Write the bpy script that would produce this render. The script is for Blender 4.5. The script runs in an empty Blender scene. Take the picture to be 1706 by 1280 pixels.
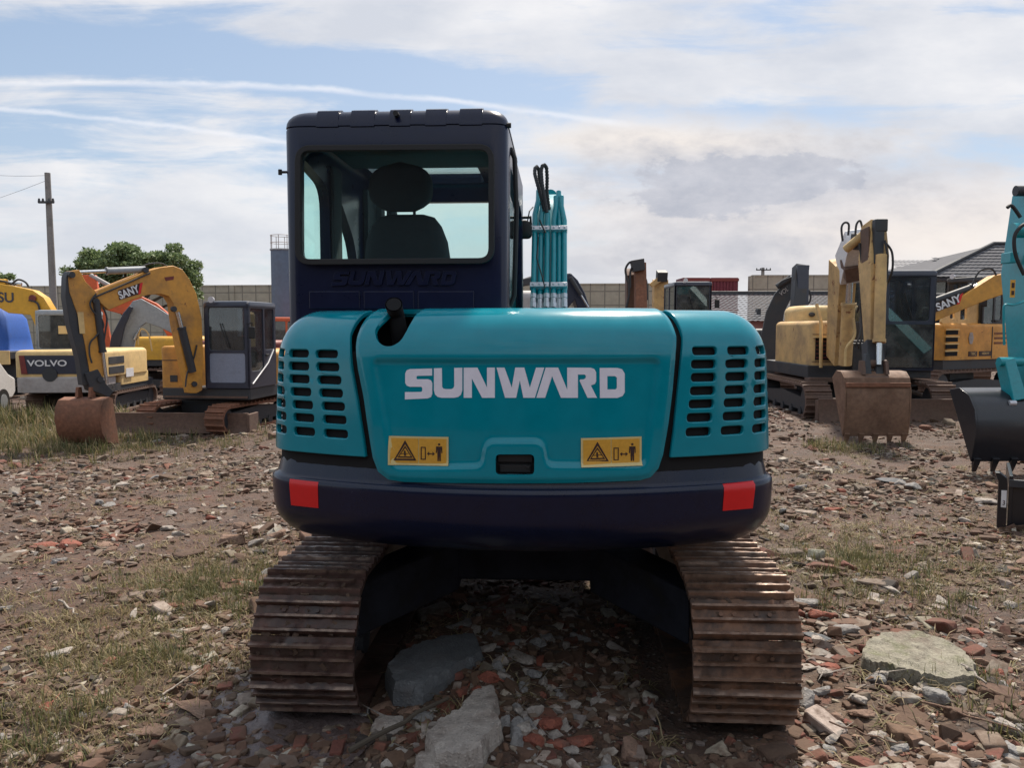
import bpy, bmesh, math, random
import numpy as np
from mathutils import Vector, Matrix, geometry
R = math.radians
random.seed(7)
rng = np.random.default_rng(11)
scene = bpy.context.scene
C = scene.collection

# ------------------------------------------------------------------ camera
F = 1330.0            # focal length in photo pixels (1706 wide)
CH = 1.75             # eye height
PITCH = math.atan(95.0 / F)
cam_d = bpy.data.cameras.new('camera')
cam = bpy.data.objects.new('camera', cam_d)
C.objects.link(cam)
cam_d.sensor_width = 36.0
cam_d.lens = F / 1706.0 * 36.0
cam_d.clip_start = 0.05
cam_d.clip_end = 3000
cam.location = (0, 0, CH)
cam.rotation_euler = (R(90) - PITCH, 0, 0)
scene.camera = cam

scene.view_settings.view_transform = 'Standard'
scene.view_settings.look = 'None'
scene.view_settings.exposure = 0.4
scene.view_settings.gamma = 1.0

SUN_EL, SUN_AZ = R(54), R(18)      # azimuth from +Y towards +X
sd = bpy.data.lights.new('sun', 'SUN')
sd.energy = 4.8
sd.angle = R(5.0)
sd.color = (1.0, 0.91, 0.79)
sun = bpy.data.objects.new('sun', sd)
C.objects.link(sun)
sun.rotation_euler = (R(90) - SUN_EL, 0, -SUN_AZ + math.pi)
sun.location = (5, 10, 20)

# ------------------------------------------------------------------ node helper
class NT:
    def __init__(s, tree):
        s.t = tree
    def n(s, kind, **kw):
        nd = s.t.nodes.new(kind)
        for k, v in kw.items():
            setattr(nd, k, v)
        return nd
    def put(s, sock, v):
        if v is None:
            return
        if hasattr(v, 'is_output') or hasattr(v, 'links'):
            s.t.links.new(v, sock)
        else:
            if isinstance(v, (tuple, list)) and len(v) == 3 and sock.type == 'RGBA':
                v = (*v, 1)
            sock.default_value = v
    def m(s, op, a, b=None, c=None, clamp=False):
        nd = s.n('ShaderNodeMath', operation=op, use_clamp=clamp)
        s.put(nd.inputs[0], a)
        s.put(nd.inputs[1], b)
        s.put(nd.inputs[2], c)
        return nd.outputs[0]
    def mix(s, f, a, b, blend='MIX'):
        nd = s.n('ShaderNodeMix', data_type='RGBA', blend_type=blend)
        s.put(nd.inputs[0], f)
        s.put(nd.inputs[6], a)
        s.put(nd.inputs[7], b)
        return nd.outputs[2]
    def noise(s, vec, scale, detail=4, rough=0.5, dist=0.0):
        nd = s.n('ShaderNodeTexNoise')
        s.put(nd.inputs['Vector'], vec)
        nd.inputs['Scale'].default_value = scale
        nd.inputs['Detail'].default_value = detail
        nd.inputs['Roughness'].default_value = rough
        nd.inputs['Distortion'].default_value = dist
        return nd.outputs[0]
    def vor(s, vec, scale, feat='F1', out=0, rand=1.0):
        nd = s.n('ShaderNodeTexVoronoi', feature=feat)
        s.put(nd.inputs['Vector'], vec)
        nd.inputs['Scale'].default_value = scale
        nd.inputs['Randomness'].default_value = rand
        return nd.outputs[out]
    def rng(s, v, a, b, c=0.0, d=1.0, smooth=False):
        nd = s.n('ShaderNodeMapRange', interpolation_type='SMOOTHSTEP' if smooth else 'LINEAR')
        s.put(nd.inputs[0], v)
        for i, q in enumerate((a, b, c, d)):
            s.put(nd.inputs[i + 1], q)
        return nd.outputs[0]
    def ramp(s, v, stops):
        nd = s.n('ShaderNodeValToRGB')
        s.put(nd.inputs[0], v)
        el = nd.color_ramp.elements
        while len(el) < len(stops):
            el.new(0.5)
        for e, (p, c) in zip(el, stops):
            e.position = p
            e.color = (*c, 1)
        return nd.outputs[0]
    def mapping(s, vec, loc=(0, 0, 0), rot=(0, 0, 0), sc=(1, 1, 1)):
        nd = s.n('ShaderNodeMapping')
        s.put(nd.inputs[0], vec)
        nd.inputs[1].default_value = loc
        nd.inputs[2].default_value = rot
        nd.inputs[3].default_value = sc
        return nd.outputs[0]
    def comb(s, x, y, z):
        nd = s.n('ShaderNodeCombineXYZ')
        s.put(nd.inputs[0], x); s.put(nd.inputs[1], y); s.put(nd.inputs[2], z)
        return nd.outputs[0]

# ------------------------------------------------------------------ world: sky with high cloud, by direction
world = bpy.data.worlds.new('World')
scene.world = world
world.use_nodes = True
wt = world.node_tree
wt.nodes.clear()
w = NT(wt)
sky = w.n('ShaderNodeTexSky', sky_type='NISHITA')
sky.sun_disc = False
sky.sun_elevation = SUN_EL
sky.sun_rotation = SUN_AZ
sky.altitude = 50
sky.air_density = 1.0
sky.dust_density = 1.5
sky.ozone_density = 1.5
tc = w.n('ShaderNodeTexCoord')
sep = w.n('ShaderNodeSeparateXYZ')
wt.links.new(tc.outputs['Generated'], sep.inputs[0])
dx, dy, dz = sep.outputs
zc = w.m('MAXIMUM', dz, 0.0)
# cloud deck coordinates
den = w.m('ADD', zc, 0.10)
deck = w.comb(w.m('DIVIDE', dx, den), w.m('DIVIDE', dy, den), 0.0)
# direction tangents: az and elevation slopes
ay = w.m('ADD', w.m('ABSOLUTE', dy), 0.02)
X = w.m('DIVIDE', dx, ay)
Z = w.m('DIVIDE', zc, ay)
def X_(px): return (px - 853) / F
def Z_(py): return (545 - py) / F * 0.965
warp = w.noise(w.comb(X, w.m('MULTIPLY', Z, 2.2), 0.0), 5.0, 5, 0.6)
warp = w.m('SUBTRACT', warp, 0.5)
warp2 = w.m('SUBTRACT', w.noise(w.comb(X, w.m('MULTIPLY', Z, 2.0), 3.3), 16.0, 6, 0.62), 0.5)
def blob(px, py, rx, ry, rot=0.0, wob=0.5, hard=False):
    a = w.m('DIVIDE', w.m('SUBTRACT', X, X_(px)), 1.0)
    b = w.m('DIVIDE', w.m('SUBTRACT', Z, Z_(py)), 1.0)
    c, s = math.cos(R(rot)), math.sin(R(rot))
    u = w.m('DIVIDE', w.m('ADD', w.m('MULTIPLY', a, c), w.m('MULTIPLY', b, s)), rx / F)
    v = w.m('DIVIDE', w.m('SUBTRACT', w.m('MULTIPLY', b, c), w.m('MULTIPLY', a, s)), ry / F)
    r = w.m('SQRT', w.m('ADD', w.m('MULTIPLY', u, u), w.m('MULTIPLY', v, v)))
    r = w.m('ADD', r, w.m('MULTIPLY', warp, wob * 2.2))
    r = w.m('ADD', r, w.m('MULTIPLY', warp2, wob * 1.6))
    return w.rng(r, 1.15 if hard else 1.7, 0.75 if hard else 0.0, 0, 1, True)
# streaky cirrus (slope down to the right in view) and broad veil
st = w.mapping(w.comb(X, Z, 0.0), rot=(0, 0, R(9)), sc=(1.4, 11.0, 1))
streak = w.noise(st, 2.1, 9, 0.62, 0.5)
st2 = w.mapping(w.comb(X, Z, 0.0), loc=(3, 1, 0), rot=(0, 0, R(-22)), sc=(1.8, 7.0, 1))
streak2 = w.noise(st2, 2.4, 9, 0.6, 0.7)
veil = w.noise(deck, 0.55, 8, 0.58, 0.4)
cm = w.m('ADD', w.m('MULTIPLY', streak, 0.85), w.m('MULTIPLY', streak2, 0.62))
cm = w.m('SUBTRACT', cm, 0.26)
cm = w.m('ADD', cm, w.m('MULTIPLY', veil, 0.45))
bias = [
    (230, 98, 430, 42, -3, -0.26), (800, 180, 330, 46, -8, -0.30), (560, 120, 300, 45, -8, -0.16),
    (80, 232, 260, 26, -6, -0.12), (960, 245, 150, 40, -10, -0.12), (1330, 215, 240, 50, 0, -0.16),
    (1200, 60, 620, 95, 4, 0.13), (1560, 160, 260, 120, 0, 0.20), (430, 20, 420, 40, 0, 0.08),
    (1165, 160, 150, 30, 0, 0.24), (1120, 238, 240, 30, 0, 0.30), (300, 330, 420, 90, 0, 0.16),
    (1450, 370, 420, 70, 0, 0.26), (640, 30, 260, 60, 10, 0.10),
]
for (bx_, by_, rx_, ry_, ro_, am_) in bias:
    cm = w.m('ADD', cm, w.m('MULTIPLY', blob(bx_, by_, rx_, ry_, ro_), am_))
# paler towards the horizon
cm = w.m('ADD', cm, w.rng(Z, 0.16, 0.0, 0.0, 0.20, True))
mask = w.rng(cm, 0.58, 0.86, 0.0, 1.0, True)
# base blue
blue = w.mix(w.rng(Z, 0.0, 0.42, 0, 1), (4.3, 5.0, 5.8), (2.9, 3.9, 5.3))
skyc = w.mix(0.55, w.mix(1.0, sky.outputs[0], (1.0, 1.0, 1.0), 'MULTIPLY'), blue)
white = w.mix(w.rng(w.noise(w.comb(X, w.m('MULTIPLY', Z, 2.5), 1.7), 3.0, 6, 0.6), 0.35, 0.65), (5.2, 5.4, 5.9), (7.2, 7.1, 7.15))
col = w.mix(w.m('MULTIPLY', mask, 0.92), skyc, white)
# warm bright rim by the veiled sun and warm band low on the right
col = w.mix(w.m('MULTIPLY', blob(1140, 240, 300, 40, -2, 0.7), 0.95), col, (9.0, 8.0, 6.9))
col = w.mix(w.m('MULTIPLY', blob(1450, 385, 480, 85, 0, 0.5), 0.8), col, (7.5, 6.75, 6.15))
col = w.mix(w.m('MULTIPLY', blob(1350, 330, 560, 30, 0, 0.6), 0.35), col, (7.6, 6.9, 6.4))
# grey cumulus banks
g1 = w.m('MAXIMUM', blob(1250, 296, 300, 84, -3, 0.7), blob(1230, 302, 215, 56, 2, 0.8, True))
g2 = blob(1175, 412, 230, 58, 0, 0.8)
g3 = blob(1120, 440, 240, 24, 0, 0.34, True)
gd = w.m('MAXIMUM', g1, w.m('MAXIMUM', w.m('MULTIPLY', g2, 0.8), w.m('MULTIPLY', g3, 0.5)))
gcol = w.mix(w.rng(warp2, -0.15, 0.15), (3.7, 3.9, 4.5), (4.8, 4.85, 5.3))
col = w.mix(w.m('MULTIPLY', gd, 0.95), col, gcol)
# two contrails
pxn = w.m('ADD', w.m('MULTIPLY', X, F), 853)
pyn = w.m('SUBTRACT', 545, w.m('MULTIPLY', Z, F / 0.965))
t1 = w.m('MAXIMUM', w.m('DIVIDE', w.m('SUBTRACT', pxn, 250), 790), 0.0)
c1 = w.m('ADD', 143, w.m('MULTIPLY', w.m('POWER', t1, 1.9), 68))
wob1 = w.m('MULTIPLY', warp2, 14)
d1 = w.m('ABSOLUTE', w.m('ADD', w.m('SUBTRACT', pyn, c1), wob1))
k1 = w.m('MULTIPLY', w.rng(d1, 8, 0, 0, 1, True), w.rng(pxn, 1060, 1010, 0, 1))
c2 = w.m('ADD', w.m('ADD', 183, w.m('MULTIPLY', pxn, 0.068)), w.m('MULTIPLY', w.m('MULTIPLY', pxn, pxn), 0.0001))
d2 = w.m('ABSOLUTE', w.m('ADD', w.m('SUBTRACT', pyn, c2), wob1))
k2 = w.m('MULTIPLY', w.rng(d2, 7, 0, 0, 1, True), w.rng(pxn, 720, 460, 0, 1))
up = w.m('GREATER_THAN', dy, 0.0)
kk = w.m('MULTIPLY', w.m('MAXIMUM', k1, k2), up)
col = w.mix(w.m('MULTIPLY', kk, w.rng(warp2, -0.2, 0.15, 0.30, 0.62)), col, (7.4, 7.4, 7.7))
# below the horizon: dull ground colour
col = w.mix(w.rng(dz, -0.02, -0.06), col, (1.2, 1.05, 0.95))
# unseen sky overhead and behind the viewer brightened to add ambient light
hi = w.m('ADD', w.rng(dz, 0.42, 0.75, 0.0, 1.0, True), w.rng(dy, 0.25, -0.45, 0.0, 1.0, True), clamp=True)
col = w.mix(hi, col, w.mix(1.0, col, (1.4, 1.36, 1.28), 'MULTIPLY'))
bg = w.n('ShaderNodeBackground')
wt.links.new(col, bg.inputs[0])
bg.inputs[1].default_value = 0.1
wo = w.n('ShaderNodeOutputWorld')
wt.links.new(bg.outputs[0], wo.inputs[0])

# ------------------------------------------------------------------ rays through photo pixels -> world points at a stated depth
UP = Vector((0, math.sin(PITCH), math.cos(PITCH)))
FW = Vector((0, math.cos(PITCH), -math.sin(PITCH)))
CAM = Vector((0, 0, CH))
def ray(px, py):
    return (FW + Vector(((px - 853) / F, 0, 0)) + UP * ((640 - py) / F))
def at(px, py, Y):
    d = ray(px, py)
    return CAM + d * (Y / d.y)
def on_plane(px, py, Q, n):
    d = ray(px, py)
    return CAM + d * ((Vector(Q) - CAM).dot(n) / d.dot(n))

# ------------------------------------------------------------------ numpy value noise
def _h(ix, iy, seed):
    h = (ix * 374761393 + iy * 668265263 + seed * 1442695041) & 0xffffffff
    h = ((h ^ (h >> 13)) * 1274126177) & 0xffffffff
    h = h ^ (h >> 16)
    return (h & 0xffff) / 65535.0
def vnoise(x, y, seed=0):
    x = np.asarray(x, float); y = np.asarray(y, float)
    ix = np.floor(x).astype(np.int64); iy = np.floor(y).astype(np.int64)
    fx = x - ix; fy = y - iy
    fx = fx * fx * (3 - 2 * fx); fy = fy * fy * (3 - 2 * fy)
    a = _h(ix, iy, seed); b = _h(ix + 1, iy, seed); c = _h(ix, iy + 1, seed); d = _h(ix + 1, iy + 1, seed)
    return (a * (1 - fx) + b * fx) * (1 - fy) + (c * (1 - fx) + d * fx) * fy
def fbm(x, y, f, o=4, seed=0):
    s = 0; a = 0.5; t = 0
    for i in range(o):
        s = s + a * vnoise(x * f + 17.3 * i, y * f - 9.1 * i, seed + i); t += a; a *= 0.5; f *= 2.03
    return s / t
def sstep(a, b, x):
    t = np.clip((x - a) / (b - a), 0, 1)
    return t * t * (3 - 2 * t)
def ground_z(x, y):
    x = np.asarray(x, float); y = np.asarray(y, float)
    low = -0.42 * sstep(-2.5, -6.0, x + 0.0) * sstep(7.0, 13.5, y)
    far = np.clip(1 - (np.abs(y) - 40) / 60, 0, 1)
    z = low + (fbm(x, y, 0.55, 3, 5) - 0.5) * 0.12 * sstep(4.5, 8, y) * far
    amp = 0.085 * (0.35 + 0.65 * sstep(0.35, 0.65, fbm(x, y, 0.9, 2, 31)))
    near = 1 - sstep(14, 30, y)
    z = z + (fbm(x, y, 3.1, 4, 9) - 0.5) * amp * (0.3 + 0.7 * near)
    z = z + (fbm(x, y, 15.0, 3, 21) - 0.5) * 0.030 * near
    hp_ = np.exp(-((x + 0.16) / 0.36) ** 2 - ((y - 3.75) / 0.8) ** 2)
    z = z + hp_ * (0.085 + 0.07 * (fbm(x, y, 7, 3, 41) - 0.4))
    rb_ = np.exp(-((x - 1.9) / 0.6) ** 2 - ((y - 3.7) / 0.6) ** 2)
    return z + rb_ * (0.03 + 0.10 * (fbm(x, y, 5, 3, 43) - 0.4))
def gz(x, y):
    return float(ground_z(x, y))

# ------------------------------------------------------------------ mesh builder
class MB:
    def __init__(s, M=None):
        s.v = []; s.f = []; s.mi = []; s.M = M.copy() if M else Matrix(); s.cur = 0
    def add(s, vs, fs, mi=None):
        o = len(s.v)
        for p in vs:
            q = s.M @ Vector(p)
            s.v.append((q.x, q.y, q.z))
        for f in fs:
            s.f.append([i + o for i in f]); s.mi.append(s.cur if mi is None else mi)
        return s
    def box(s, c, d, rot=None, taper=1.0):
        x, y, z = d[0] / 2, d[1] / 2, d[2] / 2
        t = taper
        P = [(-x, -y, -z), (x, -y, -z), (x, y, -z), (-x, y, -z), (-x * t, -y * t, z), (x * t, -y * t, z), (x * t, y * t, z), (-x * t, y * t, z)]
        if rot is not None:
            P = [rot @ Vector(p) for p in P]
        P = [Vector(p) + Vector(c) for p in P]
        return s.add(P, [(0, 3, 2, 1), (4, 5, 6, 7), (0, 1, 5, 4), (1, 2, 6, 5), (2, 3, 7, 6), (3, 0, 4, 7)])
    def b2(s, x0, x1, y0, y1, z0, z1):
        return s.box(((x0 + x1) / 2, (y0 + y1) / 2, (z0 + z1) / 2), (abs(x1 - x0), abs(y1 - y0), abs(z1 - z0)))
    def prism(s, pts, off):
        n = len(pts); off = Vector(off)
        P = [Vector(p) for p in pts]
        N = Vector((0, 0, 0))
        for i in range(n):
            N += P[i].cross(P[(i + 1) % n])
        if N.dot(off) > 0:
            P = P[::-1]
        Q = [p + off for p in P]
        fs = [list(range(n)), list(range(2 * n - 1, n - 1, -1))]
        for i in range(n):
            j = (i + 1) % n
            fs.append((i, n + i, n + j, j))
        return s.add(P + Q, fs)
    def tube(s, path, r, n=10, cap=True):
        P = [Vector(p) for p in path]
        m = len(P)
        rr = r if isinstance(r, (list, tuple)) else [r] * m
        T = []
        for i in range(m):
            a = P[min(i + 1, m - 1)] - P[max(i - 1, 0)]
            T.append(a.normalized())
        ref = Vector((0, 0, 1)) if abs(T[0].z) < 0.9 else Vector((1, 0, 0))
        N = (ref - T[0] * ref.dot(T[0])).normalized()
        vs = []; fs = []
        for i in range(m):
            N = (N - T[i] * N.dot(T[i]))
            N = N.normalized() if N.length > 1e-6 else T[i].orthogonal().normalized()
            B = T[i].cross(N)
            for k in range(n):
                a = 2 * math.pi * k / n
                vs.append(P[i] + (N * math.cos(a) + B * math.sin(a)) * rr[i])
        for i in range(m - 1):
            for k in range(n):
                fs.append((i * n + k, i * n + (k + 1) % n, (i + 1) * n + (k + 1) % n, (i + 1) * n + k))
        if cap:
            fs.append(tuple(range(n))[::-1]); fs.append(tuple(range((m - 1) * n, m * n)))
        return s.add(vs, fs)
    def cyl(s, a, b, r, r2=None, n=16):
        return s.tube([a, b], [r, r if r2 is None else r2], n)
    def ell(s, c, r, n=14, m=9):
        vs = []; fs = []
        for i in range(m + 1):
            t = math.pi * i / m
            for k in range(n):
                a = 2 * math.pi * k / n
                vs.append((c[0] + r[0] * math.sin(t) * math.cos(a), c[1] + r[1] * math.sin(t) * math.sin(a), c[2] + r[2] * math.cos(t)))
        for i in range(m):
            for k in range(n):
                fs.append((i * n + k, (i + 1) * n + k, (i + 1) * n + (k + 1) % n, i * n + (k + 1) % n))
        return s.add(vs, fs)
    def loft(s, rings, cap=True):
        n = len(rings[0]); vs = [p for r in rings for p in r]; fs = []
        for i in range(len(rings) - 1):
            for k in range(n):
                fs.append((i * n + k, i * n + (k + 1) % n, (i + 1) * n + (k + 1) % n, (i + 1) * n + k))
        if cap:
            fs.append(list(range(n))[::-1]); fs.append(list(range((len(rings) - 1) * n, len(rings) * n)))
        return s.add(vs, fs)
    def build(s, name, mats, parent=None, bevel=0.0, sharp=38, seg=2, fix=True, loc=None):
        me = bpy.data.meshes.new(name)
        if parent is not None:
            o0 = parent
            L = Vector((0, 0, 0))
            while o0 is not None:
                L += o0.location; o0 = o0.parent
        else:
            L = Vector(loc) if loc is not None else Vector((0, 0, 0))
        me.from_pydata([(a - L.x, b - L.y, c - L.z) for a, b, c in s.v], [], s.f)
        if not isinstance(mats, (list, tuple)):
            mats = [mats]
        for m_ in mats:
            me.materials.append(m_)
        me.polygons.foreach_set('material_index', s.mi)
        me.polygons.foreach_set('use_smooth', [True] * len(s.f))
        bm = bmesh.new(); bm.from_mesh(me)
        if fix:
            bmesh.ops.recalc_face_normals(bm, faces=bm.faces)
        if not bevel:
            th = R(sharp)
            for e in bm.edges:
                if len(e.link_faces) == 2:
                    if e.calc_face_angle(0) > th:
                        e.smooth = False
                else:
                    e.smooth = False
        bm.to_mesh(me); bm.free()
        o = bpy.data.objects.new(name, me)
        if parent is not None:
            o.parent = parent
        else:
            o.location = L
        C.objects.link(o)
        if bevel:
            bv = o.modifiers.new('bevel', 'BEVEL')
            bv.width = bevel; bv.segments = seg; bv.limit_method = 'ANGLE'; bv.angle_limit = R(35)
            bv.harden_normals = True
        return o

def thing(name, label, cat, loc, group=None):
    o = bpy.data.objects.new(name, None)
    o.empty_display_size = 0.2
    C.objects.link(o)
    o.location = loc
    o['label'] = label; o['category'] = cat
    if group: o['group'] = group
    return o
def tag(o, label=None, cat=None, group=None, kind=None):
    if label: o['label'] = label
    if cat: o['category'] = cat
    if group: o['group'] = group
    if kind: o['kind'] = kind
    return o

def subdiv(pts, step, closed=True):
    out = []
    n = len(pts)
    for i in range(n if closed else n - 1):
        a = Vector(pts[i]); b = Vector(pts[(i + 1) % n])
        k = max(1, int(math.ceil((b - a).length / step)))
        for j in range(k):
            out.append(a.lerp(b, j / k))
    if not closed:
        out.append(Vector(pts[-1]))
    return out
def roundpoly(pts, r, n=5):
    """round the corners of a 2D polygon"""
    out = []
    m = len(pts)
    for i in range(m):
        p0, p1, p2 = Vector(pts[i - 1]), Vector(pts[i]), Vector(pts[(i + 1) % m])
        a = (p0 - p1); b = (p2 - p1)
        q = min(r, a.length * 0.48, b.length * 0.48)
        a = p1 + a.normalized() * q; b = p1 + b.normalized() * q
        for k in range(n + 1):
            t = k / n
            out.append(a * (1 - t) ** 2 + p1 * 2 * t * (1 - t) + b * t * t)
    return out
def inside(poly, p):
    x, y = p[0], p[1]; c = False; n = len(poly); j = n - 1
    for i in range(n):
        xi, yi = poly[i][0], poly[i][1]; xj, yj = poly[j][0], poly[j][1]
        if (yi > y) != (yj > y) and x < (xj - xi) * (y - yi) / (yj - yi) + xi:
            c = not c
        j = i
    return c
def inside_np(poly, P):
    x, y = P[:, 0], P[:, 1]; c = np.zeros(len(P), bool); n = len(poly); j = n - 1
    for i in range(n):
        xi, yi = poly[i][0], poly[i][1]; xj, yj = poly[j][0], poly[j][1]
        if yi != yj:
            c ^= ((yi > y) != (yj > y)) & (x < (xj - xi) * (y - yi) / (yj - yi) + xi)
        j = i
    return c
def segdist_np(poly, P, closed=True):
    d = np.full(len(P), 1e9)
    n = len(poly)
    for i in range(n if closed else n - 1):
        a = np.array(poly[i][:2]); b = np.array(poly[(i + 1) % n][:2])
        ab = b - a
        t = np.clip(((P - a) @ ab) / max(ab @ ab, 1e-12), 0, 1)
        q = P - (a + t[:, None] * ab)
        d = np.minimum(d, np.sqrt((q ** 2).sum(1)))
    return d
def cdt(outline, holes, grid=None):
    """2D constrained triangulation of outline minus holes with interior grid points of given spacing"""
    pts = []; faces_in = []
    for poly in [outline] + holes:
        b = len(pts)
        pts += [Vector((p[0], p[1])) for p in poly]
        faces_in.append(list(range(b, b + len(poly))))
    edges = []
    for f in faces_in:
        edges += [(f[i], f[(i + 1) % len(f)]) for i in range(len(f))]
    if grid:
        xs = [p[0] for p in outline]; ys = [p[1] for p in outline]
        gx = np.arange(min(xs), max(xs), grid); gy = np.arange(min(ys), max(ys), grid)
        G = np.array([(a + (grid / 2 if k % 2 else 0), b) for k, b in enumerate(gy) for a in gx])
        if len(G):
            ok = inside_np(outline, G) & (segdist_np(outline, G) > grid * 0.45)
            for h in holes:
                ok &= ~inside_np(h, G) & (segdist_np(h, G) > grid * 0.35)
            pts += [Vector((a, b)) for a, b in G[ok]]
    vs, es, fs, ov, oe, of = geometry.delaunay_2d_cdt(pts, edges, [], 1, 1e-7)
    cen = np.array([[sum(vs[i][0] for i in f) / len(f), sum(vs[i][1] for i in f) / len(f)] for f in fs])
    ok = inside_np(outline, cen)
    for h in holes:
        ok &= ~inside_np(h, cen)
    fs = [f for f, k in zip(fs, ok) if k]
    return [(v[0], v[1]) for v in vs], fs
def shell(mb, vs2, fs, fn, thick):
    """map 2D mesh through fn(u,v,depth)->3D point, with thickness and rims"""
    used = sorted({i for f in fs for i in f}); ix = {a: k for k, a in enumerate(used)}
    U = [vs2[i] for i in used]; fs = [[ix[i] for i in f] for f in fs]
    n = len(U)
    A = [fn(u, v, 0.0) for u, v in U]; B = [fn(u, v, thick) for u, v in U]
    ec = {}
    for f in fs:
        for i in range(len(f)):
            e = (f[i], f[(i + 1) % len(f)]); ec[e] = 1
    F2 = [list(f) for f in fs] + [[i + n for i in f][::-1] for f in fs]
    for (a, b) in ec:
        if (b, a) not in ec:
            F2.append([b, a, a + n, b + n])
    mb.add(A + B, F2)
    return mb
def plate(mb, outline, holes, O, ux, uy, thick, grid=None):
    """flat plate with holes; outline in plate coords; thickness goes to -normal"""
    O = Vector(O); ux = Vector(ux); uy = Vector(uy); n = ux.cross(uy).normalized()
    vs, fs = cdt(outline, holes, grid)
    return shell(mb, vs, fs, lambda u, v, d: O + ux * u + uy * v - n * d, thick)
# ------------------------------------------------------------------ materials
def mat(name):
    m = bpy.data.materials.new(name)
    m.use_nodes = True
    t = m.node_tree
    t.nodes.clear()
    k = NT(t)
    out = k.n('ShaderNodeOutputMaterial')
    b = k.n('ShaderNodeBsdfPrincipled')
    t.links.new(b.outputs[0], out.inputs[0])
    return m, k, b, out
def paint(name, col, rough=0.35, dirt=0.15, dirtcol=(0.16, 0.12, 0.09), dscale=2.5, rust=0.0, coat=0.0, metal=0.0, bump=0.0, vary=0.12, spec=0.5):
    m, k, b, out = mat(name)
    tc = k.n('ShaderNodeTexCoord').outputs['Object']
    n1 = k.noise(tc, dscale, 8, 0.65)
    n2 = k.noise(tc, dscale * 7, 6, 0.6)
    c = k.mix(k.rng(n2, 0.3, 0.7), tuple(x * (1 - vary) for x in col), tuple(min(1, x * (1 + vary)) for x in col))
    d = k.rng(n1, 0.62 - dirt * 0.6, 0.80, 0.0, min(1.0, dirt * 2.5), True)
    c = k.mix(d, c, dirtcol)
    r = k.m('ADD', k.m('MULTIPLY', d, 0.5), k.m('ADD', rough, k.m('MULTIPLY', n2, 0.10)), clamp=True)
    if rust > 0:
        n3 = k.noise(tc, dscale * 3.3, 10, 0.7, 0.3)
        f = k.rng(n3, 0.72 - rust * 0.35, 0.76 - rust * 0.3, 0, 1)
        rc = k.mix(k.noise(tc, 30, 4), (0.12, 0.045, 0.02), (0.28, 0.11, 0.05))
        c = k.mix(f, c, rc)
        r = k.m('MAXIMUM', r, k.m('MULTIPLY', f, 0.85))
    k.put(b.inputs['Base Color'], c)
    k.put(b.inputs['Roughness'], r)
    b.inputs['Metallic'].default_value = metal
    b.inputs['Coat Weight'].default_value = coat
    b.inputs['Specular IOR Level'].default_value = spec
    b.inputs['Coat Roughness'].default_value = 0.08
    if bump:
        bp = k.n('ShaderNodeBump')
        bp.inputs['Strength'].default_value = bump
        bp.inputs['Distance'].default_value = 0.01
        k.put(bp.inputs['Height'], n2)
        m.node_tree.links.new(bp.outputs[0], b.inputs['Normal'])
    return m
def glass(name, tint=(0.62, 0.80, 0.74), refl=0.6, dirt=0.05):
    m, k, b, out = mat(name)
    m.node_tree.nodes.remove(b)
    tr = k.n('ShaderNodeBsdfTransparent'); tr.inputs[0].default_value = (*tint, 1)
    gl = k.n('ShaderNodeBsdfGlossy'); gl.inputs[0].default_value = (0.9, 0.95, 0.95, 1); gl.inputs[1].default_value = 0.02
    df = k.n('ShaderNodeBsdfDiffuse'); df.inputs[0].default_value = (0.35, 0.36, 0.34, 1)
    fr = k.n('ShaderNodeFresnel'); fr.inputs[0].default_value = 1.5
    a = k.n('ShaderNodeMixShader'); b2 = k.n('ShaderNodeMixShader')
    k.put(a.inputs[0], k.m('MULTIPLY', fr.outputs[0], refl * 1.6, clamp=True))
    m.node_tree.links.new(tr.outputs[0], a.inputs[1]); m.node_tree.links.new(gl.outputs[0], a.inputs[2])
    tc = k.n('ShaderNodeTexCoord').outputs['Object']
    k.put(b2.inputs[0], k.rng(k.noise(tc, 3.0, 7, 0.7), 0.35, 0.8, dirt * 0.3, dirt * 2.0))
    m.node_tree.links.new(a.outputs[0], b2.inputs[1]); m.node_tree.links.new(df.outputs[0], b2.inputs[2])
    m.node_tree.links.new(b2.outputs[0], out.inputs[0])
    return m
M = {}
M['teal'] = paint('teal_paint', (0.0, 0.215, 0.280), 0.13, 0.02, (0.02, 0.16, 0.2), 1.6, coat=0.35, vary=0.06, spec=0.25)
M['teal2'] = paint('teal_paint_pipes', (0.0, 0.25, 0.30), 0.28, 0.08, (0.05, 0.14, 0.15), 3, coat=0.3, vary=0.1)
M['navy'] = paint('navy_black_paint', (0.003, 0.007, 0.027), 0.20, 0.05, (0.014, 0.016, 0.032), 2.0, coat=0.12, spec=0.35)
M['cabnavy'] = paint('cab_navy_paint', (0.004, 0.007, 0.030), 0.24, 0.06, (0.016, 0.017, 0.032), 2.2, coat=0.10, spec=0.35)
M['black'] = paint('black_rubber', (0.012, 0.012, 0.013), 0.6, 0.08, (0.05, 0.045, 0.04), 4)
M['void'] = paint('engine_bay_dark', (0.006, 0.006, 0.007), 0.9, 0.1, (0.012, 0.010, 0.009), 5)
M['under'] = paint('underframe_grimy_shaded_navy', (0.005, 0.007, 0.016), 0.7, 0.4, (0.014, 0.011, 0.009), 5)  # navy darkened to stand in for shade beneath the machine, plus grime
M['hose'] = paint('hose_rubber', (0.035, 0.035, 0.038), 0.65, 0.2, (0.12, 0.10, 0.09), 9)
M['chrome'] = paint('chrome_rod', (0.62, 0.62, 0.62), 0.18, 0.1, (0.25, 0.2, 0.15), 4, metal=0.9)
M['zinc'] = paint('zinc_fitting', (0.55, 0.55, 0.58), 0.38, 0.12, (0.25, 0.22, 0.2), 9, metal=0.5)
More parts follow.
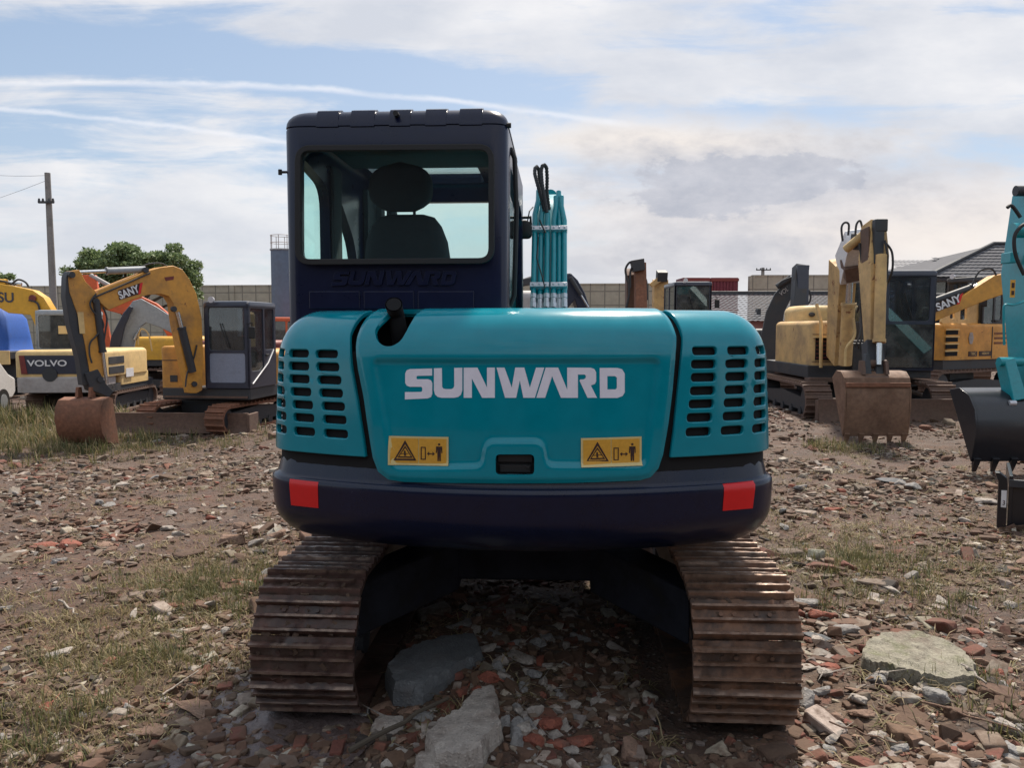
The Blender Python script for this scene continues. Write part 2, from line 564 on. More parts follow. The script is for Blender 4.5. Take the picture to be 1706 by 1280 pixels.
M['letter'] = paint('white_lettering', (0.74, 0.72, 0.80), 0.45, 0.08, (0.4, 0.4, 0.45), 4, vary=0.04)
M['red'] = paint('red_reflector', (0.62, 0.006, 0.008), 0.3, 0.03, (0.3, 0.02, 0.02), 6, vary=0.04)
M['yel'] = paint('sticker_yellow', (0.62, 0.32, 0.035), 0.4, 0.08, (0.35, 0.2, 0.06), 12, vary=0.08)
M['yeledge'] = paint('sticker_edge', (0.62, 0.50, 0.22), 0.4, 0.05, vary=0.05)
M['ink'] = paint('sticker_ink', (0.035, 0.012, 0.010), 0.5, 0.0, vary=0.05)
M['seat'] = paint('seat_fabric', (0.030, 0.034, 0.040), 0.85, 0.1, (0.08, 0.08, 0.08), 6)
M['liner'] = paint('cab_liner', (0.055, 0.060, 0.065), 0.8, 0.1, (0.1, 0.1, 0.1), 3)
M['glass'] = glass('cab_glass', (0.92, 0.99, 0.975), 0.34, 0.008)
M['glass2'] = glass('side_glass', (0.80, 0.95, 0.93), 0.06, 0.03)
M['glassg'] = glass('dusty_glass', (0.55, 0.62, 0.70), 0.9, 0.08)
M['frost'] = paint('frosted_lower_pane', (0.22, 0.25, 0.33), 0.25, 0.2, (0.15, 0.15, 0.17), 6)
M['glassd'] = glass('dark_glass', (0.16, 0.20, 0.24), 1.0, 0.18)
M['syel'] = paint('orange_yellow_paint', (0.60, 0.28, 0.04), 0.42, 0.38, (0.24, 0.14, 0.07), 1.8, rust=0.28, vary=0.1)
M['cream'] = paint('cream_yellow_paint', (0.66, 0.46, 0.20), 0.5, 0.36, (0.32, 0.22, 0.12), 1.5, rust=0.2, vary=0.1)
M['ccat'] = paint('faded_yellow_paint', (0.60, 0.38, 0.15), 0.5, 0.45, (0.26, 0.18, 0.11), 1.7, rust=0.36, vary=0.12)
M['kyel'] = paint('deep_yellow_paint', (0.60, 0.32, 0.025), 0.42, 0.2, (0.3, 0.2, 0.08), 1.6, rust=0.1)
M['orange'] = paint('orange_red_paint', (0.56, 0.10, 0.03), 0.45, 0.25, (0.2, 0.1, 0.06), 2, rust=0.12)
M['dred'] = paint('dark_red_paint', (0.17, 0.025, 0.02), 0.5, 0.25, (0.1, 0.05, 0.04), 2)
M['maroon'] = paint('maroon_container', (0.13, 0.016, 0.03), 0.6, 0.25, (0.08, 0.03, 0.03), 0.8)
M['grey'] = paint('grey_paint', (0.27, 0.29, 0.31), 0.45, 0.25, (0.16, 0.14, 0.12), 2, rust=0.08)
M['lgrey'] = paint('light_grey_paint', (0.36, 0.33, 0.32), 0.55, 0.3, (0.2, 0.16, 0.14), 2)
M['dark'] = paint('dark_steel', (0.030, 0.032, 0.038), 0.5, 0.25, (0.09, 0.07, 0.055), 3, rust=0.05)
M['slate'] = paint('slate_paint', (0.020, 0.025, 0.046), 0.35, 0.15, (0.05, 0.045, 0.055), 2, coat=0.2)
M['blk'] = paint('gloss_black_steel', (0.012, 0.013, 0.018), 0.28, 0.1, (0.06, 0.055, 0.05), 2.5, coat=0.2)
M['rust'] = paint('rusty_steel', (0.20, 0.085, 0.048), 0.75, 0.35, (0.12, 0.075, 0.055), 2.2, rust=0.35, bump=0.35, vary=0.3)
M['rustd'] = paint('dull_brown_steel', (0.12, 0.070, 0.052), 0.65, 0.4, (0.15, 0.10, 0.075), 2.5, rust=0.15, bump=0.3, vary=0.3)
M['rustl'] = paint('sandy_worn_steel', (0.19, 0.105, 0.065), 0.6, 0.4, (0.11, 0.06, 0.04), 2.5, rust=0.2, bump=0.3, vary=0.25)
M['white'] = paint('white_paint', (0.68, 0.67, 0.68), 0.4, 0.15, (0.4, 0.36, 0.33), 3)
M['blue'] = paint('blue_tarpaulin', (0.02, 0.10, 0.42), 0.55, 0.15, (0.05, 0.08, 0.2), 3, bump=0.2)
M['pink'] = paint('pink_render', (0.42, 0.20, 0.18), 0.85, 0.2, (0.3, 0.18, 0.16), 1)
M['tank'] = paint('blue_grey_tank', (0.095, 0.135, 0.20), 0.5, 0.15, (0.1, 0.1, 0.12), 1.2)

def track_mat(name, base, wet):
    m, k, b, out = mat(name)
    tc = k.n('ShaderNodeTexCoord').outputs['Object']
    geo = k.n('ShaderNodeNewGeometry').outputs['Position']
    n1 = k.noise(geo, 9, 10, 0.7, 0.3)
    n2 = k.noise(geo, 45, 6, 0.65)
    n3 = k.noise(geo, 3.2, 5, 0.6)
    c = k.mix(k.rng(n1, 0.38, 0.62), tuple(x * 0.33 for x in base), tuple(x * 1.15 for x in base))
    c = k.mix(k.rng(n3, 0.5, 0.7, 0, 0.75), c, tuple(min(1, x * 1.7) for x in (base[0], base[1] * 0.9, base[2] * 0.8)))
    c = k.mix(k.rng(n2, 0.60, 0.72, 0, 0.7), c, (0.045, 0.022, 0.016))
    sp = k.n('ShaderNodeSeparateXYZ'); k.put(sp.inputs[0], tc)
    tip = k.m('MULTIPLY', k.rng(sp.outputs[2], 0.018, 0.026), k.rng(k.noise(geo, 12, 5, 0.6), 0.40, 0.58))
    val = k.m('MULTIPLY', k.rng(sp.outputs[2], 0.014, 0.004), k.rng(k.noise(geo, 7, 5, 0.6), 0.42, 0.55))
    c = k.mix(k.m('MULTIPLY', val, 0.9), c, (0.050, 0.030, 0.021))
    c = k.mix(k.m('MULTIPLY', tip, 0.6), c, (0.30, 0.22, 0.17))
    k.put(b.inputs['Base Color'], c)
    k.put(b.inputs['Roughness'], k.m('SUBTRACT', k.rng(n1, 0.3, 0.7, wet, 0.85), k.m('MULTIPLY', tip, 0.25), clamp=True))
    k.put(b.inputs['Metallic'], k.m('MULTIPLY', tip, 0.6))
    bp = k.n('ShaderNodeBump'); bp.inputs['Strength'].default_value = 0.7; bp.inputs['Distance'].default_value = 0.006
    k.put(bp.inputs['Height'], k.m('ADD', n1, k.m('MULTIPLY', n2, 0.5)))
    m.node_tree.links.new(bp.outputs[0], b.inputs['Normal'])
    return m
M['shoeL'] = track_mat('track_steel_dark_mud', (0.068, 0.032, 0.024), 0.30)
M['shoeR'] = track_mat('track_steel_sandy', (0.145, 0.074, 0.043), 0.42)

def stone_mat(name):
    m, k, b, out = mat(name)
    geo = k.n('ShaderNodeNewGeometry').outputs['Position']
    at_ = k.n('ShaderNodeAttribute', attribute_name='Col').outputs['Color']
    n = k.noise(geo, 60, 6, 0.65); n2 = k.noise(geo, 14, 5, 0.6)
    c = k.mix(k.rng(n, 0.3, 0.7, 0, 1), k.mix(1.0, at_, (0.62, 0.60, 0.58), 'MULTIPLY'), at_)
    c = k.mix(k.rng(n2, 0.44, 0.64, 0, 0.8), c, (0.095, 0.055, 0.034))
    k.put(b.inputs['Base Color'], c)
    b.inputs['Roughness'].default_value = 0.88
    bp = k.n('ShaderNodeBump'); bp.inputs['Strength'].default_value = 0.6; bp.inputs['Distance'].default_value = 0.006
    k.put(bp.inputs['Height'], n)
    m.node_tree.links.new(bp.outputs[0], b.inputs['Normal'])
    return m
M['stone'] = stone_mat('rubble_stone')
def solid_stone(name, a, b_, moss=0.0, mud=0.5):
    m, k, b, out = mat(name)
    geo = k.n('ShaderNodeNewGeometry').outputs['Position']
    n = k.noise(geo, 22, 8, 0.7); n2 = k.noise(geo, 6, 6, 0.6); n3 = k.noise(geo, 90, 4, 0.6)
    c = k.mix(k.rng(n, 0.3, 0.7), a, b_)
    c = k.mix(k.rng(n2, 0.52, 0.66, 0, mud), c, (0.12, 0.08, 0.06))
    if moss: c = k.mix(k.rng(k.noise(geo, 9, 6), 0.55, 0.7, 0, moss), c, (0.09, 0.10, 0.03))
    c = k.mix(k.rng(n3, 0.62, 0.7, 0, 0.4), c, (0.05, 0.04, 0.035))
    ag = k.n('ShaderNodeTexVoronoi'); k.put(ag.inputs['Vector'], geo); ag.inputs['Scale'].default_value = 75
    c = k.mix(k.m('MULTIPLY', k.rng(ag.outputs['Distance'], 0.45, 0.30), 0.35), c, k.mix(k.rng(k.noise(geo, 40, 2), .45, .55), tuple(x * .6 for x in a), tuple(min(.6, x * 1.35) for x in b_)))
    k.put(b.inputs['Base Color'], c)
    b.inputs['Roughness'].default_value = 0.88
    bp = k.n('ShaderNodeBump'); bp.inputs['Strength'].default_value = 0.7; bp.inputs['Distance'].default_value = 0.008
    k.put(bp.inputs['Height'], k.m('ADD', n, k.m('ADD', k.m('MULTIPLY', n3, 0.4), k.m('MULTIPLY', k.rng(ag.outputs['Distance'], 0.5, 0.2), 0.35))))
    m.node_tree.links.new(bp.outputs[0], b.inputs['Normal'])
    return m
M['conc'] = solid_stone('pale_concrete', (0.24, 0.205, 0.18), (0.38, 0.335, 0.29), 0, 0.6)
M['concg'] = solid_stone('grey_concrete', (0.155, 0.145, 0.14), (0.28, 0.265, 0.25), 0, 0.4)
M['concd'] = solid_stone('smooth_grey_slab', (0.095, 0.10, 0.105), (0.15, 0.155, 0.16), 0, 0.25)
M['concm'] = solid_stone('mossy_stone', (0.13, 0.115, 0.085), (0.29, 0.265, 0.205), 0.7, 0.6)
M['brick'] = solid_stone('red_brick_piece', (0.15, 0.045, 0.03), (0.28, 0.085, 0.05), 0, 0.7)
M['tile'] = solid_stone('brown_tile_piece', (0.16, 0.095, 0.065), (0.25, 0.155, 0.11), 0, 0.5)

def grass_mat():
    m, k, b, out = mat('grass_blades')
    at_ = k.n('ShaderNodeAttribute', attribute_name='Col').outputs['Color']
    k.put(b.inputs['Base Color'], at_)
    b.inputs['Roughness'].default_value = 0.7
    tr = k.n('ShaderNodeBsdfTranslucent'); k.put(tr.inputs[0], at_)
    mx = k.n('ShaderNodeMixShader'); mx.inputs[0].default_value = 0.35
    m.node_tree.links.new(b.outputs[0], mx.inputs[1]); m.node_tree.links.new(tr.outputs[0], mx.inputs[2])
    m.node_tree.links.new(mx.outputs[0], out.inputs[0])
    return m
M['grass'] = grass_mat()

def ground_mat():
    m, k, b, out = mat('rubble_earth')
    geo = k.n('ShaderNodeNewGeometry').outputs['Position']
    big = k.noise(geo, 0.45, 6, 0.6); mid = k.noise(geo, 2.2, 8, 0.65, 0.3); fine = k.noise(geo, 26, 6, 0.7)
    c = k.mix(k.rng(mid, 0.32, 0.68), (0.046, 0.024, 0.014), (0.135, 0.074, 0.043))
    c = k.mix(k.rng(big, 0.45, 0.62, 0, 0.55), c, (0.120, 0.050, 0.032))
    c = k.mix(k.rng(k.noise(geo, 0.9, 7, 0.65), 0.54, 0.66, 0, 0.6), c, (0.20, 0.145, 0.095))
    c = k.mix(k.rng(fine, 0.35, 0.65, 0, 0.85), c, (0.06, 0.038, 0.028))
    c = k.mix(k.rng(k.noise(geo, 6.5, 7, 0.7, 0.6), 0.5, 0.62, 0, 0.6), c, (0.05, 0.033, 0.025))
    # crushed bits of brick and mortar
    v = k.n('ShaderNodeTexVoronoi'); k.put(v.inputs['Vector'], geo); v.inputs['Scale'].default_value = 34
    bits = k.ramp(v.outputs['Color'], [(0.0, (0.24, 0.20, 0.17)), (0.35, (0.13, 0.09, 0.07)), (0.55, (0.22, 0.08, 0.055)), (0.8, (0.32, 0.29, 0.26)), (1.0, (0.10, 0.07, 0.055))])
    f = k.m('MULTIPLY', k.rng(v.outputs['Distance'], 0.42, 0.22), k.rng(k.noise(geo, 3.5, 4, 0.6), 0.42, 0.6))
    c = k.mix(k.m('MULTIPLY', f, 0.75), c, bits)
    v2 = k.n('ShaderNodeTexVoronoi'); k.put(v2.inputs['Vector'], geo); v2.inputs['Scale'].default_value = 11
    bits2 = k.ramp(v2.outputs['Color'], [(0.0, (0.20, 0.17, 0.15)), (0.4, (0.15, 0.10, 0.08)), (0.6, (0.20, 0.07, 0.05)), (1.0, (0.30, 0.27, 0.24))])
    f2 = k.m('MULTIPLY', k.rng(v2.outputs['Distance'], 0.33, 0.25), k.rng(k.noise(geo, 1.7, 3, 0.5), 0.5, 0.62))
    c = k.mix(k.m('MULTIPLY', f2, 0.7), c, bits2)
    k.put(b.inputs['Base Color'], c)
    k.put(b.inputs['Roughness'], k.rng(mid, 0.4, 0.7, 0.8, 0.95))
    hsum = k.m('ADD', k.m('MULTIPLY', fine, 0.5), k.m('ADD', k.m('MULTIPLY', f, 0.5), k.m('MULTIPLY', f2, 1.1)))
    bp = k.n('ShaderNodeBump'); bp.inputs['Strength'].default_value = 1.0; bp.inputs['Distance'].default_value = 0.035
    k.put(bp.inputs['Height'], hsum)
    m.node_tree.links.new(bp.outputs[0], b.inputs['Normal'])
    return m
M['ground'] = ground_mat()
def mud_mat():
    m, k, b, out = mat('wet_mud')
    geo = k.n('ShaderNodeNewGeometry').outputs['Position']
    n = k.noise(geo, 7, 8, 0.65, 0.4); n2 = k.noise(geo, 26, 8, 0.7, 0.5)
    k.put(b.inputs['Base Color'], k.mix(n2, (0.06, 0.036, 0.030), (0.22, 0.16, 0.15)))
    k.put(b.inputs['Roughness'], k.rng(n, 0.40, 0.58, 0.25, 0.6))
    b.inputs['Coat Weight'].default_value = 0.35; b.inputs['Coat Roughness'].default_value = 0.25
    bp = k.n('ShaderNodeBump'); bp.inputs['Strength'].default_value = 1.0; bp.inputs['Distance'].default_value = 0.07
    k.put(bp.inputs['Height'], k.m('ADD', n, k.m('MULTIPLY', n2, 0.45)))
    m.node_tree.links.new(bp.outputs[0], b.inputs['Normal'])
    return m
M['mud'] = mud_mat()
def wall_mat():
    m, k, b, out = mat('concrete_panels')
    tc = k.n('ShaderNodeTexCoord').outputs['Object']
    s = k.n('ShaderNodeSeparateXYZ'); k.put(s.inputs[0], tc)
    # panels 0.62 m: darker joints
    def joint(v, per):
        fr = k.m('FRACT', k.m('DIVIDE', v, per))
        return k.m('MAXIMUM', k.m('LESS_THAN', fr, 0.05), k.m('GREATER_THAN', fr, 0.97))
    j = k.m('MAXIMUM', joint(s.outputs[0], 0.75), joint(s.outputs[2], 0.72))
    n = k.noise(tc, 0.35, 6, 0.6); n2 = k.noise(tc, 4, 6, 0.6)
    c = k.mix(k.rng(n, 0.3, 0.7), (0.32, 0.29, 0.225), (0.42, 0.385, 0.31))
    c = k.mix(k.rng(n2, 0.4, 0.8, 0, 0.4), c, (0.15, 0.14, 0.12))
    c = k.mix(k.m('MULTIPLY', j, 0.65), c, (0.10, 0.095, 0.085))
    k.put(b.inputs['Base Color'], c); b.inputs['Roughness'].default_value = 0.9
    return m
M['wall'] = wall_mat()
def tile_mat():
    m, k, b, out = mat('grey_roof_tiles')
    n = k.noise(k.n('ShaderNodeTexCoord').outputs['Object'], 3, 6, 0.6)
    k.put(b.inputs['Base Color'], k.mix(k.rng(n, 0.3, 0.7), (0.10, 0.10, 0.11), (0.125, 0.125, 0.135)))
    b.inputs['Roughness'].default_value = 0.9
    b.inputs['Specular IOR Level'].default_value = 0.25
    return m
M['rtile'] = tile_mat()
def leaf_mat(name, a, c2):
    m, k, b, out = mat(name)
    oi = k.n('ShaderNodeNewGeometry').outputs['Random Per Island']
    c = k.mix(oi, a, c2)
    k.put(b.inputs['Base Color'], c); b.inputs['Roughness'].default_value = 0.6
    tr = k.n('ShaderNodeBsdfTranslucent'); k.put(tr.inputs[0], c)
    mx = k.n('ShaderNodeMixShader'); mx.inputs[0].default_value = 0.3
    m.node_tree.links.new(b.outputs[0], mx.inputs[1]); m.node_tree.links.new(tr.outputs[0], mx.inputs[2])
    m.node_tree.links.new(mx.outputs[0], out.inputs[0])
    return m
M['leaf'] = leaf_mat('tree_leaves', (0.06, 0.10, 0.035), (0.24, 0.31, 0.14))
M['bark'] = paint('bark', (0.07, 0.055, 0.04), 0.9, 0.2, bump=0.5)
M['pole'] = paint('concrete_pole', (0.22, 0.21, 0.20), 0.85, 0.3, (0.12, 0.11, 0.1), 2)
# ------------------------------------------------------------------ MAIN EXCAVATOR
YAW = R(-3.3)
MO = Vector((0.098, 4.717, 0.0))
MF = Matrix.Translation(MO) @ Matrix.Rotation(YAW, 4, 'Z')
MFI = MF.inverted()
ex = thing('excavator', 'large teal and navy crawler excavator seen from behind, filling the middle of the yard', 'excavator', MO)

CX, CR = 0.857, 0.24
def plan_path():
    pts = []  # (core x, core y, nx, ny) for right half, from centre
    N = 60
    for i in range(N + 1):
        x = CX * i / N
        y = -1.38 + x * x / 3.6
        d = 2 * x / 3.6
        n = Vector((d, -1)).normalized()
        pts.append((x, y, n.x, n.y))
    a0 = math.atan2(pts[-1][3], pts[-1][2])
    for i in range(1, 25):
        a = a0 + (0 - a0) * i / 24
        pts.append((CX, pts[N][1], math.cos(a), math.sin(a)))
    for i in range(1, 40):
        pts.append((CX, pts[N][1] + 1.5 * i / 39, 1, 0))
    return pts
_pp = plan_path()
_out = np.array([(p[0] + CR * p[2], p[1] + CR * p[3]) for p in _pp])
_s = np.concatenate([[0], np.cumsum(np.hypot(*(np.diff(_out, axis=0).T)))])
_pp = np.array(_pp)
def plan(u, inset):
    a = abs(u)
    q = [np.interp(a, _s, _pp[:, k]) for k in range(4)]
    l = math.hypot(q[2], q[3])
    x = q[0] + (CR - inset) * q[2] / l; y = q[1] + (CR - inset) * q[3] / l
    return (x if u >= 0 else -x), y, (q[2] / l if u >= 0 else -q[2] / l), q[3] / l
UMAX = float(_s[-1])
# hood profile: list of (inset, z)
def mkprof(pts):
    P = np.array(pts); s = np.concatenate([[0], np.cumsum(np.hypot(*(np.diff(P, axis=0).T)))])
    return s, P
HZ0, HZ1, HZT = 1.10, 1.60, 1.822
hp = [(0.0, HZ0), (0.008, 1.35), (0.022, HZ1)]
for i in range(1, 15):
    a = math.pi / 2 * i / 14
    hp.append((0.022 + 0.205 * (1 - math.cos(a)), HZ1 + (HZT - HZ1) * math.sin(a)))
hs, hP = mkprof(hp)
VMAX = float(hs[-1])
def hood(u, v, depth=0.0, prof=None):
    s, P = prof or (hs, hP)
    i_ = float(np.interp(v, s, P[:, 0])); z = float(np.interp(v, s, P[:, 1]))
    e = 0.004
    i2 = float(np.interp(v + e, s, P[:, 0])) - float(np.interp(v - e, s, P[:, 0]))
    z2 = float(np.interp(v + e, s, P[:, 1])) - float(np.interp(v - e, s, P[:, 1]))
    l = math.hypot(i2, z2) or 1
    i2 /= l; z2 /= l          # tangent in (inset,z); outward normal = (outward z2, up i2)
    x, y, nx, ny = plan(u, i_ + depth * z2)
    return Vector((x, y, z - depth * i2))
# inverse map table
def proj(p):
    q = MF @ p - CAM
    a = q.dot(FW)
    return 853 + F * q.x / a, 640 - F * q.dot(UP) / a
def make_inv(fn, vmax, z_lo=0.0):
    us = np.linspace(-1.22, 1.22, 281); vs = np.linspace(z_lo, vmax, 70)
    T = np.array([[proj(fn(u, v)) for v in vs] for u in us])
    def inv(px, py):
        d = (T[:, :, 0] - px) ** 2 + (T[:, :, 1] - py) ** 2
        i, j = np.unravel_index(np.argmin(d), d.shape)
        u, v = us[i], vs[j]
        for _ in range(4):
            a = proj(fn(u, v)); b = proj(fn(u + 1e-3, v)); c = proj(fn(u, v + 1e-3))
            J = np.array([[(b[0] - a[0]) * 1e3, (c[0] - a[0]) * 1e3], [(b[1] - a[1]) * 1e3, (c[1] - a[1]) * 1e3]])
            if abs(np.linalg.det(J)) < 2e4: break
            st = np.linalg.solve(J, [px - a[0], py - a[1]])
            st = np.clip(st, -0.05, 0.05)
            u = min(max(u + st[0], -1.24), 1.24); v += st[1]
        return float(u), float(min(max(v, z_lo), vmax))
    return inv
hinv = make_inv(hood, VMAX)
def px2uv(L, inv=None):
    inv = inv or hinv
    return [Vector(inv(a, b)) for a, b in L]

# --- side panels
def slot(u0, u1, v, h=0.0335):
    return [Vector(p) for p in roundpoly([(u0, v - h / 2), (u1, v - h / 2), (u1, v + h / 2), (u0, v + h / 2)], h * 0.46, 4)]
SLOT_L = [
    (589.8, (525.6, 562), (481.3, 513.5)), (611.7, (527, 564.3), (480.8, 514)), (633.6, (529, 567.7), (481.3, 514.8)),
    (655.5, (532, 570.3), (483.8, 517.4)), (677.5, (536, 573.6), (487, 520.5)), (699.6, (538, 576.2), (488.5, 522.5)), (723, (539.3, 578.8), (489.5, 523.8))]
SLOT_R = [
    (584.6, (1154, 1194.5), (1212.8, 1247.6)), (607, (1152.2, 1192.7), (1209.5, 1245)), (629, (1152.2, 1192.7), (1209.5, 1244.5)),
    (651.4, (1150.6, 1191.4), (1208.2, 1242.5)), (673.3, (1148.4, 1189.6), (1206.9, 1241.7)), (696, (1145, 1186.5), (1205, 1240.5)), (720, (1143.2, 1184.2), (1201.7, 1238.6))]
def side_panel(sgn):
    if sgn < 0:
        seam = [(609, 762.5), (605, 732), (594.8, 667.7), (585.7, 616), (582.6, 577.4), (583.2, 556)]
        rows = SLOT_L
    else:
        seam = [(1117, 763.5), (1123, 719), (1129.5, 654.8), (1136, 590.3), (1137.5, 560)]
        rows = SLOT_R
    uv = px2uv(seam)
    vb = uv[0].y
    ol = uv + [Vector((uv[-1].x - sgn * 0.004, VMAX))]
    ol += [Vector((sgn * (UMAX - 0.02), VMAX)), Vector((sgn * (UMAX - 0.02), vb))]
    ol = [Vector(p) for p in subdiv([tuple(p) for p in ol], 0.03)]
    ol = [p.to_2d() if len(p) == 3 else p for p in ol]
    holes = []
    for y, A, B in rows:
        a0 = hinv(A[0], y); a1 = hinv(A[1], y); b0 = hinv(B[0], y); b1 = hinv(B[1], y)
        v = (a0[1] + a1[1]) / 2
        ua = sorted((a0[0], a1[0])); ub = sorted((b0[0], b1[0]))
        gap = (ua[0] - ub[1]) if sgn < 0 else (ub[0] - ua[1])
        wdt = ub[1] - ub[0]
        holes.append(slot(ua[0], ua[1], v)); holes.append(slot(ub[0], ub[1], v))
        c0 = (ub[0] - gap - wdt, ub[0] - gap) if sgn < 0 else (ub[1] + gap, ub[1] + gap + wdt)
        holes.append(slot(c0[0], c0[1], v))
        for q in (1, 2):   # further columns round the side
            o = sgn * (gap + wdt) * q
            holes.append(slot(c0[0] + o, c0[1] + o, v))
    vs, fs = cdt(ol, holes, 0.026)
    mb = MB(MF)
    # slots have a softly turned-in lip: dish the sheet 5 mm near them
    H = np.array([(h[0] + h[len(h) // 2]) / 2 for h in [[Vector((min(p.x for p in hh), min(p.y for p in hh))), Vector((max(p.x for p in hh), max(p.y for p in hh)))] for hh in holes]]) if False else None
    shell(mb, vs, fs, lambda u, v, d: hood(u, v, d + 0.0), 0.022)
    o = mb.build('side_panel', M['teal'], ex, bevel=0.006, seg=2)
    return vb
vbL = side_panel(-1); vbR = side_panel(1)

# --- rear door
Ld = [(603, 556), (594.8, 561), (592.6, 577.4), (596, 616), (605, 660), (615.4, 732), (620.6, 763), (629.6, 786.3), (646.3, 799.5), (672, 803.4), (780, 805.5), (880, 806.0),
      (960, 805), (1066.3, 800.8), (1084.4, 795.6), (1097.3, 781), (1105, 758), (1114, 706.3), (1120.5, 654.8), (1125.7, 590.3), (1127, 560)]
Ld = Ld[1:]
uvd = px2uv(Ld)
ol = [Vector((uvd[0].x + 0.004, VMAX + 0.0))] + uvd + [Vector((uvd[-1].x - 0.006, VMAX))]
ol = [Vector((p[0], p[1])) for p in subdiv([tuple(p) for p in ol], 0.02)]
notch_px = [(630, 545), (626, 551.6), (628, 567), (638.6, 577.4), (654, 578.7), (669.6, 569.6), (680, 551.6)]
nu = px2uv(notch_px)
notch = [Vector((nu[0].x + 0.03, VMAX - 0.07))] + nu + [Vector((nu[-1].x + 0.012, VMAX - 0.10)), Vector((nu[-1].x + 0.02, VMAX - 0.07))]
notch = [Vector((p[0], p[1])) for p in roundpoly([tuple(p) for p in notch], 0.02, 3)]
# tuck the opening up to the top of the hood
for p in notch:
    if p.y > VMAX - 0.085: p.y = VMAX - 0.012
rec_px = [(621, 598), (1100, 597), (1094, 640), (1076, 777), (909, 777), (903, 737), (811, 737), (805, 779), (655, 780), (641, 706)]
rec = px2uv(rec_px)
rec = [Vector((p[0], p[1])) for p in roundpoly([tuple(p) for p in rec], 0.035, 5)]
pk_px = [(826, 757), (890, 757), (890, 791), (826, 791)]
pk = [Vector((p[0], p[1])) for p in roundpoly([tuple(p) for p in px2uv(pk_px)], 0.018, 4)]
vs, fs = cdt(ol, [notch, pk], 0.0095)
P = np.array(vs)
sd_ = segdist_np(rec, P); ins = inside_np(rec, P)
sgnd = np.where(ins, sd_, -sd_)
rdep = 0.013 * sstep(-0.004, 0.016, sgnd)
ed_ = segdist_np(ol, P)
crown = -0.0
dm = {(round(a, 7), round(b, 7)): float(r) for (a, b), r in zip(vs, rdep)}
dedge = {(round(a, 7), round(b, 7)): float(r) for (a, b), r in zip(vs, 0.010 * (1 - sstep(0.0, 0.022, ed_)))}
def door_fn(u, v, d):
    k = (round(u, 7), round(v, 7))
    return hood(u, v, d + dm.get(k, 0) + dedge.get(k, 0) - 0.008)
mb = MB(MF)
shell(mb, vs, fs, door_fn, 0.02)
door = mb.build('engine_hood', M['teal'], ex, sharp=50)

def surf_decal(name, polys_px, m, parent, off=0.0, inv=None, fn=None, holes_px=None, grid=0.02, thick=0.0012, rdepth=True, group=None):
    """flat marking on the curved body; polys_px: list of outlines"""
    mb = MB(MF)
    for i, poly in enumerate(polys_px):
        uv = px2uv(poly, inv)
        uv = [Vector((p[0], p[1])) for p in subdiv([tuple(p) for p in uv], 0.02)]
        hl = [[Vector((p[0], p[1])) for p in px2uv(h, inv)] for h in (holes_px or {}).get(i, [])]
        vs, fs = cdt(uv, hl, grid)
        P = np.array(vs)
        if fn is None:
            sd2 = segdist_np(rec, P); in2 = inside_np(rec, P)
            dd = 0.013 * sstep(-0.004, 0.016, np.where(in2, sd2, -sd2)) - 0.008
            D = {(round(a, 7), round(b, 7)): float(q) for (a, b), q in zip(vs, dd)}
            f = lambda u, v, d: hood(u, v, d + D.get((round(u, 7), round(v, 7)), 0.005) - thick - off)
        else:
            f = lambda u, v, d: fn(u, v, d - thick - off)
        shell(mb, vs, fs, f, thick)
    return mb.build(name, m, parent, sharp=60)
LET = {
 'S': [(138, 308), (138, 258), (248, 257), (256, 250), (256, 230), (248, 222), (172, 222), (150, 214), (140, 196), (140, 132), (150, 110), (172, 102), (322, 98), (322, 146), (222, 148), (216, 154), (216, 166), (222, 171), (295, 171), (314, 178), (323, 196), (323, 272), (314, 292), (292, 301)],
 'U': [(335, 97), (388, 95), (390, 222), (398, 234), (415, 238), (452, 238), (466, 232), (473, 218), (473, 94), (527, 93), (527, 245), (518, 276), (500, 291), (472, 297), (387, 297), (360, 291), (343, 275), (335, 246)],
 'N': [(537, 297), (537, 93), (630, 92), (695, 228), (695, 92), (748, 92), (748, 297), (662, 297), (592, 165), (592, 297)],
 'W': [(760, 92), (814, 92), (863, 228), (889, 160), (886, 92), (948, 92), (986, 228), (1028, 92), (1084, 92), (1020, 297), (942, 297), (918, 178), (893, 297), (818, 297)],
 'A': [(1094, 92), (1178, 92), (1240, 243), (1240, 92), (1400, 93), (1424, 102), (1436, 125), (1436, 185), (1427, 203), (1400, 213), (1442, 297), (1378, 297), (1324, 182), (1328, 173), (1352, 172), (1366, 162), (1366, 146), (1357, 139), (1312, 139), (1312, 297), (1197, 297), (1137, 150), (1090, 297), (1030, 297)],
 'D': [(1460, 94), (1580, 94), (1612, 103), (1630, 132), (1630, 260), (1615, 285), (1580, 298), (1462, 298)]}
LET['W'][3:6] = [(888, 92), (948, 92)]
LET['W'] = [(760, 92), (814, 92), (863, 228), (887, 92), (948, 92), (986, 228), (1028, 92), (1084, 92), (1020, 297), (942, 297), (918, 178), (893, 297), (818, 297)]
DH = [(1512, 150), (1565, 150), (1577, 160), (1577, 230), (1567, 240), (1512, 240)]
def zx(L): return [(640 + a / 4.062, 590 + b / 4.062) for a, b in L]
polys = [zx(LET[k]) for k in 'SUNWAD']
surf_decal('brand_lettering', polys, M['letter'], door, holes_px={5: [zx(DH)]}, grid=0.015)

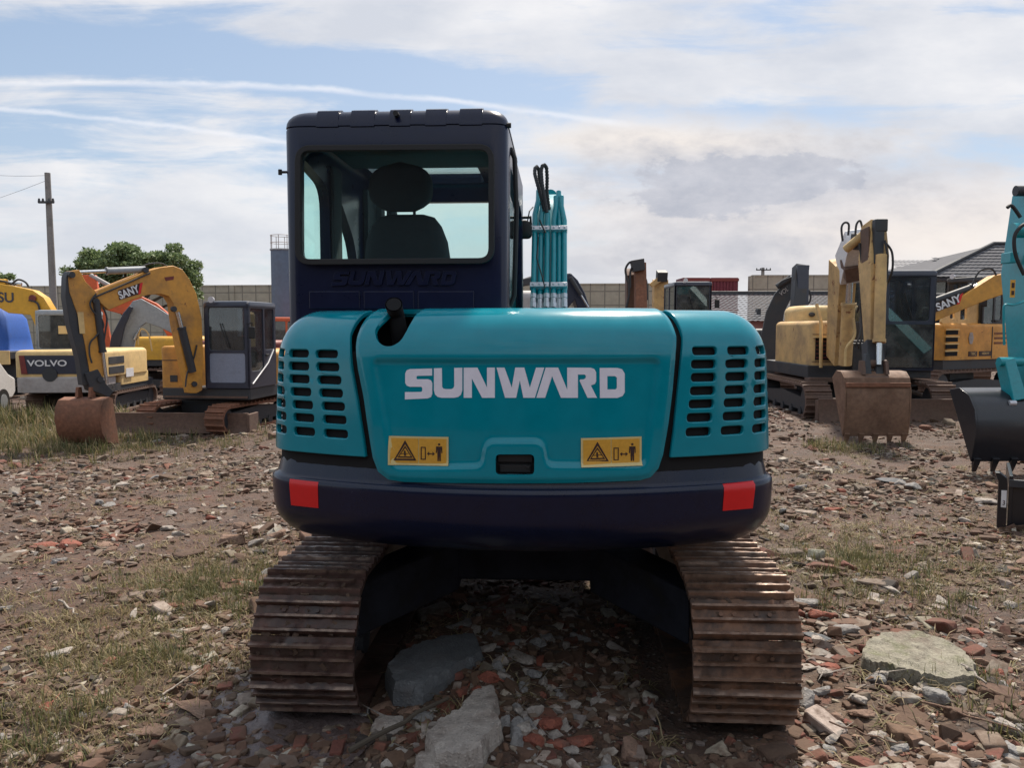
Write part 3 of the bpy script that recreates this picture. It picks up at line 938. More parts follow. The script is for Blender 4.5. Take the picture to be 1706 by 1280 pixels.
def sticker(x0, y0, x1, y1, skew, name='warning_sticker'):
    W, Hh = x1 - x0, y1 - y0
    def q(a, b): return (x0 + a * W, y0 + b * Hh + skew * (a - 0.5))
    rect = lambda i: [q(i, 2 * i), q(1 - i, 2 * i), q(1 - i, 1 - 2 * i), q(i, 1 - 2 * i)]
    s0 = surf_decal(name, [rect(0)], M['yeledge'], door, off=0.003, grid=0.02)
    surf_decal('sticker_face', [[q(.035, .07), q(.49, .07), q(.49, .93), q(.035, .93)], [q(.505, .07), q(.965, .07), q(.965, .93), q(.505, .93)]], M['yel'], s0, off=0.0045, grid=0.02)
    tri = [q(.27, .14), q(.46, .84), q(.08, .84)]
    tri_in = [q(.27, .27), q(.42, .78), q(.12, .78)]
    t2 = [q(.27, .33), q(.395, .745), q(.145, .745)]
    t2i = [q(.27, .40), q(.37, .70), q(.17, .70)]
    ink = [tri, t2]
    holes = {0: [tri_in], 1: [t2i]}
    ink += [[q(.25, .50), q(.275, .50), q(.285, .68), q(.255, .68)], [q(.20, .60), q(.34, .585), q(.34, .605), q(.20, .62)]]
    b = [q(.535, .36), q(.62, .36), q(.62, .80), q(.535, .80)]; bi = [q(.55, .39), q(.605, .39), q(.605, .77), q(.55, .77)]
    holes[len(ink)] = [bi]; ink.append(b)
    ink.append([q(.64, .59), q(.675, .52), q(.675, .575), q(.735, .575), q(.735, .52), q(.77, .59), q(.735, .66), q(.735, .605), q(.675, .605), q(.675, .66)])
    ink.append([q(.845 + .02 * math.cos(t * math.pi / 4), .26 + .04 * math.sin(t * math.pi / 4)) for t in range(8)])
    ink.append([q(.795, .335), q(.895, .335), q(.90, .56), q(.885, .56), q(.88, .42), q(.875, .42), q(.872, .84), q(.852, .84), q(.845, .60), q(.838, .84), q(.818, .84), q(.815, .42), q(.81, .42), q(.805, .56), q(.79, .56)])
    surf_decal('pictogram', ink, M['ink'], s0, off=0.0060, holes_px=holes, grid=0.03)
sticker(648.5, 727.5, 747, 775.5, 2)
sticker(968, 729, 1069, 777, -3)

# handle in its pocket
mb = MB(MF)
hu, hv = zip(*[(p.x, p.y) for p in pk])
u0, u1, v0, v1 = min(hu) - .006, max(hu) + .006, min(hv) - .006, max(hv) + .006
c = [hood(u0, v0, .035), hood(u1, v0, .035), hood(u1, v1, .035), hood(u0, v1, .035)]
mb.prism(c, (0, .01, 0))
o_ = mb.build('handle_pocket', M['black'], door)
mb = MB(MF)
um, vm = (u0 + u1) / 2, (v0 + v1) / 2
for (a, b, c_, d_) in ((u0 + .012, u1 - .012, vm + .006, v1 - .010), (u0 + .02, u1 - .02, v0 + .012, vm - .004)):
    Q = [hood(a, c_, .016), hood(b, c_, .016), hood(b, d_, .012), hood(a, d_, .012)]
    mb.prism(Q, (0, .018, 0))
Q = hood(u1 - .03, vm - .012, .008)
mb.cyl(Q + Vector((0, -.002, 0)), Q + Vector((0, .012, 0)), .007)
mb.build('door_handle', M['black'], door, bevel=.003)

# dark sheet behind seams and louvres, standing in for the bay's inner shade
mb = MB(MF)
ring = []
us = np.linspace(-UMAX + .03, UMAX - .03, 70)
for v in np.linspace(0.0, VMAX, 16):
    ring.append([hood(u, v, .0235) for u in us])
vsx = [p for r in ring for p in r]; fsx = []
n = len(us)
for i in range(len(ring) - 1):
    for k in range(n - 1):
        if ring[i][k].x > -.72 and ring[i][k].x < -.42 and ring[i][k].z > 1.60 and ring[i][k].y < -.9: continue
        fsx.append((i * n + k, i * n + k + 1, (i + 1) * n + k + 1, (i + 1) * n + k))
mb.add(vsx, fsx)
mb.build('engine_bay_shade', M['void'], ex, fix=False)
# top deck
mb = MB(MF)
top = [hood(u, VMAX, 0.004) for u in us]
mb.prism([(p.x, p.y, HZT - .03) for p in top], (0, 0, .026))
mb.build('top_deck', M['teal'], ex, bevel=.004)

# --- counterweight
cp = [(0.075, 1.222), (0.045, 1.205), (0.030, 1.185), (0.022, 1.155), (0.012, 1.118), (-0.004, 1.108), (-0.012, 1.098), (-0.014, 1.08), (-0.010, 1.00)]
for i in range(1, 13):
    a = math.pi / 2 * i / 12
    cp.append((-0.010 + 0.20 * (1 - math.cos(a)), 1.00 - 0.180 * math.sin(a)))
cs, cP = mkprof(cp)
cwf = lambda u, v, d=0.0: hood(u, v, d, (cs, cP))
def cwd(u, v, d=0.0):
    # profile runs downward, so depth direction is mirrored: recompute simply
    i_ = float(np.interp(v, cs, cP[:, 0])); z = float(np.interp(v, cs, cP[:, 1]))
    x, y, nx, ny = plan(u, i_ + d)
    return Vector((x, y, z))
mb = MB(MF)
us2 = np.concatenate([np.linspace(-UMAX, -0.6, 60), np.linspace(-0.6, 0.6, 30)[1:-1], np.linspace(0.6, UMAX, 60)])
vv = np.unique(np.concatenate([cs, np.linspace(0, cs[-1], 24)]))
n = len(us2)
G = [[cwd(u, v) for u in us2] for v in vv]
vsx = [p for r in G for p in r]; fsx = []
for i in range(len(G) - 1):
    for k in range(n - 1):
        fsx.append((i * n + k, (i + 1) * n + k, (i + 1) * n + k + 1, i * n + k + 1))
fsx.append(tuple(range((len(G) - 1) * n, len(G) * n)))
fsx.append(tuple(range(n))[::-1])
mb.add(vsx, fsx)
cw = mb.build('counterweight', M['navy'], ex, sharp=50)
cinv = make_inv(cwd, float(cs[-1]))
refl = [[(483.5, 798), (531, 803.5), (531, 847), (485.5, 842)], [(1203.5, 806.5), (1254, 801), (1253.5, 847), (1203.5, 851.5)]]
for r_ in refl:
    surf_decal('red_reflector', [r_], M['red'], cw, off=0.001, inv=cinv, fn=cwd, grid=0.012)

# --- exhaust
def L(px, py, Y): return MFI @ at(px, py, Y)
mb = MB(MF)
p0 = L(668, 575, 3.42); p1 = L(664, 548, 3.38); p2 = L(660, 524, 3.38); p3 = L(656, 507, 3.31)
mb.tube([p0, p1, p2, p2.lerp(p3, .5) + Vector((0, -.01, .004)), p3], [.036, .036, .035, .034, .036], 18, cap=False)
mb.tube([p3, p2.lerp(p3, .5) + Vector((0, -.01, .004))], [.031, .028], 18, cap=True)
mb.build('exhaust_pipe', M['void'], ex)
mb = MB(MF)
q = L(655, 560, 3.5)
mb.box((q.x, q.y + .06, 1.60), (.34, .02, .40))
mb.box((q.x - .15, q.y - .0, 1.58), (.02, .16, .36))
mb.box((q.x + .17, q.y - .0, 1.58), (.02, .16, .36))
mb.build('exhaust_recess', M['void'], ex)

# --- cab
XL, XR, YR, YF, ZB, ZT = -1.090, -0.056, -1.06, 0.60, 1.12, 2.735
def bool_cut(ob, cutters):
    for i, c_ in enumerate(cutters):
        md = ob.modifiers.new('b', 'BOOLEAN'); md.operation = 'DIFFERENCE'; md.object = c_; md.solver = 'EXACT'
    dg = bpy.context.evaluated_depsgraph_get(); dg.update()
    me = bpy.data.meshes.new_from_object(ob.evaluated_get(dg))
    ob.modifiers.clear(); ob.data = me
    for c_ in cutters:
        bpy.data.objects.remove(c_)
    bm = bmesh.new(); bm.from_mesh(me)
    for f in bm.faces: f.smooth = True
    for e in bm.edges:
        e.smooth = not (len(e.link_faces) != 2 or e.calc_face_angle(0) > R(32))
    bm.to_mesh(me); bm.free()
def cabform(inset, mbx, bev_v, bev_t, n=6):
    x0, x1, y0, y1 = XL + inset, XR - inset, YR + inset, YF - inset
    zt = ZT - inset
    rings = []
    def rect(x0, x1, y0, y1, r, z):
        return [(p[0], p[1], z) for p in roundpoly([(x0, y0), (x1, y0), (x1, y1), (x0, y1)], r, n)]
    rings.append(rect(x0, x1, y0, y1 + .02, bev_v, ZB + (inset)))
    rings.append(rect(x0 - 0, x1, y0, y1 + .02, bev_v, 2.0))
    rings.append(rect(x0, x1, y0, y1 - .05, bev_v, zt - bev_t))
    for i in range(1, 7):
        a = math.pi / 2 * i / 6
        d = bev_t * (1 - math.cos(a)); z = zt - bev_t + bev_t * math.sin(a)
        rings.append(rect(x0 + .004 + d, x1 - .004 - d, y0 + .004 + d, y1 - .05 - d, max(bev_v - d * .4, .02), z))
    mbx.loft(rings)
mb = MB(MF); cabform(0, mb, .075, .085)
cab = mb.build('cab', M['cabnavy'], ex)
cuts = []
mb = MB(MF); cabform(.055, mb, .05, .05); cuts.append(mb.build('cut', M['liner'], ex))
def cutprism(pts, off):
    mb = MB(MF); mb.prism(pts, off); cuts.append(mb.build('cut', M['liner'], ex))
# rear window from photo pixels on the rear plane
def rearp(px, py, y=YR):
    d = MFI.to_3x3() @ ray(px, py); o = MFI @ CAM
    return o + d * ((y - o.y) / d.y)
rw = [rearp(*p) for p in [(500, 249), (820, 247), (820, 436), (500, 438)]]
rw2 = roundpoly([(p.x, p.z) for p in rw], .06, 6)
cutprism([(p[0], YR - .1, p[1]) for p in rw2], (0, .3, 0))
lw1 = roundpoly([(-.99, 1.50), (-.50, 1.45), (-.50, 2.48), (-.99, 2.56)], .12)
cutprism([(XL - .1, p[0], p[1]) for p in lw1], (.3, 0, 0))
lw2 = roundpoly([(-.32, 1.45), (.20, 1.25), (.20, 1.80), (.02, 2.25), (-.32, 2.48)], .10)
cutprism([(XL - .1, p[0], p[1]) for p in lw2], (.3, 0, 0))
ww = roundpoly([(-.99, 1.28), (-.15, 1.28), (-.15, 2.56), (-.99, 2.56)], .05)
cutprism([(p[0], YF - .2, p[1]) for p in ww], (0, .5, 0))
rwi = roundpoly([(-.93, 1.55), (.40, 1.4), (.36, 2.45), (-.88, 2.52)], .09)
cutprism([(XR - .15, p[0], p[1]) for p in rwi], (.3, 0, 0))
ht = roundpoly([(-.95, -.06), (-.30, -.06), (-.30, .47), (-.95, .47)], .04)
cutprism([(p[0], p[1], ZT - .2), ][:0] or [(p[0], p[1], ZT - .2) for p in ht], (0, 0, .4))
bool_cut(cab, cuts)
cab.data.materials.clear(); cab.data.materials.append(M['cabnavy'])
def pane(pts, off, m=None, name='window'):
    mb = MB(MF); mb.prism(pts, off); return mb.build(name, m or M['glass'], cab)
pane([(p[0], YR + .012, p[1]) for p in rw2], (0, .006, 0), name='rear_window')
pane([(XL + .02, p[0], p[1]) for p in lw1], (.006, 0, 0), M['glass2'])
pane([(XL + .02, p[0], p[1]) for p in lw2], (.006, 0, 0), M['glass2'])
pane([(p[0], YF - .02, p[1]) for p in ww], (0, .006, 0), name='windscreen')
pane([(XR - .026, p[0], p[1]) for p in rwi], (.006, 0, 0))
pane([(p[0], p[1], ZT - .03) for p in ht], (0, 0, .006), name='roof_hatch')
# gasket
def ringprism(mb, outer, inner, y0, y1):
    plate(mb, outer, [inner], (0, y0, 0), (1, 0, 0), (0, 0, 1), -(y1 - y0))
def off2(poly, d):
    n = len(poly); out = []
    for i in range(n):
        a = Vector(poly[i - 1]); b = Vector(poly[(i + 1) % n]); t = (b - a).normalized()
        p = Vector(poly[i]); out.append((p.x + t.y * d, p.y - t.x * d))
    return out
ccw = rw2 if sum(rw2[i][0] * rw2[(i + 1) % len(rw2)][1] - rw2[(i + 1) % len(rw2)][0] * rw2[i][1] for i in range(len(rw2))) > 0 else rw2[::-1]
mb = MB(MF)
ringprism(mb, off2(ccw, .012), off2(ccw, -.014), YR - .006, YR + .03)
mb.build('window_seal', M['black'], cab, bevel=.003)
# inner liner faces (ceiling and pillars trim)
mb = MB(MF)
mb.b2(XL + .08, XR - .08, YR + .10, -.09, ZT - .075, ZT - .06)
mb.b2(XL + .057, XL + .075, -.49, -.33, 1.4, 2.6)
mb.b2(XL + .057, XL + .09, 0.22, .53, 1.3, 2.6)
mb.b2(XL + .057, XL + .13, .42, .52, 1.2, 2.6)
mb.build('cab_lining', M['liner'], cab, bevel=.006)
# roof cap with ribs
mb = MB(MF)
zc_ = rearp(660, 207).z
def rect2(x0, x1, y0, y1, r, z): return [(p[0], p[1], z) for p in roundpoly([(x0, y0), (x1, y0), (x1, y1), (x0, y1)], r, 6)]
o2 = .001
rg = [rect2(XL - o2, XR + o2, YR - o2, -.1, .08, zc_)]
rg = [rect2(XL - o2, XR + o2, YR - o2, -.13, .08, zc_), rect2(XL - o2, XR + o2, YR - o2, -.13, .08, ZT - .07)]
for i in range(1, 7):
    a = math.pi / 2 * i / 6; d = .075 * (1 - math.cos(a))
    rg.append(rect2(XL - o2 + d, XR + o2 - d, YR - o2 + d, -.13, .08, ZT - .07 + .078 * math.sin(a)))
mb.loft(rg)
for a, b in ((526, 563), (583, 623), (648, 683), (708, 743), (765, 803)):
    xa = rearp(a, 190).x; xb = rearp(b, 190).x
    pr = [(YR - .003, ZT - .075), (YR + .004, ZT - .03), (YR + .030, ZT + .004), (YR + .075, ZT + .018), (-.2, ZT + .020), (-.16, ZT - .02)]
    mb.prism([(xa, y, z) for y, z in pr], (xb - xa, 0, 0))
# behind the hatch, narrow side rails and front cap
roof = mb.build('roof_cap', M['cabnavy'], cab, bevel=.008)
mb = MB(MF)
q = rearp(661, 191); mb.cyl((q.x, YR - .03, q.z), (q.x, YR + .02, q.z), .012); mb.build('bolt', M['black'], cab); mb = MB(MF)
q = rearp(479, 283); mb.cyl((XL + .01, YR + .05, q.z), (XL - .035, YR + .05, q.z), .006); mb.cyl((XL - .03, YR + .05, q.z - .012), (XL - .03, YR + .05, q.z + .012), .009); mb.build('bolt', M['black'], cab); mb = MB(MF)
q = rearp(846, 204); mb.cyl((XR - .01, YR + .05, q.z), (XR + .012, YR + .05, q.z), .012)
mb.build('bolt', M['black'], cab)
# embossed lettering on the cab back: same strokes, rescaled to x 553..762, y 451..476, leaning
mb = MB(MF)
def embossP(a, b):
    X0, X1 = 140, 1632
    t = (a - X0) / (X1 - X0); s_ = (b - 92) / 206
    px = 556 + t * 204 - (s_ - .5) * 6; py = 451.5 + s_ * 24
    p = rearp(px, py); return (p.x, p.z)
for k in 'SUNWAD':
    pl = [embossP(a, b) for a, b in LET[k]]
    hl = [[embossP(a, b) for a, b in DH]] if k == 'D' else []
    plate(mb, pl, hl, (0, YR - .012, 0), (1, 0, 0), (0, 0, 1), .02)
mb.build('embossed_lettering', M['cabnavy'], cab, bevel=.0035, seg=2)
# shallow pressed rectangles in the lower cab back
mb = MB(MF)
for a, b in ((515, 600), (606, 690), (696, 790)):
    p = rearp(a, 485); q = rearp(b, 515)
    mb.b2(p.x, q.x, YR - .006, YR + .01, q.z, p.z)
mb.build('pressed_panel', M['cabnavy'], cab, bevel=.005)
# mirror and handrail on the right of the cab
mb = MB(MF)
a = L(862, 363, 5.15); b = L(884, 362, 5.2)
mb.tube([a - Vector((.06, 0, 0)), a, b, b - Vector((0, 0, .05))], .010, 8)
mb.build('mirror_arm', M['black'], cab)
mb = MB(MF)
q = L(873, 382, 5.2)
rg = []
for dy_, s_ in ((-.035, .55), (-.028, .85), (0, 1.0), (.02, 1.0), (.025, .9)):
    rg.append([(q.x + x * s_, q.y + dy_, q.z + z * s_) for x, z in roundpoly([(-.05, -.06), (.05, -.06), (.052, .03), (.02, .062), (-.04, .058)], .03, 4)])
mb.loft(rg)
mb.build('mirror', M['black'], cab)
mb = MB(MF)
xr = XR + .02
mb.tube([(xr - .02, -.9, 1.85), (xr, -.9, 1.9), (xr + .01, -.88, 2.3), (xr, -.86, 2.55), (xr - .02, -.84, 2.6)], .012, 8)
mb.build('handrail', M['black'], cab)
# seat
mb = MB(MF)
def seatring(cx_, cy_, cz_, wx, th, r=.05): return [(cx_ + a, cy_ + b, cz_) for a, b in roundpoly([(-wx, -th), (wx, -th), (wx, th), (-wx, th)], min(r, th * .9), 5)]
ys = -.42
c0 = L(681, 440, ys + MO.y + .02)
rg = []
for z, wx, th, dy_ in ((1.45, .25, .06, .0), (1.75, .255, .075, -.0), (2.05, .235, .08, -.03), (2.20, .215, .08, -.05), (2.28, .185, .075, -.055), (2.325, .15, .06, -.06), (2.34, .10, .03, -.06)):
    rg.append(seatring(c0.x, ys + dy_, z, wx, th, .07))
mb.loft(rg)
mb.build('seat_back', M['seat'], cab)
mb = MB(MF); mb.b2(c0.x - .25, c0.x + .25, ys + .02, ys + .52, 1.40, 1.55); mb.build('seat_cushion', M['seat'], cab, bevel=.05, seg=4)
mb = MB(MF)
hc = L(668, 312, ys + MO.y - .04)
rg = []
for t in np.linspace(-1, 1, 13):
    wv = .168 * (1 - abs(t) ** 2.6) ** .5 if t > -.0 else .168 * (1 - abs(t) ** 3.6 * .55)
    if t == 1: wv = .01
    rg.append(seatring(hc.x, hc.y, hc.z + .125 * t, max(wv, .012), .055 * (1 - .5 * t * t), .05))
mb.loft(rg)
mb.build('headrest', M['seat'], cab)
mb = MB(MF)
for dx_ in (-.07, .07):
    mb = MB(MF); mb.cyl((hc.x + dx_, hc.y, hc.z - .25), (hc.x + dx_, hc.y, hc.z - .05), .008); mb.build('headrest_post', M['dark'], cab)
mb = MB(MF)
mb.tube([(-.98, .05, 1.3), (-.98, .06, 1.85), (-.97, .05, 1.98), (-.94, .0, 2.03), (-.93, -.05, 1.98)], .018, 8); mb.build('grab_handle', M['black'], cab); mb = MB(MF)
mb.tube([(-.80, .35, 1.1), (-.80, .28, 1.7)], .03, 8); mb.box((-.80, .28, 1.72), (.09, .06, .12)); mb.build('control_lever', M['black'], cab); mb = MB(MF)
mb.tube([(-.35, .35, 1.1), (-.36, .25, 1.62)], .025, 8); mb.box((-.36, .24, 1.68), (.05, .05, .14))
mb.build('control_lever', M['black'], cab)
mb = MB(MF)
mb.tube([(-.86, .50, 1.7), (-.84, .47, 2.2), (-.90, .45, 2.5)], .03, 8)
mb.build('wiper_column', M['liner'], cab)

# --- boom with its pipes
mb = MB(MF)
bx = 0.112
def sidepr(mb, pts, x0, x1): mb.prism([(x0, y, z) for y, z in pts], (x1 - x0, 0, 0))
bm_pts = [(.30, 1.05), (.12, 1.25), (.16, 1.62), (.64, 2.52), (.86, 2.66), (1.3, 2.66), (3.4, 2.30), (3.46, 2.16), (3.3, 2.08), (1.55, 2.25), (1.15, 2.05), (.55, 1.15)]
sidepr(mb, bm_pts, bx - .095, bx + .095)
boom = mb.build('boom', M['teal2'], ex, bevel=.012)
e0 = Vector((0, .16, 1.62)); e1 = Vector((0, .64, 2.52)); ed = (e1 - e0).normalized(); en = Vector((0, -ed.z, ed.y))
xs = [L(p, 400, 5.05).x for p in (890, 902, 914, 926, 938)]
pxs = [889, 900, 911, 922.5, 932, 940.5]
pipes = []
for i, p in enumerate(pxs):
    x = L(p, 410, 5.05).x
    off = .035 if i in (0, 2, 3, 5) else .022
    a = e0 + en * off; b = e1 + en * off
    a = a + ed * .36
    b = b - ed * (.06 + .05 * (i % 2))
    t_in = (.022, .008, -.014, .012, -.006, -.02)[i]
    path = [(x, a.y, a.z), (x, b.y, b.z), (x + t_in, b.y + .05, b.z + .10), (x + t_in, b.y + .09, b.z + .17)]
    mb = MB(MF); mb.tube(path, .0175, 10)
    mb.build('hydraulic_pipe', M['teal2'], boom)
    mb = MB(MF)
    g = Vector((x, a.y, a.z))
    mb.cyl(g - ed * .0, g - ed * .03, .021, n=6); mb.cyl(g - ed * .032, g - ed * .06, .018, n=8); mb.cyl(g - ed * .062, g - ed * .10, .0215, n=6)
    mb.build('pipe_fitting', M['zinc'], boom)
    mb = MB(MF)
    h0 = g - ed * .10
    mb.tube([h0, h0 - ed * .08, h0 - ed * .16 + Vector((0, .05, -.04)), h0 + Vector((0, .15, -.35))], .0165, 8)
    mb.build('hose', M['hose'], boom)
for t_, hh in ((.80, .02), (.385, .018)):
    for xa, xb in ((pxs[0] - 6, pxs[2] + 4), (pxs[3] - 5, pxs[5] + 5)):
        x0 = L(xa, 410, 5.05).x; x1 = L(xb, 410, 5.05).x
        c_ = e0 + ed * ((e1 - e0).length * t_ + .02) + en * .045
        mb = MB(MF)
        rot = Matrix.Rotation(math.atan2(ed.z, ed.y) - math.pi / 2, 3, 'X')
        mb.box(((x0 + x1) / 2, c_.y, c_.z), (x1 - x0, .05, .032), rot)
        for k in range(3):
            xx = x0 + (x1 - x0) * (k + .5) / 3
            mb.cyl(Vector((xx, c_.y, c_.z)) + en * .02, Vector((xx, c_.y, c_.z)) + en * .034, .007, n=6)
        mb.build('pipe_clamp', M['zinc'], boom, bevel=.003)
# gathered hose loops above
for px0, top, px1, ya in ((891, 277, 904, 5.25), (903, 274, 912, 5.2)):
    mb = MB(MF)
    if px0 == 891:
        pts = [L(907, 352, 5.2), L(902, 330, 5.2), L(895, 305, 5.22), L(891, 290, 5.25), L(891, 281, 5.27), L(894, 277.5, 5.28), L(897.5, 282, 5.32), L(899, 300, 5.36), L(905, 325, 5.4), L(909, 345, 5.42)]
    else:
        pts = [L(911, 354, 5.16), L(907, 330, 5.17), L(903, 305, 5.18), L(901.5, 286, 5.2), L(903, 277, 5.2), L(906.5, 274, 5.21), L(910.5, 279, 5.22), L(911.5, 295, 5.24), L(911, 320, 5.27), L(915, 350, 5.3)]
    mb.tube(pts, .0105, 10)
    # spiral guard
    P_ = subdiv([tuple(p) for p in pts], .022, closed=False)
    for p, q_ in zip(P_[:-1], P_[1:]):
        if (q_ - p).length > .004:
            mb.tube([p, p + (q_ - p).normalized() * .011], .0125, 10)
    mb.build('hose', M['hose'], boom)
mb = MB(MF)
mb.tube([L(888, 345, 5.1), L(882, 352, 5.05), L(879, 368, 5.05)], .004, 6)
mb.tube([L(899, 366, 5.0), L(903, 376, 5.0), L(909, 388, 4.98)], .005, 6)
mb.tube([L(897, 395, 4.96), L(894, 430, 4.93), L(903, 460, 4.9), L(908, 480, 4.88)], .004, 6)
mb.build('cable', M['black'], boom)
# arm, bucket, blade ahead of the machine
mb = MB(MF)
sidepr(mb, [(3.1, 2.45), (3.35, 2.62), (3.6, 2.3), (3.5, 1.0), (3.35, .95), (3.22, 1.9)], bx - .08, bx + .08)
mb.build('arm', M['teal2'], ex, bevel=.01)
mb = MB(MF)
mb.cyl((bx, 1.3, 2.72), (bx, 2.3, 2.78), .05); mb.cyl((bx, 2.3, 2.78), (bx, 3.25, 2.60), .025)
mb.build('arm_cylinder', M['teal2'], ex)
mb = MB(MF)
bp = [(3.2, .95), (3.55, .98), (3.75, .75), (3.72, .45), (3.5, .2), (3.15, .12)]
bi2 = [(y - .0, z) for y, z in bp]
ring_o = [(y, z) for y, z in bp]
for x0, x1 in ((-.32, -.29), (.29, .32)):
    mb.prism([(bx + x0, y, z) for y, z in bp], (x1 - x0, 0, 0))
for (y0, z0), (y1, z1) in zip(bp[:-1], bp[1:]):
    d = Vector((0, y1 - y0, z1 - z0)); nn = Vector((0, -d.z, d.y)).normalized() * .025
    mb.prism([(bx - .29, y0, z0), (bx - .29, y1, z1), (bx - .29, y1 + nn.y, z1 + nn.z), (bx - .29, y0 + nn.y, z0 + nn.z)], (.58, 0, 0))
for k in range(5):
    mb.b2(bx - .29 + k * .135, bx - .25 + k * .135, 3.02, 3.18, .09, .13)
mb.build('bucket', M['blk'], ex)
mb = MB(MF)
mb.prism([(-1.1, 1.98, .05), (-1.1, 2.06, .03), (-1.1, 2.10, .22), (-1.1, 2.06, .42), (-1.1, 2.0, .42), (-1.1, 2.04, .22)], (2.2, 0, 0))
mb.b2(-.5, -.38, 1.2, 2.02, .16, .28); mb.b2(.38, .5, 1.2, 2.02, .16, .28)
mb.build('dozer_blade', M['navy'], ex, bevel=.006)

# --- upper frame, right side bodywork
mb = MB(MF)
mb.b2(-1.06, 1.06, -1.1, 1.05, .88, 1.12)
mb.b2(-.35, .35, -.3, 1.0, .86, 1.2)
mb.build('revolving_frame', M['navy'], ex, bevel=.02)
mb = MB(MF)
mb.loft([[(p[0], p[1], z) for p in roundpoly([(.30, -.95), (1.06 - i_, -.95), (1.06 - i_, .85 - i_), (.30, .85 - i_)], .1, 5)] for z, i_ in ((1.12, 0), (1.50, 0), (1.66, .04), (1.72, .12))])
mb.build('side_body', M['teal'], ex)
# --- undercarriage
mb = MB(MF)
mb.cyl((0, 0, .70), (0, 0, .88), .50, n=40)
mb.build('swing_bearing', M['dark'], ex)
mb = MB(MF)
mb.b2(-.45, .45, -.55, 1.0, .40, .70)
for s_ in (-1, 1):
    for yy in (-1, 1):
        mb.prism([(s_ * .35, yy * .30, .66), (s_ * .35, yy * .55, .60), (s_ * .80, yy * 1.0, .50), (s_ * .80, yy * .70, .54)], (0, 0, -.26))
mb.build('chassis', M['under'], ex, bevel=.015)
TR, YA, YB = 0.30, -1.185, 1.33
per = 2 * (YB - YA) + 2 * math.pi * TR
NS = 41
def trackpos(s):
    s %= per; Ls = YB - YA
    if s < Ls: return YA + s, TR * 2 + .035, (1, 0), (0, 1)      # along top going forward, normal up
    s -= Ls
    if s < math.pi * TR:
        a = math.pi / 2 - s / TR
        return YB + TR * math.cos(a), TR + .035 + TR * math.sin(a), (math.sin(a), -math.cos(a)), (math.cos(a), math.sin(a))
    s -= math.pi * TR
    if s < Ls: return YB - s, .035, (-1, 0), (0, -1)
    s -= Ls
    a = -math.pi / 2 - s / TR
    return YA + TR * math.cos(a), TR + .035 + TR * math.sin(a), (math.sin(a), -math.cos(a)), (math.cos(a), math.sin(a))
def shoe_mesh(m):
    """one track plate: base plate, three grousers, in a frame x=width, y=travel, z=outward"""
    mb = MB()
    p = per / NS; hw = random.uniform(.218, .224)
    pr = [(-p * .46, -.012), (p * .52, -.012), (p * .52, .004), (p * .40, .006), (p * .35, .036), (p * .29, .036), (p * .24, .006),
          (p * .05, .004), (p * .015, .026), (-p * .045, .026), (-p * .08, .004), (-p * .30, .006), (-p * .345, .026), (-p * .405, .026), (-p * .44, .004), (-p * .47, -.006)]
    pr = pr[::-1]
    vs, fs = [], []
    N_ = 22
    for i in range(N_ + 1):
        x = -hw + 2 * hw * i / N_
        for (y, z) in pr: vs.append((x, y + random.uniform(-.0008, .0008), z + (random.uniform(-.0025, .0005) if z > .01 else random.uniform(.003, .012) if z > 0 and random.random() < .25 else 0)))
    n = len(pr)
    for i in range(N_):
        for k in range(n): fs.append((i * n + k, (i + 1) * n + k, (i + 1) * n + (k + 1) % n, i * n + (k + 1) % n))
    fs.append(tuple(range(n))); fs.append(tuple(range(N_ * n, N_ * n + n))[::-1])
    mb.add(vs, fs)
    # bolt heads in pairs
    for xx in (-.10, -.045, .045, .10):
        mb.cyl((xx, p * .13, .0), (xx, p * .13, .014), .010, n=6)
    o = mb.build('track_shoe', m, None, sharp=35)
    me = o.data; bpy.data.objects.remove(o)
    return me
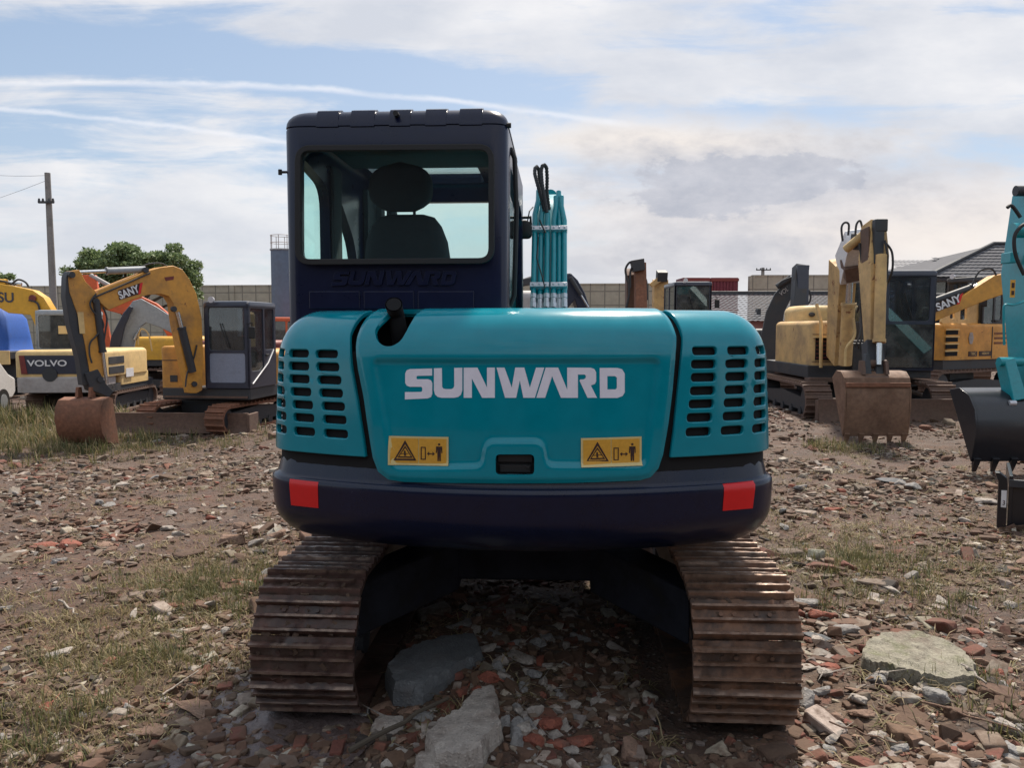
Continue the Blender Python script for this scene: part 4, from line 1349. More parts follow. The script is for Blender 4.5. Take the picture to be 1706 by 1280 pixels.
for s_, mm, ph in ((-1, 'shoeL', .055), (1, 'shoeR', .075)):
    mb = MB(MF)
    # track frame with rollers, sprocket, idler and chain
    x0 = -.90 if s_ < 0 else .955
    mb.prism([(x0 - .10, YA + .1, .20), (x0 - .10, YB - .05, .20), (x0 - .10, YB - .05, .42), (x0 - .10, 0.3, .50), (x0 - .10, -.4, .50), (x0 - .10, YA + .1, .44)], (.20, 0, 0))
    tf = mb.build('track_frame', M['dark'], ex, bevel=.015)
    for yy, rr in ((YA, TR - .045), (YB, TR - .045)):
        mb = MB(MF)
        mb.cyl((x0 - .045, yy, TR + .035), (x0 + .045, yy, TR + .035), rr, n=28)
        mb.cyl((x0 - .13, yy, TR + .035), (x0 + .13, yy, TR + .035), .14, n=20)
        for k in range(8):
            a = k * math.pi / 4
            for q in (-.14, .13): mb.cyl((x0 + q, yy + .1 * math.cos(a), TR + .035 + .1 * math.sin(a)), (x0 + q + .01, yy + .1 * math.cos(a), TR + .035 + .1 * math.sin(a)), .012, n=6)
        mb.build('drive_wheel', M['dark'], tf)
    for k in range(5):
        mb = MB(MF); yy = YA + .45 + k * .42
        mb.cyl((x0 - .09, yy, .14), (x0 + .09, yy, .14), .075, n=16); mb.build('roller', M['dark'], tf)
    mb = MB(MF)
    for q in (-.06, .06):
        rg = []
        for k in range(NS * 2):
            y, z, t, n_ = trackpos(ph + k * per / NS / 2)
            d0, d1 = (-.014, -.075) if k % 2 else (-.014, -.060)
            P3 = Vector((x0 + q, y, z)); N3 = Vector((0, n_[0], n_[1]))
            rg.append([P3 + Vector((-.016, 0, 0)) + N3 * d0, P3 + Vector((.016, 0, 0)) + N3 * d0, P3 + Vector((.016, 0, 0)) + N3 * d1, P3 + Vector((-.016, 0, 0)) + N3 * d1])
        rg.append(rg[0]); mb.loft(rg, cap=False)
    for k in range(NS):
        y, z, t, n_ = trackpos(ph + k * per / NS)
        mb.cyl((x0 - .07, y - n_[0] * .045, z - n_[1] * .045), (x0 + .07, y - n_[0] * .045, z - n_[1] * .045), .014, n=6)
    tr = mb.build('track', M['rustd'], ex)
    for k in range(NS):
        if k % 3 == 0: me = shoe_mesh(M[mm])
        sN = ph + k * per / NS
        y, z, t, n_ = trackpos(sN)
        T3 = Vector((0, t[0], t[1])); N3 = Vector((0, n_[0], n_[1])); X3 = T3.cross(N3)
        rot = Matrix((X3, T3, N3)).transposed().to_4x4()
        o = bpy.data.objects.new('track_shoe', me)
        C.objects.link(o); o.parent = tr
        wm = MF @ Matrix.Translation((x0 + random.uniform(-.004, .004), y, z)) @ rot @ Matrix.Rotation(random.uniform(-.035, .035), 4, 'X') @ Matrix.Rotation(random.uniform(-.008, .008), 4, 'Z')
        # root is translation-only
        o.matrix_local = Matrix.Translation(-MO) @ wm
    mb = MB(MF)
# ------------------------------------------------------------------ ground sheet
def axis(lo, a, b, hi, fine, g=1.12):
    mid = list(np.arange(a, b, fine))
    up_ = [mid[-1]]; st_ = fine
    while up_[-1] < hi: st_ *= g; up_.append(up_[-1] + st_)
    dn = [mid[0]]; st_ = fine
    while dn[-1] > lo: st_ *= g; dn.append(dn[-1] - st_)
    return np.array(dn[1:][::-1] + mid + up_[1:])
gxs = axis(-900, -4.2, 4.4, 900, .024, 1.035)
gys = axis(-300, 2.2, 9.0, 1500, .024, 1.035)
GX, GY = np.meshgrid(gxs, gys)
GZ = ground_z(GX, GY)
ny_, nx_ = GX.shape
me = bpy.data.meshes.new('ground')
co = np.stack([GX, GY, GZ], -1).reshape(-1, 3)
idx = np.arange(ny_ * nx_).reshape(ny_, nx_)
q4 = np.stack([idx[:-1, :-1], idx[:-1, 1:], idx[1:, 1:], idx[1:, :-1]], -1).reshape(-1, 4)
me.vertices.add(len(co)); me.vertices.foreach_set('co', co.ravel())
me.loops.add(q4.size); me.loops.foreach_set('vertex_index', q4.ravel())
me.polygons.add(len(q4)); me.polygons.foreach_set('loop_start', np.arange(0, q4.size, 4)); me.polygons.foreach_set('loop_total', np.full(len(q4), 4))
me.polygons.foreach_set('use_smooth', np.ones(len(q4), bool))
me.update(); me.materials.append(M['ground'])
gob = bpy.data.objects.new('ground', me); C.objects.link(gob); tag(gob, kind='structure')
# ------------------------------------------------------------------ rubble
def gpt(px, py, z=None):
    """point of the ground seen at this pixel"""
    p = at(px, py, 3.0); d = ray(px, py)
    t = -CH / d.z
    for _ in range(12):
        p = CAM + d * t
        g = gz(p.x, p.y) if z is None else z
        t = (g - CH) / d.z
    return CAM + d * t
def hull_mesh(seed, flat=0.55, n=16, jag=0.25):
    r = random.Random(seed)
    bm = bmesh.new()
    for i in range(n):
        v = Vector((r.uniform(-1, 1), r.uniform(-1, 1), r.uniform(-1, 1)))
        m_ = max(abs(v.x), abs(v.y), abs(v.z)); v = v * ((1 - jag) / m_ + jag * r.random() / v.length) if r.random() < .7 else v.normalized()
        bm.verts.new((v.x, v.y * r.uniform(.7, 1), v.z * flat))
    res = bmesh.ops.convex_hull(bm, input=bm.verts)
    bmesh.ops.delete(bm, geom=[v for v in bm.verts if not v.link_faces], context='VERTS')
    bmesh.ops.triangulate(bm, faces=bm.faces)
    bm.verts.ensure_lookup_table(); bm.verts.index_update()
    V = np.array([v.co[:] for v in bm.verts]); Fc = np.array([[v.index for v in f.verts] for f in bm.faces])
    bm.free()
    return V, Fc
def block_mesh(seed):
    r = random.Random(seed); fl = r.uniform(.3, .7); wy = r.uniform(.55, .95)
    pts = [(sx * r.uniform(.7, 1), sy * wy * r.uniform(.7, 1), sz * fl * r.uniform(.65, 1)) for sx in (-1, 1) for sy in (-1, 1) for sz in (-1, 1)]
    pts += [(r.uniform(-1, 1), r.uniform(-wy, wy), r.choice((-1, 1)) * fl * 1.02) for _ in range(2)] + [(sx * 1.02, r.uniform(-.4, .4) * wy, r.uniform(-.3, .3) * fl) for sx in (-1, 1)]
    bm = bmesh.new()
    for p in pts: bm.verts.new(p)
    bmesh.ops.convex_hull(bm, input=bm.verts)
    bmesh.ops.delete(bm, geom=[v for v in bm.verts if not v.link_faces], context='VERTS')
    bmesh.ops.bevel(bm, geom=bm.edges, offset=.07, segments=1, affect='EDGES')
    bmesh.ops.triangulate(bm, faces=bm.faces)
    bm.verts.index_update()
    V = np.array([v.co[:] for v in bm.verts]); Fc = np.array([[v.index for v in f.verts] for f in bm.faces]); bm.free()
    return V, Fc
VAR = [hull_mesh(i, 0.35 + 0.4 * random.random(), random.choice([9, 11, 14])) for i in range(9)] + [block_mesh(i) for i in range(10)]
PAL = np.array([(.21, .165, .125), (.40, .345, .285), (.10, .055, .034), (.18, .065, .042), (.04, .032, .027), (.165, .092, .058), (.27, .24, .21)])
def scatter(n, y0, y1, smin, smax, seed, power=1.0, dens=None, brick=0.5, half=0.72, sink=0.3):
    g = np.random.default_rng(seed)
    P = []
    tot = 0
    while tot < n:
        y = y0 * (y1 / y0) ** (g.random(n) ** power)
        x = (g.random(n) * 2 - 1) * (y * half + 1.0)
        cl = fbm(x, y, 1.1, 3, 77) * .6 + fbm(x, y, 3.4, 2, 78) * .4
        pr = sstep(.40, .60, cl) * .95 + .08
        if dens is not None: pr = pr * dens(x, y)
        # keep the machine's tracks clear
        lx = (x - MO.x) * math.cos(YAW) + (y - MO.y) * math.sin(YAW); ly = -(x - MO.x) * math.sin(YAW) + (y - MO.y) * math.cos(YAW)
        ok = ~((np.abs(np.abs(lx) - .89) < .27) & (np.abs(ly) < 1.40))
        k = (g.random(n) < pr) & ok
        P.append(np.stack([x[k], y[k]], 1)); tot += k.sum()
    P = np.concatenate(P)[:n]
    x, y = P[:, 0], P[:, 1]
    s = smin * (smax / smin) ** (g.random(n) ** 2.2)
    redp = sstep(.45, .62, fbm(x, y, .8, 3, 55)) * brick
    w_ = g.random(n)
    ci = np.where(w_ < redp * .30, 3, -1)
    base = g.choice([0, 1, 2, 4, 5, 6, 3], n, p=[.19, .12, .33, .05, .22, .05, .04])
    ci = np.where(ci < 0, base, ci)
    col = PAL[ci] * (0.75 + 0.5 * g.random((n, 1))) * (1 + .03 * g.standard_normal((n, 3)))
    z = ground_z(x, y)
    return x, y, z, s, np.clip(col, .01, .7), g
def stones(name, sets, m):
    VV, FF, CC = [], [], []; o = 0
    for (x, y, z, s, col, g) in sets:
        n = len(x)
        var = g.integers(0, len(VAR), n)
        for k, (V, Fc) in enumerate(VAR):
            ii = np.where(var == k)[0]
            if not len(ii): continue
            a = g.random(len(ii)) * 2 * np.pi; t = g.standard_normal(len(ii)) * .28
            ca, sa, ct, st_ = np.cos(a), np.sin(a), np.cos(t), np.sin(t)
            X0 = V[None, :, 0] * s[ii, None]; Y0 = V[None, :, 1] * s[ii, None] * (.55 + .45 * g.random((len(ii), 1))); Z0 = V[None, :, 2] * s[ii, None] * (.6 + .4 * g.random((len(ii), 1)))
            X1 = X0 * ct[:, None] + Z0 * st_[:, None]; Z1 = -X0 * st_[:, None] + Z0 * ct[:, None]
            X2 = X1 * ca[:, None] - Y0 * sa[:, None]; Y2 = X1 * sa[:, None] + Y0 * ca[:, None]
            q = np.stack([X2 + x[ii, None], Y2 + y[ii, None], Z1 + (z[ii] + s[ii] * (.16 * g.random(len(ii)) - .04))[:, None]], -1)
            VV.append(q.reshape(-1, 3)); nv = len(V)
            FF.append((Fc[None] + (np.arange(len(ii)) * nv)[:, None, None] + o).reshape(-1, 3)); o += len(ii) * nv
            CC.append(np.repeat(col[ii], nv, axis=0))
    V = np.concatenate(VV); Fc = np.concatenate(FF); Cc = np.concatenate(CC)
    return np_mesh(name, V, Fc, Cc, m)
def np_mesh(name, V, Fc, Cc, m, smooth=False):
    me = bpy.data.meshes.new(name)
    k = Fc.shape[1]
    me.vertices.add(len(V)); me.vertices.foreach_set('co', V.ravel())
    me.loops.add(Fc.size); me.loops.foreach_set('vertex_index', Fc.ravel().astype(np.int32))
    me.polygons.add(len(Fc)); me.polygons.foreach_set('loop_start', np.arange(0, Fc.size, k)); me.polygons.foreach_set('loop_total', np.full(len(Fc), k))
    me.polygons.foreach_set('use_smooth', np.full(len(Fc), smooth))
    me.update()
    if Cc is not None:
        ca = me.color_attributes.new('Col', 'FLOAT_COLOR', 'POINT')
        ca.data.foreach_set('color', np.concatenate([Cc, np.ones((len(Cc), 1))], 1).ravel())
    me.materials.append(m)
    ob = bpy.data.objects.new(name, me); C.objects.link(ob)
    return ob
def dens(x, y):
    d = np.full(len(x), .55)
    d += .9 * sstep(.6, 1.6, x) * sstep(6.5, 4.5, y)
    d += .8 * sstep(1.3, .4, np.abs(x)) * sstep(5.5, 4, y)
    d += .5 * np.exp(-((x - 3.6) ** 2 / 1.2 + (y - 8.2) ** 2 / 1.2))
    d += .35 * sstep(-1, -2.5, x) * sstep(4.5, 6, y) * sstep(9.5, 7, y)
    d *= 1 - .75 * np.exp(-((x - 3.0 - (y - 5.2) * .5) ** 2 / .5 + (y - 5.3) ** 2 / 1.2))
    d *= 1 - .6 * np.exp(-((x + 3.2) ** 2 / .5 + (y - 5.6) ** 2 / .12))
    return d
S1 = scatter(46000, 2.5, 8.0, .006, .036, 1, 1.0, dens)
S2 = scatter(26000, 6.5, 18, .012, .055, 2, 1.0, dens)
S3 = scatter(9000, 15, 38, .03, .10, 3, 1.0, None, .35)
S4 = scatter(7500, 2.6, 12.0, .022, .062, 4, .9, dens)
S5 = scatter(2600, 3.0, 13.0, .04, .11, 14, .9, dens)
k_ = (S5[1] > 4.6) | (S5[0] > .8) | (S5[3] < .05)
S5 = tuple(q[k_] for q in S5[:5]) + (S5[5],)
S6 = scatter(900, 9.0, 26.0, .06, .14, 15, 1.0, None)
S7 = scatter(14000, 2.6, 14.0, .010, .045, 17, .95, None, .0)
S7 = (*S7[:4], np.array([(.10, .064, .041)]) * (.6 + .8 * np.random.default_rng(3).random((len(S7[0]), 1))), S7[5])
tag(stones('rubble', [S7, S1, S2, S3, S4, S5, S6], M['stone']), kind='stuff')

# loose chunks large enough to count
def chunk_mesh(seed, m, flat, sub=1, rough=.05):
    V, Fc = hull_mesh(seed + 900, flat, 14)
    me = bpy.data.meshes.new('chunk')
    me.from_pydata([tuple(v) for v in V], [], [tuple(int(i) for i in f) for f in Fc])
    bm = bmesh.new(); bm.from_mesh(me)
    bmesh.ops.recalc_face_normals(bm, faces=bm.faces)
    bmesh.ops.bevel(bm, geom=bm.edges, offset=.09, segments=1, affect='EDGES')
    bmesh.ops.triangulate(bm, faces=bm.faces)
    bmesh.ops.subdivide_edges(bm, edges=bm.edges, cuts=2, use_grid_fill=True)
    r = random.Random(seed)
    from mathutils import noise as mn
    for v in bm.verts:
        d = mn.noise(v.co * 3.1 + Vector((seed * 1.7, 0, 0))) * rough * 2 + mn.noise(v.co * 8 + Vector((0, seed, 0))) * rough
        v.co += v.co.normalized() * d
    for f in bm.faces: f.smooth = True
    for e in bm.edges:
        e.smooth = not (len(e.link_faces) == 2 and e.calc_face_angle(0) > R(28))
    bm.to_mesh(me); bm.free()
    me.materials.append(M[m])
    return me
CK = {}
def chunk(kind, m, x, y, w_, h_, rz, label, group=None, cat='stone', tilt=0.15, seed=None, dep=.7, lift=None):
    lift = .18 if lift is None else lift
    seed = seed if seed is not None else random.randrange(6)
    key = (m, seed, kind)
    if key not in CK: CK[key] = chunk_mesh(seed + sum(map(ord, kind)), m, .9)
    o = bpy.data.objects.new(kind, CK[key]); C.objects.link(o)
    o.scale = (w_ / 2, w_ / 2 * dep, h_ / 2)
    o.rotation_euler = (random.uniform(-tilt, tilt), random.uniform(-tilt, tilt), rz)
    o.location = (x, y, gz(x, y) + h_ * (.30 if lift is None else lift))
    tag(o, label, cat, group)
    return o
def rock(px, py, wpx, hpx, m, kind, label, cat='stone', rz=None, dep=.75, tilt=.12, seed=None, tall=.75):
    """py is the foot of the stone in the photograph"""
    p = gpt(px, py); d = p.y
    w_ = wpx * d / F
    vis = hpx * d / F
    h_ = max(.02, vis * tall)
    return chunk(kind, m, p.x, p.y + w_ * dep * .4, w_, h_, random.uniform(-.5, .5) if rz is None else rz, label, None, cat, tilt, seed, dep)
def slab(poly, z0, th, m, kind, label, bev=.006, cat='slab', lean=0.0):
    pts = [gpt(a, b, z0) for a, b in poly]
    rr = random.Random(int(poly[0][0]))
    L_ = subdiv([tuple(p) for p in pts], .05)
    cx_ = sum(p.x for p in L_) / len(L_); cy_ = sum(p.y for p in L_) / len(L_)
    L_ = [Vector((p.x + rr.uniform(-.012, .012), p.y + rr.uniform(-.014, .014), z0)) for p in L_]
    vs, fs = cdt([(p.x, p.y) for p in L_], [], .035)
    mb = MB()
    def f(u, v, d):
        hh = (float(fbm(u, v, 9.0, 4, 3)) - .5) * .05 * (1 if th > .06 else .3)
        k = 1.0 + (.10 * d / th if d else 0)
        return Vector((cx_ + (u - cx_) * k, cy_ + (v - cy_) * k, z0 + hh + lean * (v - cy_) - d))
    shell(mb, vs, fs, f, th)
    o = mb.build(kind, M[m], None, bevel=bev, loc=(cx_, cy_, z0 - th))
    tag(o, label, cat)
    return o
# the notable ones
slab([(1520, 1142), (1560, 1136), (1600, 1142), (1575, 1150), (1530, 1152)], .05, .03, 'conc', 'concrete_fragment', 'thin pale flake just below the mossy boulder', .004)
def boulder(poly, h, edge, m, kind, label, cat, seed=1, rough=.03, zb=0.0, tilt=(0, 0)):
    pts = [gpt(a, b, zb + h * .5) for a, b in poly]
    zb = zb + gz(sum(p.x for p in pts) / len(pts), sum(p.y for p in pts) / len(pts)) - .01
    pts = [gpt(a, b, zb + h * .5) for a, b in poly]
    L_ = subdiv([(p.x, p.y, 0) for p in pts], .03)
    L_ = [(p.x + .03 * (float(fbm(p.x, p.y, 11, 3, seed)) - .5), p.y + .04 * (float(fbm(p.x, p.y, 11, 3, seed + 7)) - .5)) for p in L_]
    vs, fs = cdt(L_, [], .014)
    P = np.array(vs); d = segdist_np(L_, P)
    cx_, cy_ = P.mean(0)
    t = np.clip(d / edge, 0, 1)
    z = h * (1 - (1 - t) ** 2.6) ** .62
    z = z + (fbm(P[:, 0], P[:, 1], 7, 3, seed) - .5) * rough * 2 * t + (fbm(P[:, 0], P[:, 1], 24, 3, seed + 3) - .5) * rough * .8 * t
    z = z + ((P[:, 0] - cx_) * tilt[0] + (P[:, 1] - cy_) * tilt[1]) * t
    z = np.floor(z / .02) * .02 * .25 + z * .75
    mb = MB(); mb.add([(a, b, zb + c_) for (a, b), c_ in zip(vs, z)], fs)
    # skirt into the ground
    n0 = len(mb.v); ol = [(x, y, zb - .05) for x, y in L_]
    mb.prism([(x, y, zb + .012) for x, y in L_], (0, 0, -.07))
    o = mb.build(kind, M[m], None, sharp=50, loc=(cx_, cy_, zb))
    tag(o, label, cat); return o
boulder([(1432, 1116), (1438, 1094), (1462, 1078), (1520, 1074), (1570, 1082), (1612, 1100), (1630, 1122), (1628, 1138), (1590, 1144), (1530, 1136), (1470, 1126)], .12, .016, 'concm', 'boulder', 'big flat mossy pale boulder right of the right track', 'boulder', 3, .02, tilt=(-.05, .08))
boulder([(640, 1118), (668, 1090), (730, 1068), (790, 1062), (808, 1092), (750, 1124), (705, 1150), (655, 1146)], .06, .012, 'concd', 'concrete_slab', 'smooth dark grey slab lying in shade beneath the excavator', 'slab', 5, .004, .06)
boulder([(708, 1225), (735, 1196), (762, 1190), (790, 1164), (828, 1160), (834, 1182), (826, 1200), (838, 1222), (818, 1240), (806, 1262), (770, 1272), (742, 1262), (724, 1266)], .07, .012, 'conc', 'concrete_slab', 'rough pinkish concrete slab at the bottom middle, below the smooth dark one', 'slab', 8, .02, 0, (.12, .02))
boulder([(690, 1262), (716, 1250), (742, 1270), (736, 1296), (700, 1296)], .05, .012, 'conc', 'concrete_slab', 'broken corner of pinkish slab at the very bottom, left of the larger slab', 'slab', 9, .012, 0, (.1, .05))
boulder([(846, 1206), (866, 1196), (880, 1216), (868, 1240), (848, 1236)], .05, .012, 'concg', 'concrete_slab', 'grey slab splinter between the pinkish slab and the red brick heap', 'slab', 10, .012)
NR = [
 (645, 1232, 84, 56, 'conc', 'concrete_chunk', 'rounded pinkish concrete lump beside the bottom slab', 'concrete'),
 (640, 1196, 62, 30, 'tile', 'brick_piece', 'orange brown brick leaning on the pinkish lump', 'brick'),
 (596, 1196, 46, 30, 'concg', 'stone', 'grey stone left of the pinkish lump', 'stone'),
 (662, 1283, 96, 40, 'conc', 'concrete_chunk', 'pale wedge of concrete cut by the bottom edge of the photo', 'concrete'),
 (765, 1052, 54, 26, 'concg', 'stone', 'grey block at the top left of the row of stones under the excavator', 'stone'),
 (822, 1064, 40, 24, 'concg', 'stone', 'grey block above the middle of the row of stones under the excavator', 'stone'),
 (810, 1090, 44, 24, 'conc', 'stone', 'pale block touching the right corner of the smooth dark slab', 'stone'),
 (868, 1108, 60, 24, 'conc', 'stone', 'long pale block at the right end of the row of stones', 'stone'),
 (905, 1070, 44, 22, 'concg', 'stone', 'grey lump highest on the right of the row of stones', 'stone'),
 (870, 1150, 30, 22, 'concg', 'stone', 'small grey stone above the heap of red bricks', 'stone'),
 (806, 1146, 62, 44, 'brick', 'brick_piece', 'dark red brick lump right of the smooth dark slab', 'brick'),
 (912, 1222, 60, 44, 'brick', 'brick_piece', 'largest red brick at the top of the brick heap, with a pale face', 'brick'),
 (886, 1250, 52, 38, 'brick', 'brick_piece', 'curved red brick at the left foot of the brick heap', 'brick'),
 (928, 1252, 50, 30, 'brick', 'brick_piece', 'red brick at the front middle of the brick heap', 'brick'),
 (966, 1248, 56, 30, 'brick', 'brick_piece', 'red brick at the right end of the brick heap', 'brick'),
 (876, 1272, 44, 36, 'concg', 'stone', 'speckled grey stone below the brick heap', 'stone'),
 (952, 1262, 36, 22, 'conc', 'stone', 'small pale stone in front of the brick heap', 'stone'),
 (700, 1212, 54, 30, 'concg', 'stone', 'grey stone between the pinkish lump and the bottom slab', 'stone'),
 (88, 1102, 58, 26, 'conc', 'stone', 'pale flat stone alone in the grass at the left', 'stone'),
 (384, 910, 58, 32, 'tile', 'boulder', 'brown boulder left of the left track top', 'boulder'),
 (456, 900, 42, 30, 'tile', 'stone', 'tan stone just right of the brown boulder', 'stone'),
 (434, 884, 54, 14, 'conc', 'stone', 'flat pale stone behind the tan stone', 'stone'),
 (20, 926, 38, 18, 'conc', 'stone', 'pale stone at the left edge of the photo', 'stone'),
 (66, 914, 56, 16, 'brick', 'brick_piece', 'flat red brick near the left edge of the photo', 'brick'),
 (110, 916, 50, 16, 'brick', 'brick_piece', 'red brick lying right of the flat one near the left edge', 'brick'),
 (163, 912, 56, 14, 'tile', 'brick_piece', 'flat tan brick on the left, right of two red ones', 'brick'),
 (165, 878, 26, 24, 'conc', 'stone', 'upright pale stone behind the flat tan brick', 'stone'),
 (275, 886, 26, 18, 'conc', 'stone', 'round pale stone left of the brown boulder', 'stone'),
 (1346, 1014, 58, 26, 'concg', 'stone', 'grey flat topped stone beside the top of the right track', 'stone'),
 (1374, 1036, 50, 28, 'brick', 'brick_piece', 'bright red crumbled brick right of the grey flat topped stone', 'brick'),
 (1416, 1062, 56, 28, 'concg', 'stone', 'light grey wedge of stone behind the mossy boulder', 'stone'),
 (1365, 1072, 60, 24, 'concd', 'stone', 'dark grey stone between right track and mossy boulder', 'stone'),
 (1412, 1098, 44, 26, 'brick', 'brick_piece', 'red brick against the left end of the mossy boulder', 'brick'),
 (1388, 1118, 48, 24, 'brick', 'brick_piece', 'red brick at the front of the pieces left of the mossy boulder', 'brick'),
 (1352, 1120, 46, 12, 'conc', 'stone', 'flat white stone right beside the right track', 'stone'),
 (1372, 1160, 40, 26, 'concg', 'stone', 'grey stone beside the lower right track', 'stone'),
 (1464, 1142, 46, 30, 'concg', 'stone', 'tilted light grey stone below the left end of the mossy boulder', 'stone'),
 (1490, 1158, 50, 20, 'tile', 'tile_piece', 'brown tile piece below the mossy boulder', 'tile'),
 (1440, 1160, 52, 14, 'tile', 'tile_piece', 'flat brown tile left of the other tile piece', 'tile'),
 (1396, 1224, 48, 40, 'conc', 'stone', 'pale rounded rock low on the right', 'stone'),
 (1443, 1202, 56, 22, 'tile', 'tile_piece', 'broad brown tile right of the pale rounded rock', 'tile'),
 (1468, 1240, 46, 32, 'conc', 'stone', 'pale lumpy rock right of the pale rounded rock', 'stone'),
 (1355, 1262, 40, 34, 'conc', 'stone', 'pale rock lowest on the right, near the track', 'stone'),
 (1640, 1112, 50, 26, 'tile', 'brick_piece', 'brown red brick behind the right end of the mossy boulder', 'brick'),
 (1662, 1128, 44, 18, 'brick', 'brick_piece', 'flat red brick right of the mossy boulder', 'brick'),
 (1503, 1262, 40, 34, 'concg', 'stone', 'grey rock at the bottom right, below the lumpy pale one', 'stone'),
 (1525, 818, 38, 26, 'concg', 'stone', 'blue grey stone behind the middle right rubble patch', 'stone'),
 (1490, 806, 60, 14, 'concd', 'stone', 'dark flat slab of asphalt in the middle right rubble patch', 'stone'),
 (1650, 842, 40, 20, 'conc', 'stone', 'pale stone left of the black bucket at the right edge', 'stone'),
 (1395, 852, 40, 12, 'brick', 'brick_piece', 'flat red brick alone right of the counterweight', 'brick'),
 (110, 1280, 60, 30, 'tile', 'stone', 'brown stone at the bottom left of the photo', 'stone'),
 (330, 1200, 110, 18, 'tile', 'tile_piece', 'long thin brown slab in the lower left grass', 'slab'),
 (230, 1238, 90, 30, 'tile', 'stone', 'brown block at the lower left', 'stone'),
]
for a in NR: rock(*a)
# further countable pieces, all of a look
TYP = [('conc', 'concrete_chunk', 'small pale chunk of broken concrete loose in the rubble', 'loose concrete chunks in the rubble', 'concrete'),
       ('concg', 'stone', 'small grey stone loose in the rubble', 'loose grey stones in the rubble', 'stone'),
       ('brick', 'brick_piece', 'small broken piece of red brick loose in the rubble', 'loose red brick pieces in the rubble', 'brick'),
       ('tile', 'tile_piece', 'small brown piece of tile or brick loose in the rubble', 'loose brown pieces in the rubble', 'tile')]
def where(x, y, w_):
    sz = 'larger' if w_ > .13 else 'small'
    if abs(x) < .75 and y < 6: pl = 'between the two tracks of the teal excavator'
    elif x < 0: pl = 'in the near grass left of the left track' if y < 4.6 else 'on the bare ground at the middle left'
    else: pl = 'in the near rubble right of the right track' if y < 4.6 else 'on the open ground at the middle right'
    return sz, pl
def loose(t, x, y, w_, *a, **k):
    sz, pl = where(x, y, w_)
    many = {'concrete_chunk': 'concrete chunks', 'stone': 'grey stones', 'brick_piece': 'red brick pieces', 'tile_piece': 'brown tile pieces'}[t[1]]
    look = {'concrete_chunk': 'pale chunk of broken concrete', 'stone': 'grey stone', 'brick_piece': 'broken piece of red brick', 'tile_piece': 'brown piece of tile'}[t[1]]
    return chunk(t[1], t[0], x, y, w_, *a, '%s %s loose %s' % (sz, look, pl), '%s loose %s %s' % (sz, many, pl), t[4], **k)
gg = np.random.default_rng(5)
cnt = 0
while cnt < 420:
    y = 2.8 * (11 / 2.8) ** gg.random(); x = (gg.random() * 2 - 1) * (y * .64 + .1)
    p_ = float(dens(np.array([x]), np.array([y]))[0]) * .6
    lx, ly = (MFI @ Vector((x, y, 0))).xy
    if gg.random() > p_ or (abs(abs(lx) - .89) < .32 and abs(ly) < 1.8): continue
    t = TYP[gg.choice(4, p=[.36, .27, .13, .24])]
    w_ = .055 * (3.4 ** (gg.random() ** 1.3)) * (.8 + .035 * y)
    if y < 4.6 and x < 0 and w_ > .12: w_ *= .6
    loose(t, x, y, w_, w_ * gg.uniform(.25, .6), gg.uniform(0, 6.28), tilt=.3)
    cnt += 1
# the heap under the machine: jagged lumps
for k in range(84):
    x = -.05 + gg.normal() * .25; y = 3.35 + abs(gg.normal()) * .55 + (0 if k % 3 else -.15)
    if abs(x) > .6 or (x < -.08 and 3.3 < y < 4.25): continue
    t = TYP[gg.choice(4, p=[.52, .34, .09, .05])]
    w_ = gg.uniform(.05, .13)
    loose(t, x, y, w_, w_ * gg.uniform(.4, .8), gg.uniform(0, 6.28), tilt=.5)
# sticks
def stick(a, b, r, label, z=.03, m='tile'):
    p, q = gpt(*a), gpt(*b)
    pts = [p.lerp(q, t) + Vector((random.uniform(-.01, .01), random.uniform(-.01, .01), z + random.uniform(0, .012))) for t in np.linspace(0, 1, 7)]
    mb = MB(); mb.tube(pts, [r * (1 - .35 * i / 6) for i in range(7)], 7)
    tag(mb.build('stick', M[m], None, loc=tuple(p)), label, 'stick')
stick((585, 1275), (748, 1188), .012, 'dark crooked stick lying between the pinkish lump and bottom slab', .06, 'bark')
stick((1602, 1128), (1640, 1160), .008, 'pale broken stick leaning off the mossy boulder', .06, 'conc')
stick((1530, 1186), (1700, 1235), .006, 'long thin bleached stick at the bottom right', .04, 'tile')
stick((270, 1172), (330, 1130), .005, 'thin pale twig in the lower left grass', .03, 'conc')
stick((98, 1010), (130, 1034), .007, 'pale twig by the bare red earth at the left', .03, 'conc')
stick((1385, 1228), (1500, 1262), .004, 'thin grey twig below the pale rocks at lower right', .05, 'tile')

# wet mud lane left of and below the left track
poly = [gpt(a, b, 0) for a, b in [(250, 1300), (330, 1215), (392, 1130), (420, 1100), (520, 1180), (600, 1200), (640, 1230), (560, 1300)]]
poly = [(p.x, p.y) for p in poly]
poly = [(float(p[0]), float(p[1])) for p in subdiv([(a, b, 0) for a, b in poly], .05)]
poly = [(a + .05 * (float(vnoise(a * 9, b * 9, 4)) - .5), b + .05 * (float(vnoise(a * 9, b * 9, 6)) - .5)) for a, b in poly]
vs, fs = cdt(poly, [], .03)
mb = MB(); mb.add([(u, v, gz(u, v) + .003 + .022 * float(fbm(u, v, 9, 4, 8)) ** 2) for u, v in vs], fs)
tag(mb.build('mud', M['mud'], None, sharp=80), kind='structure')

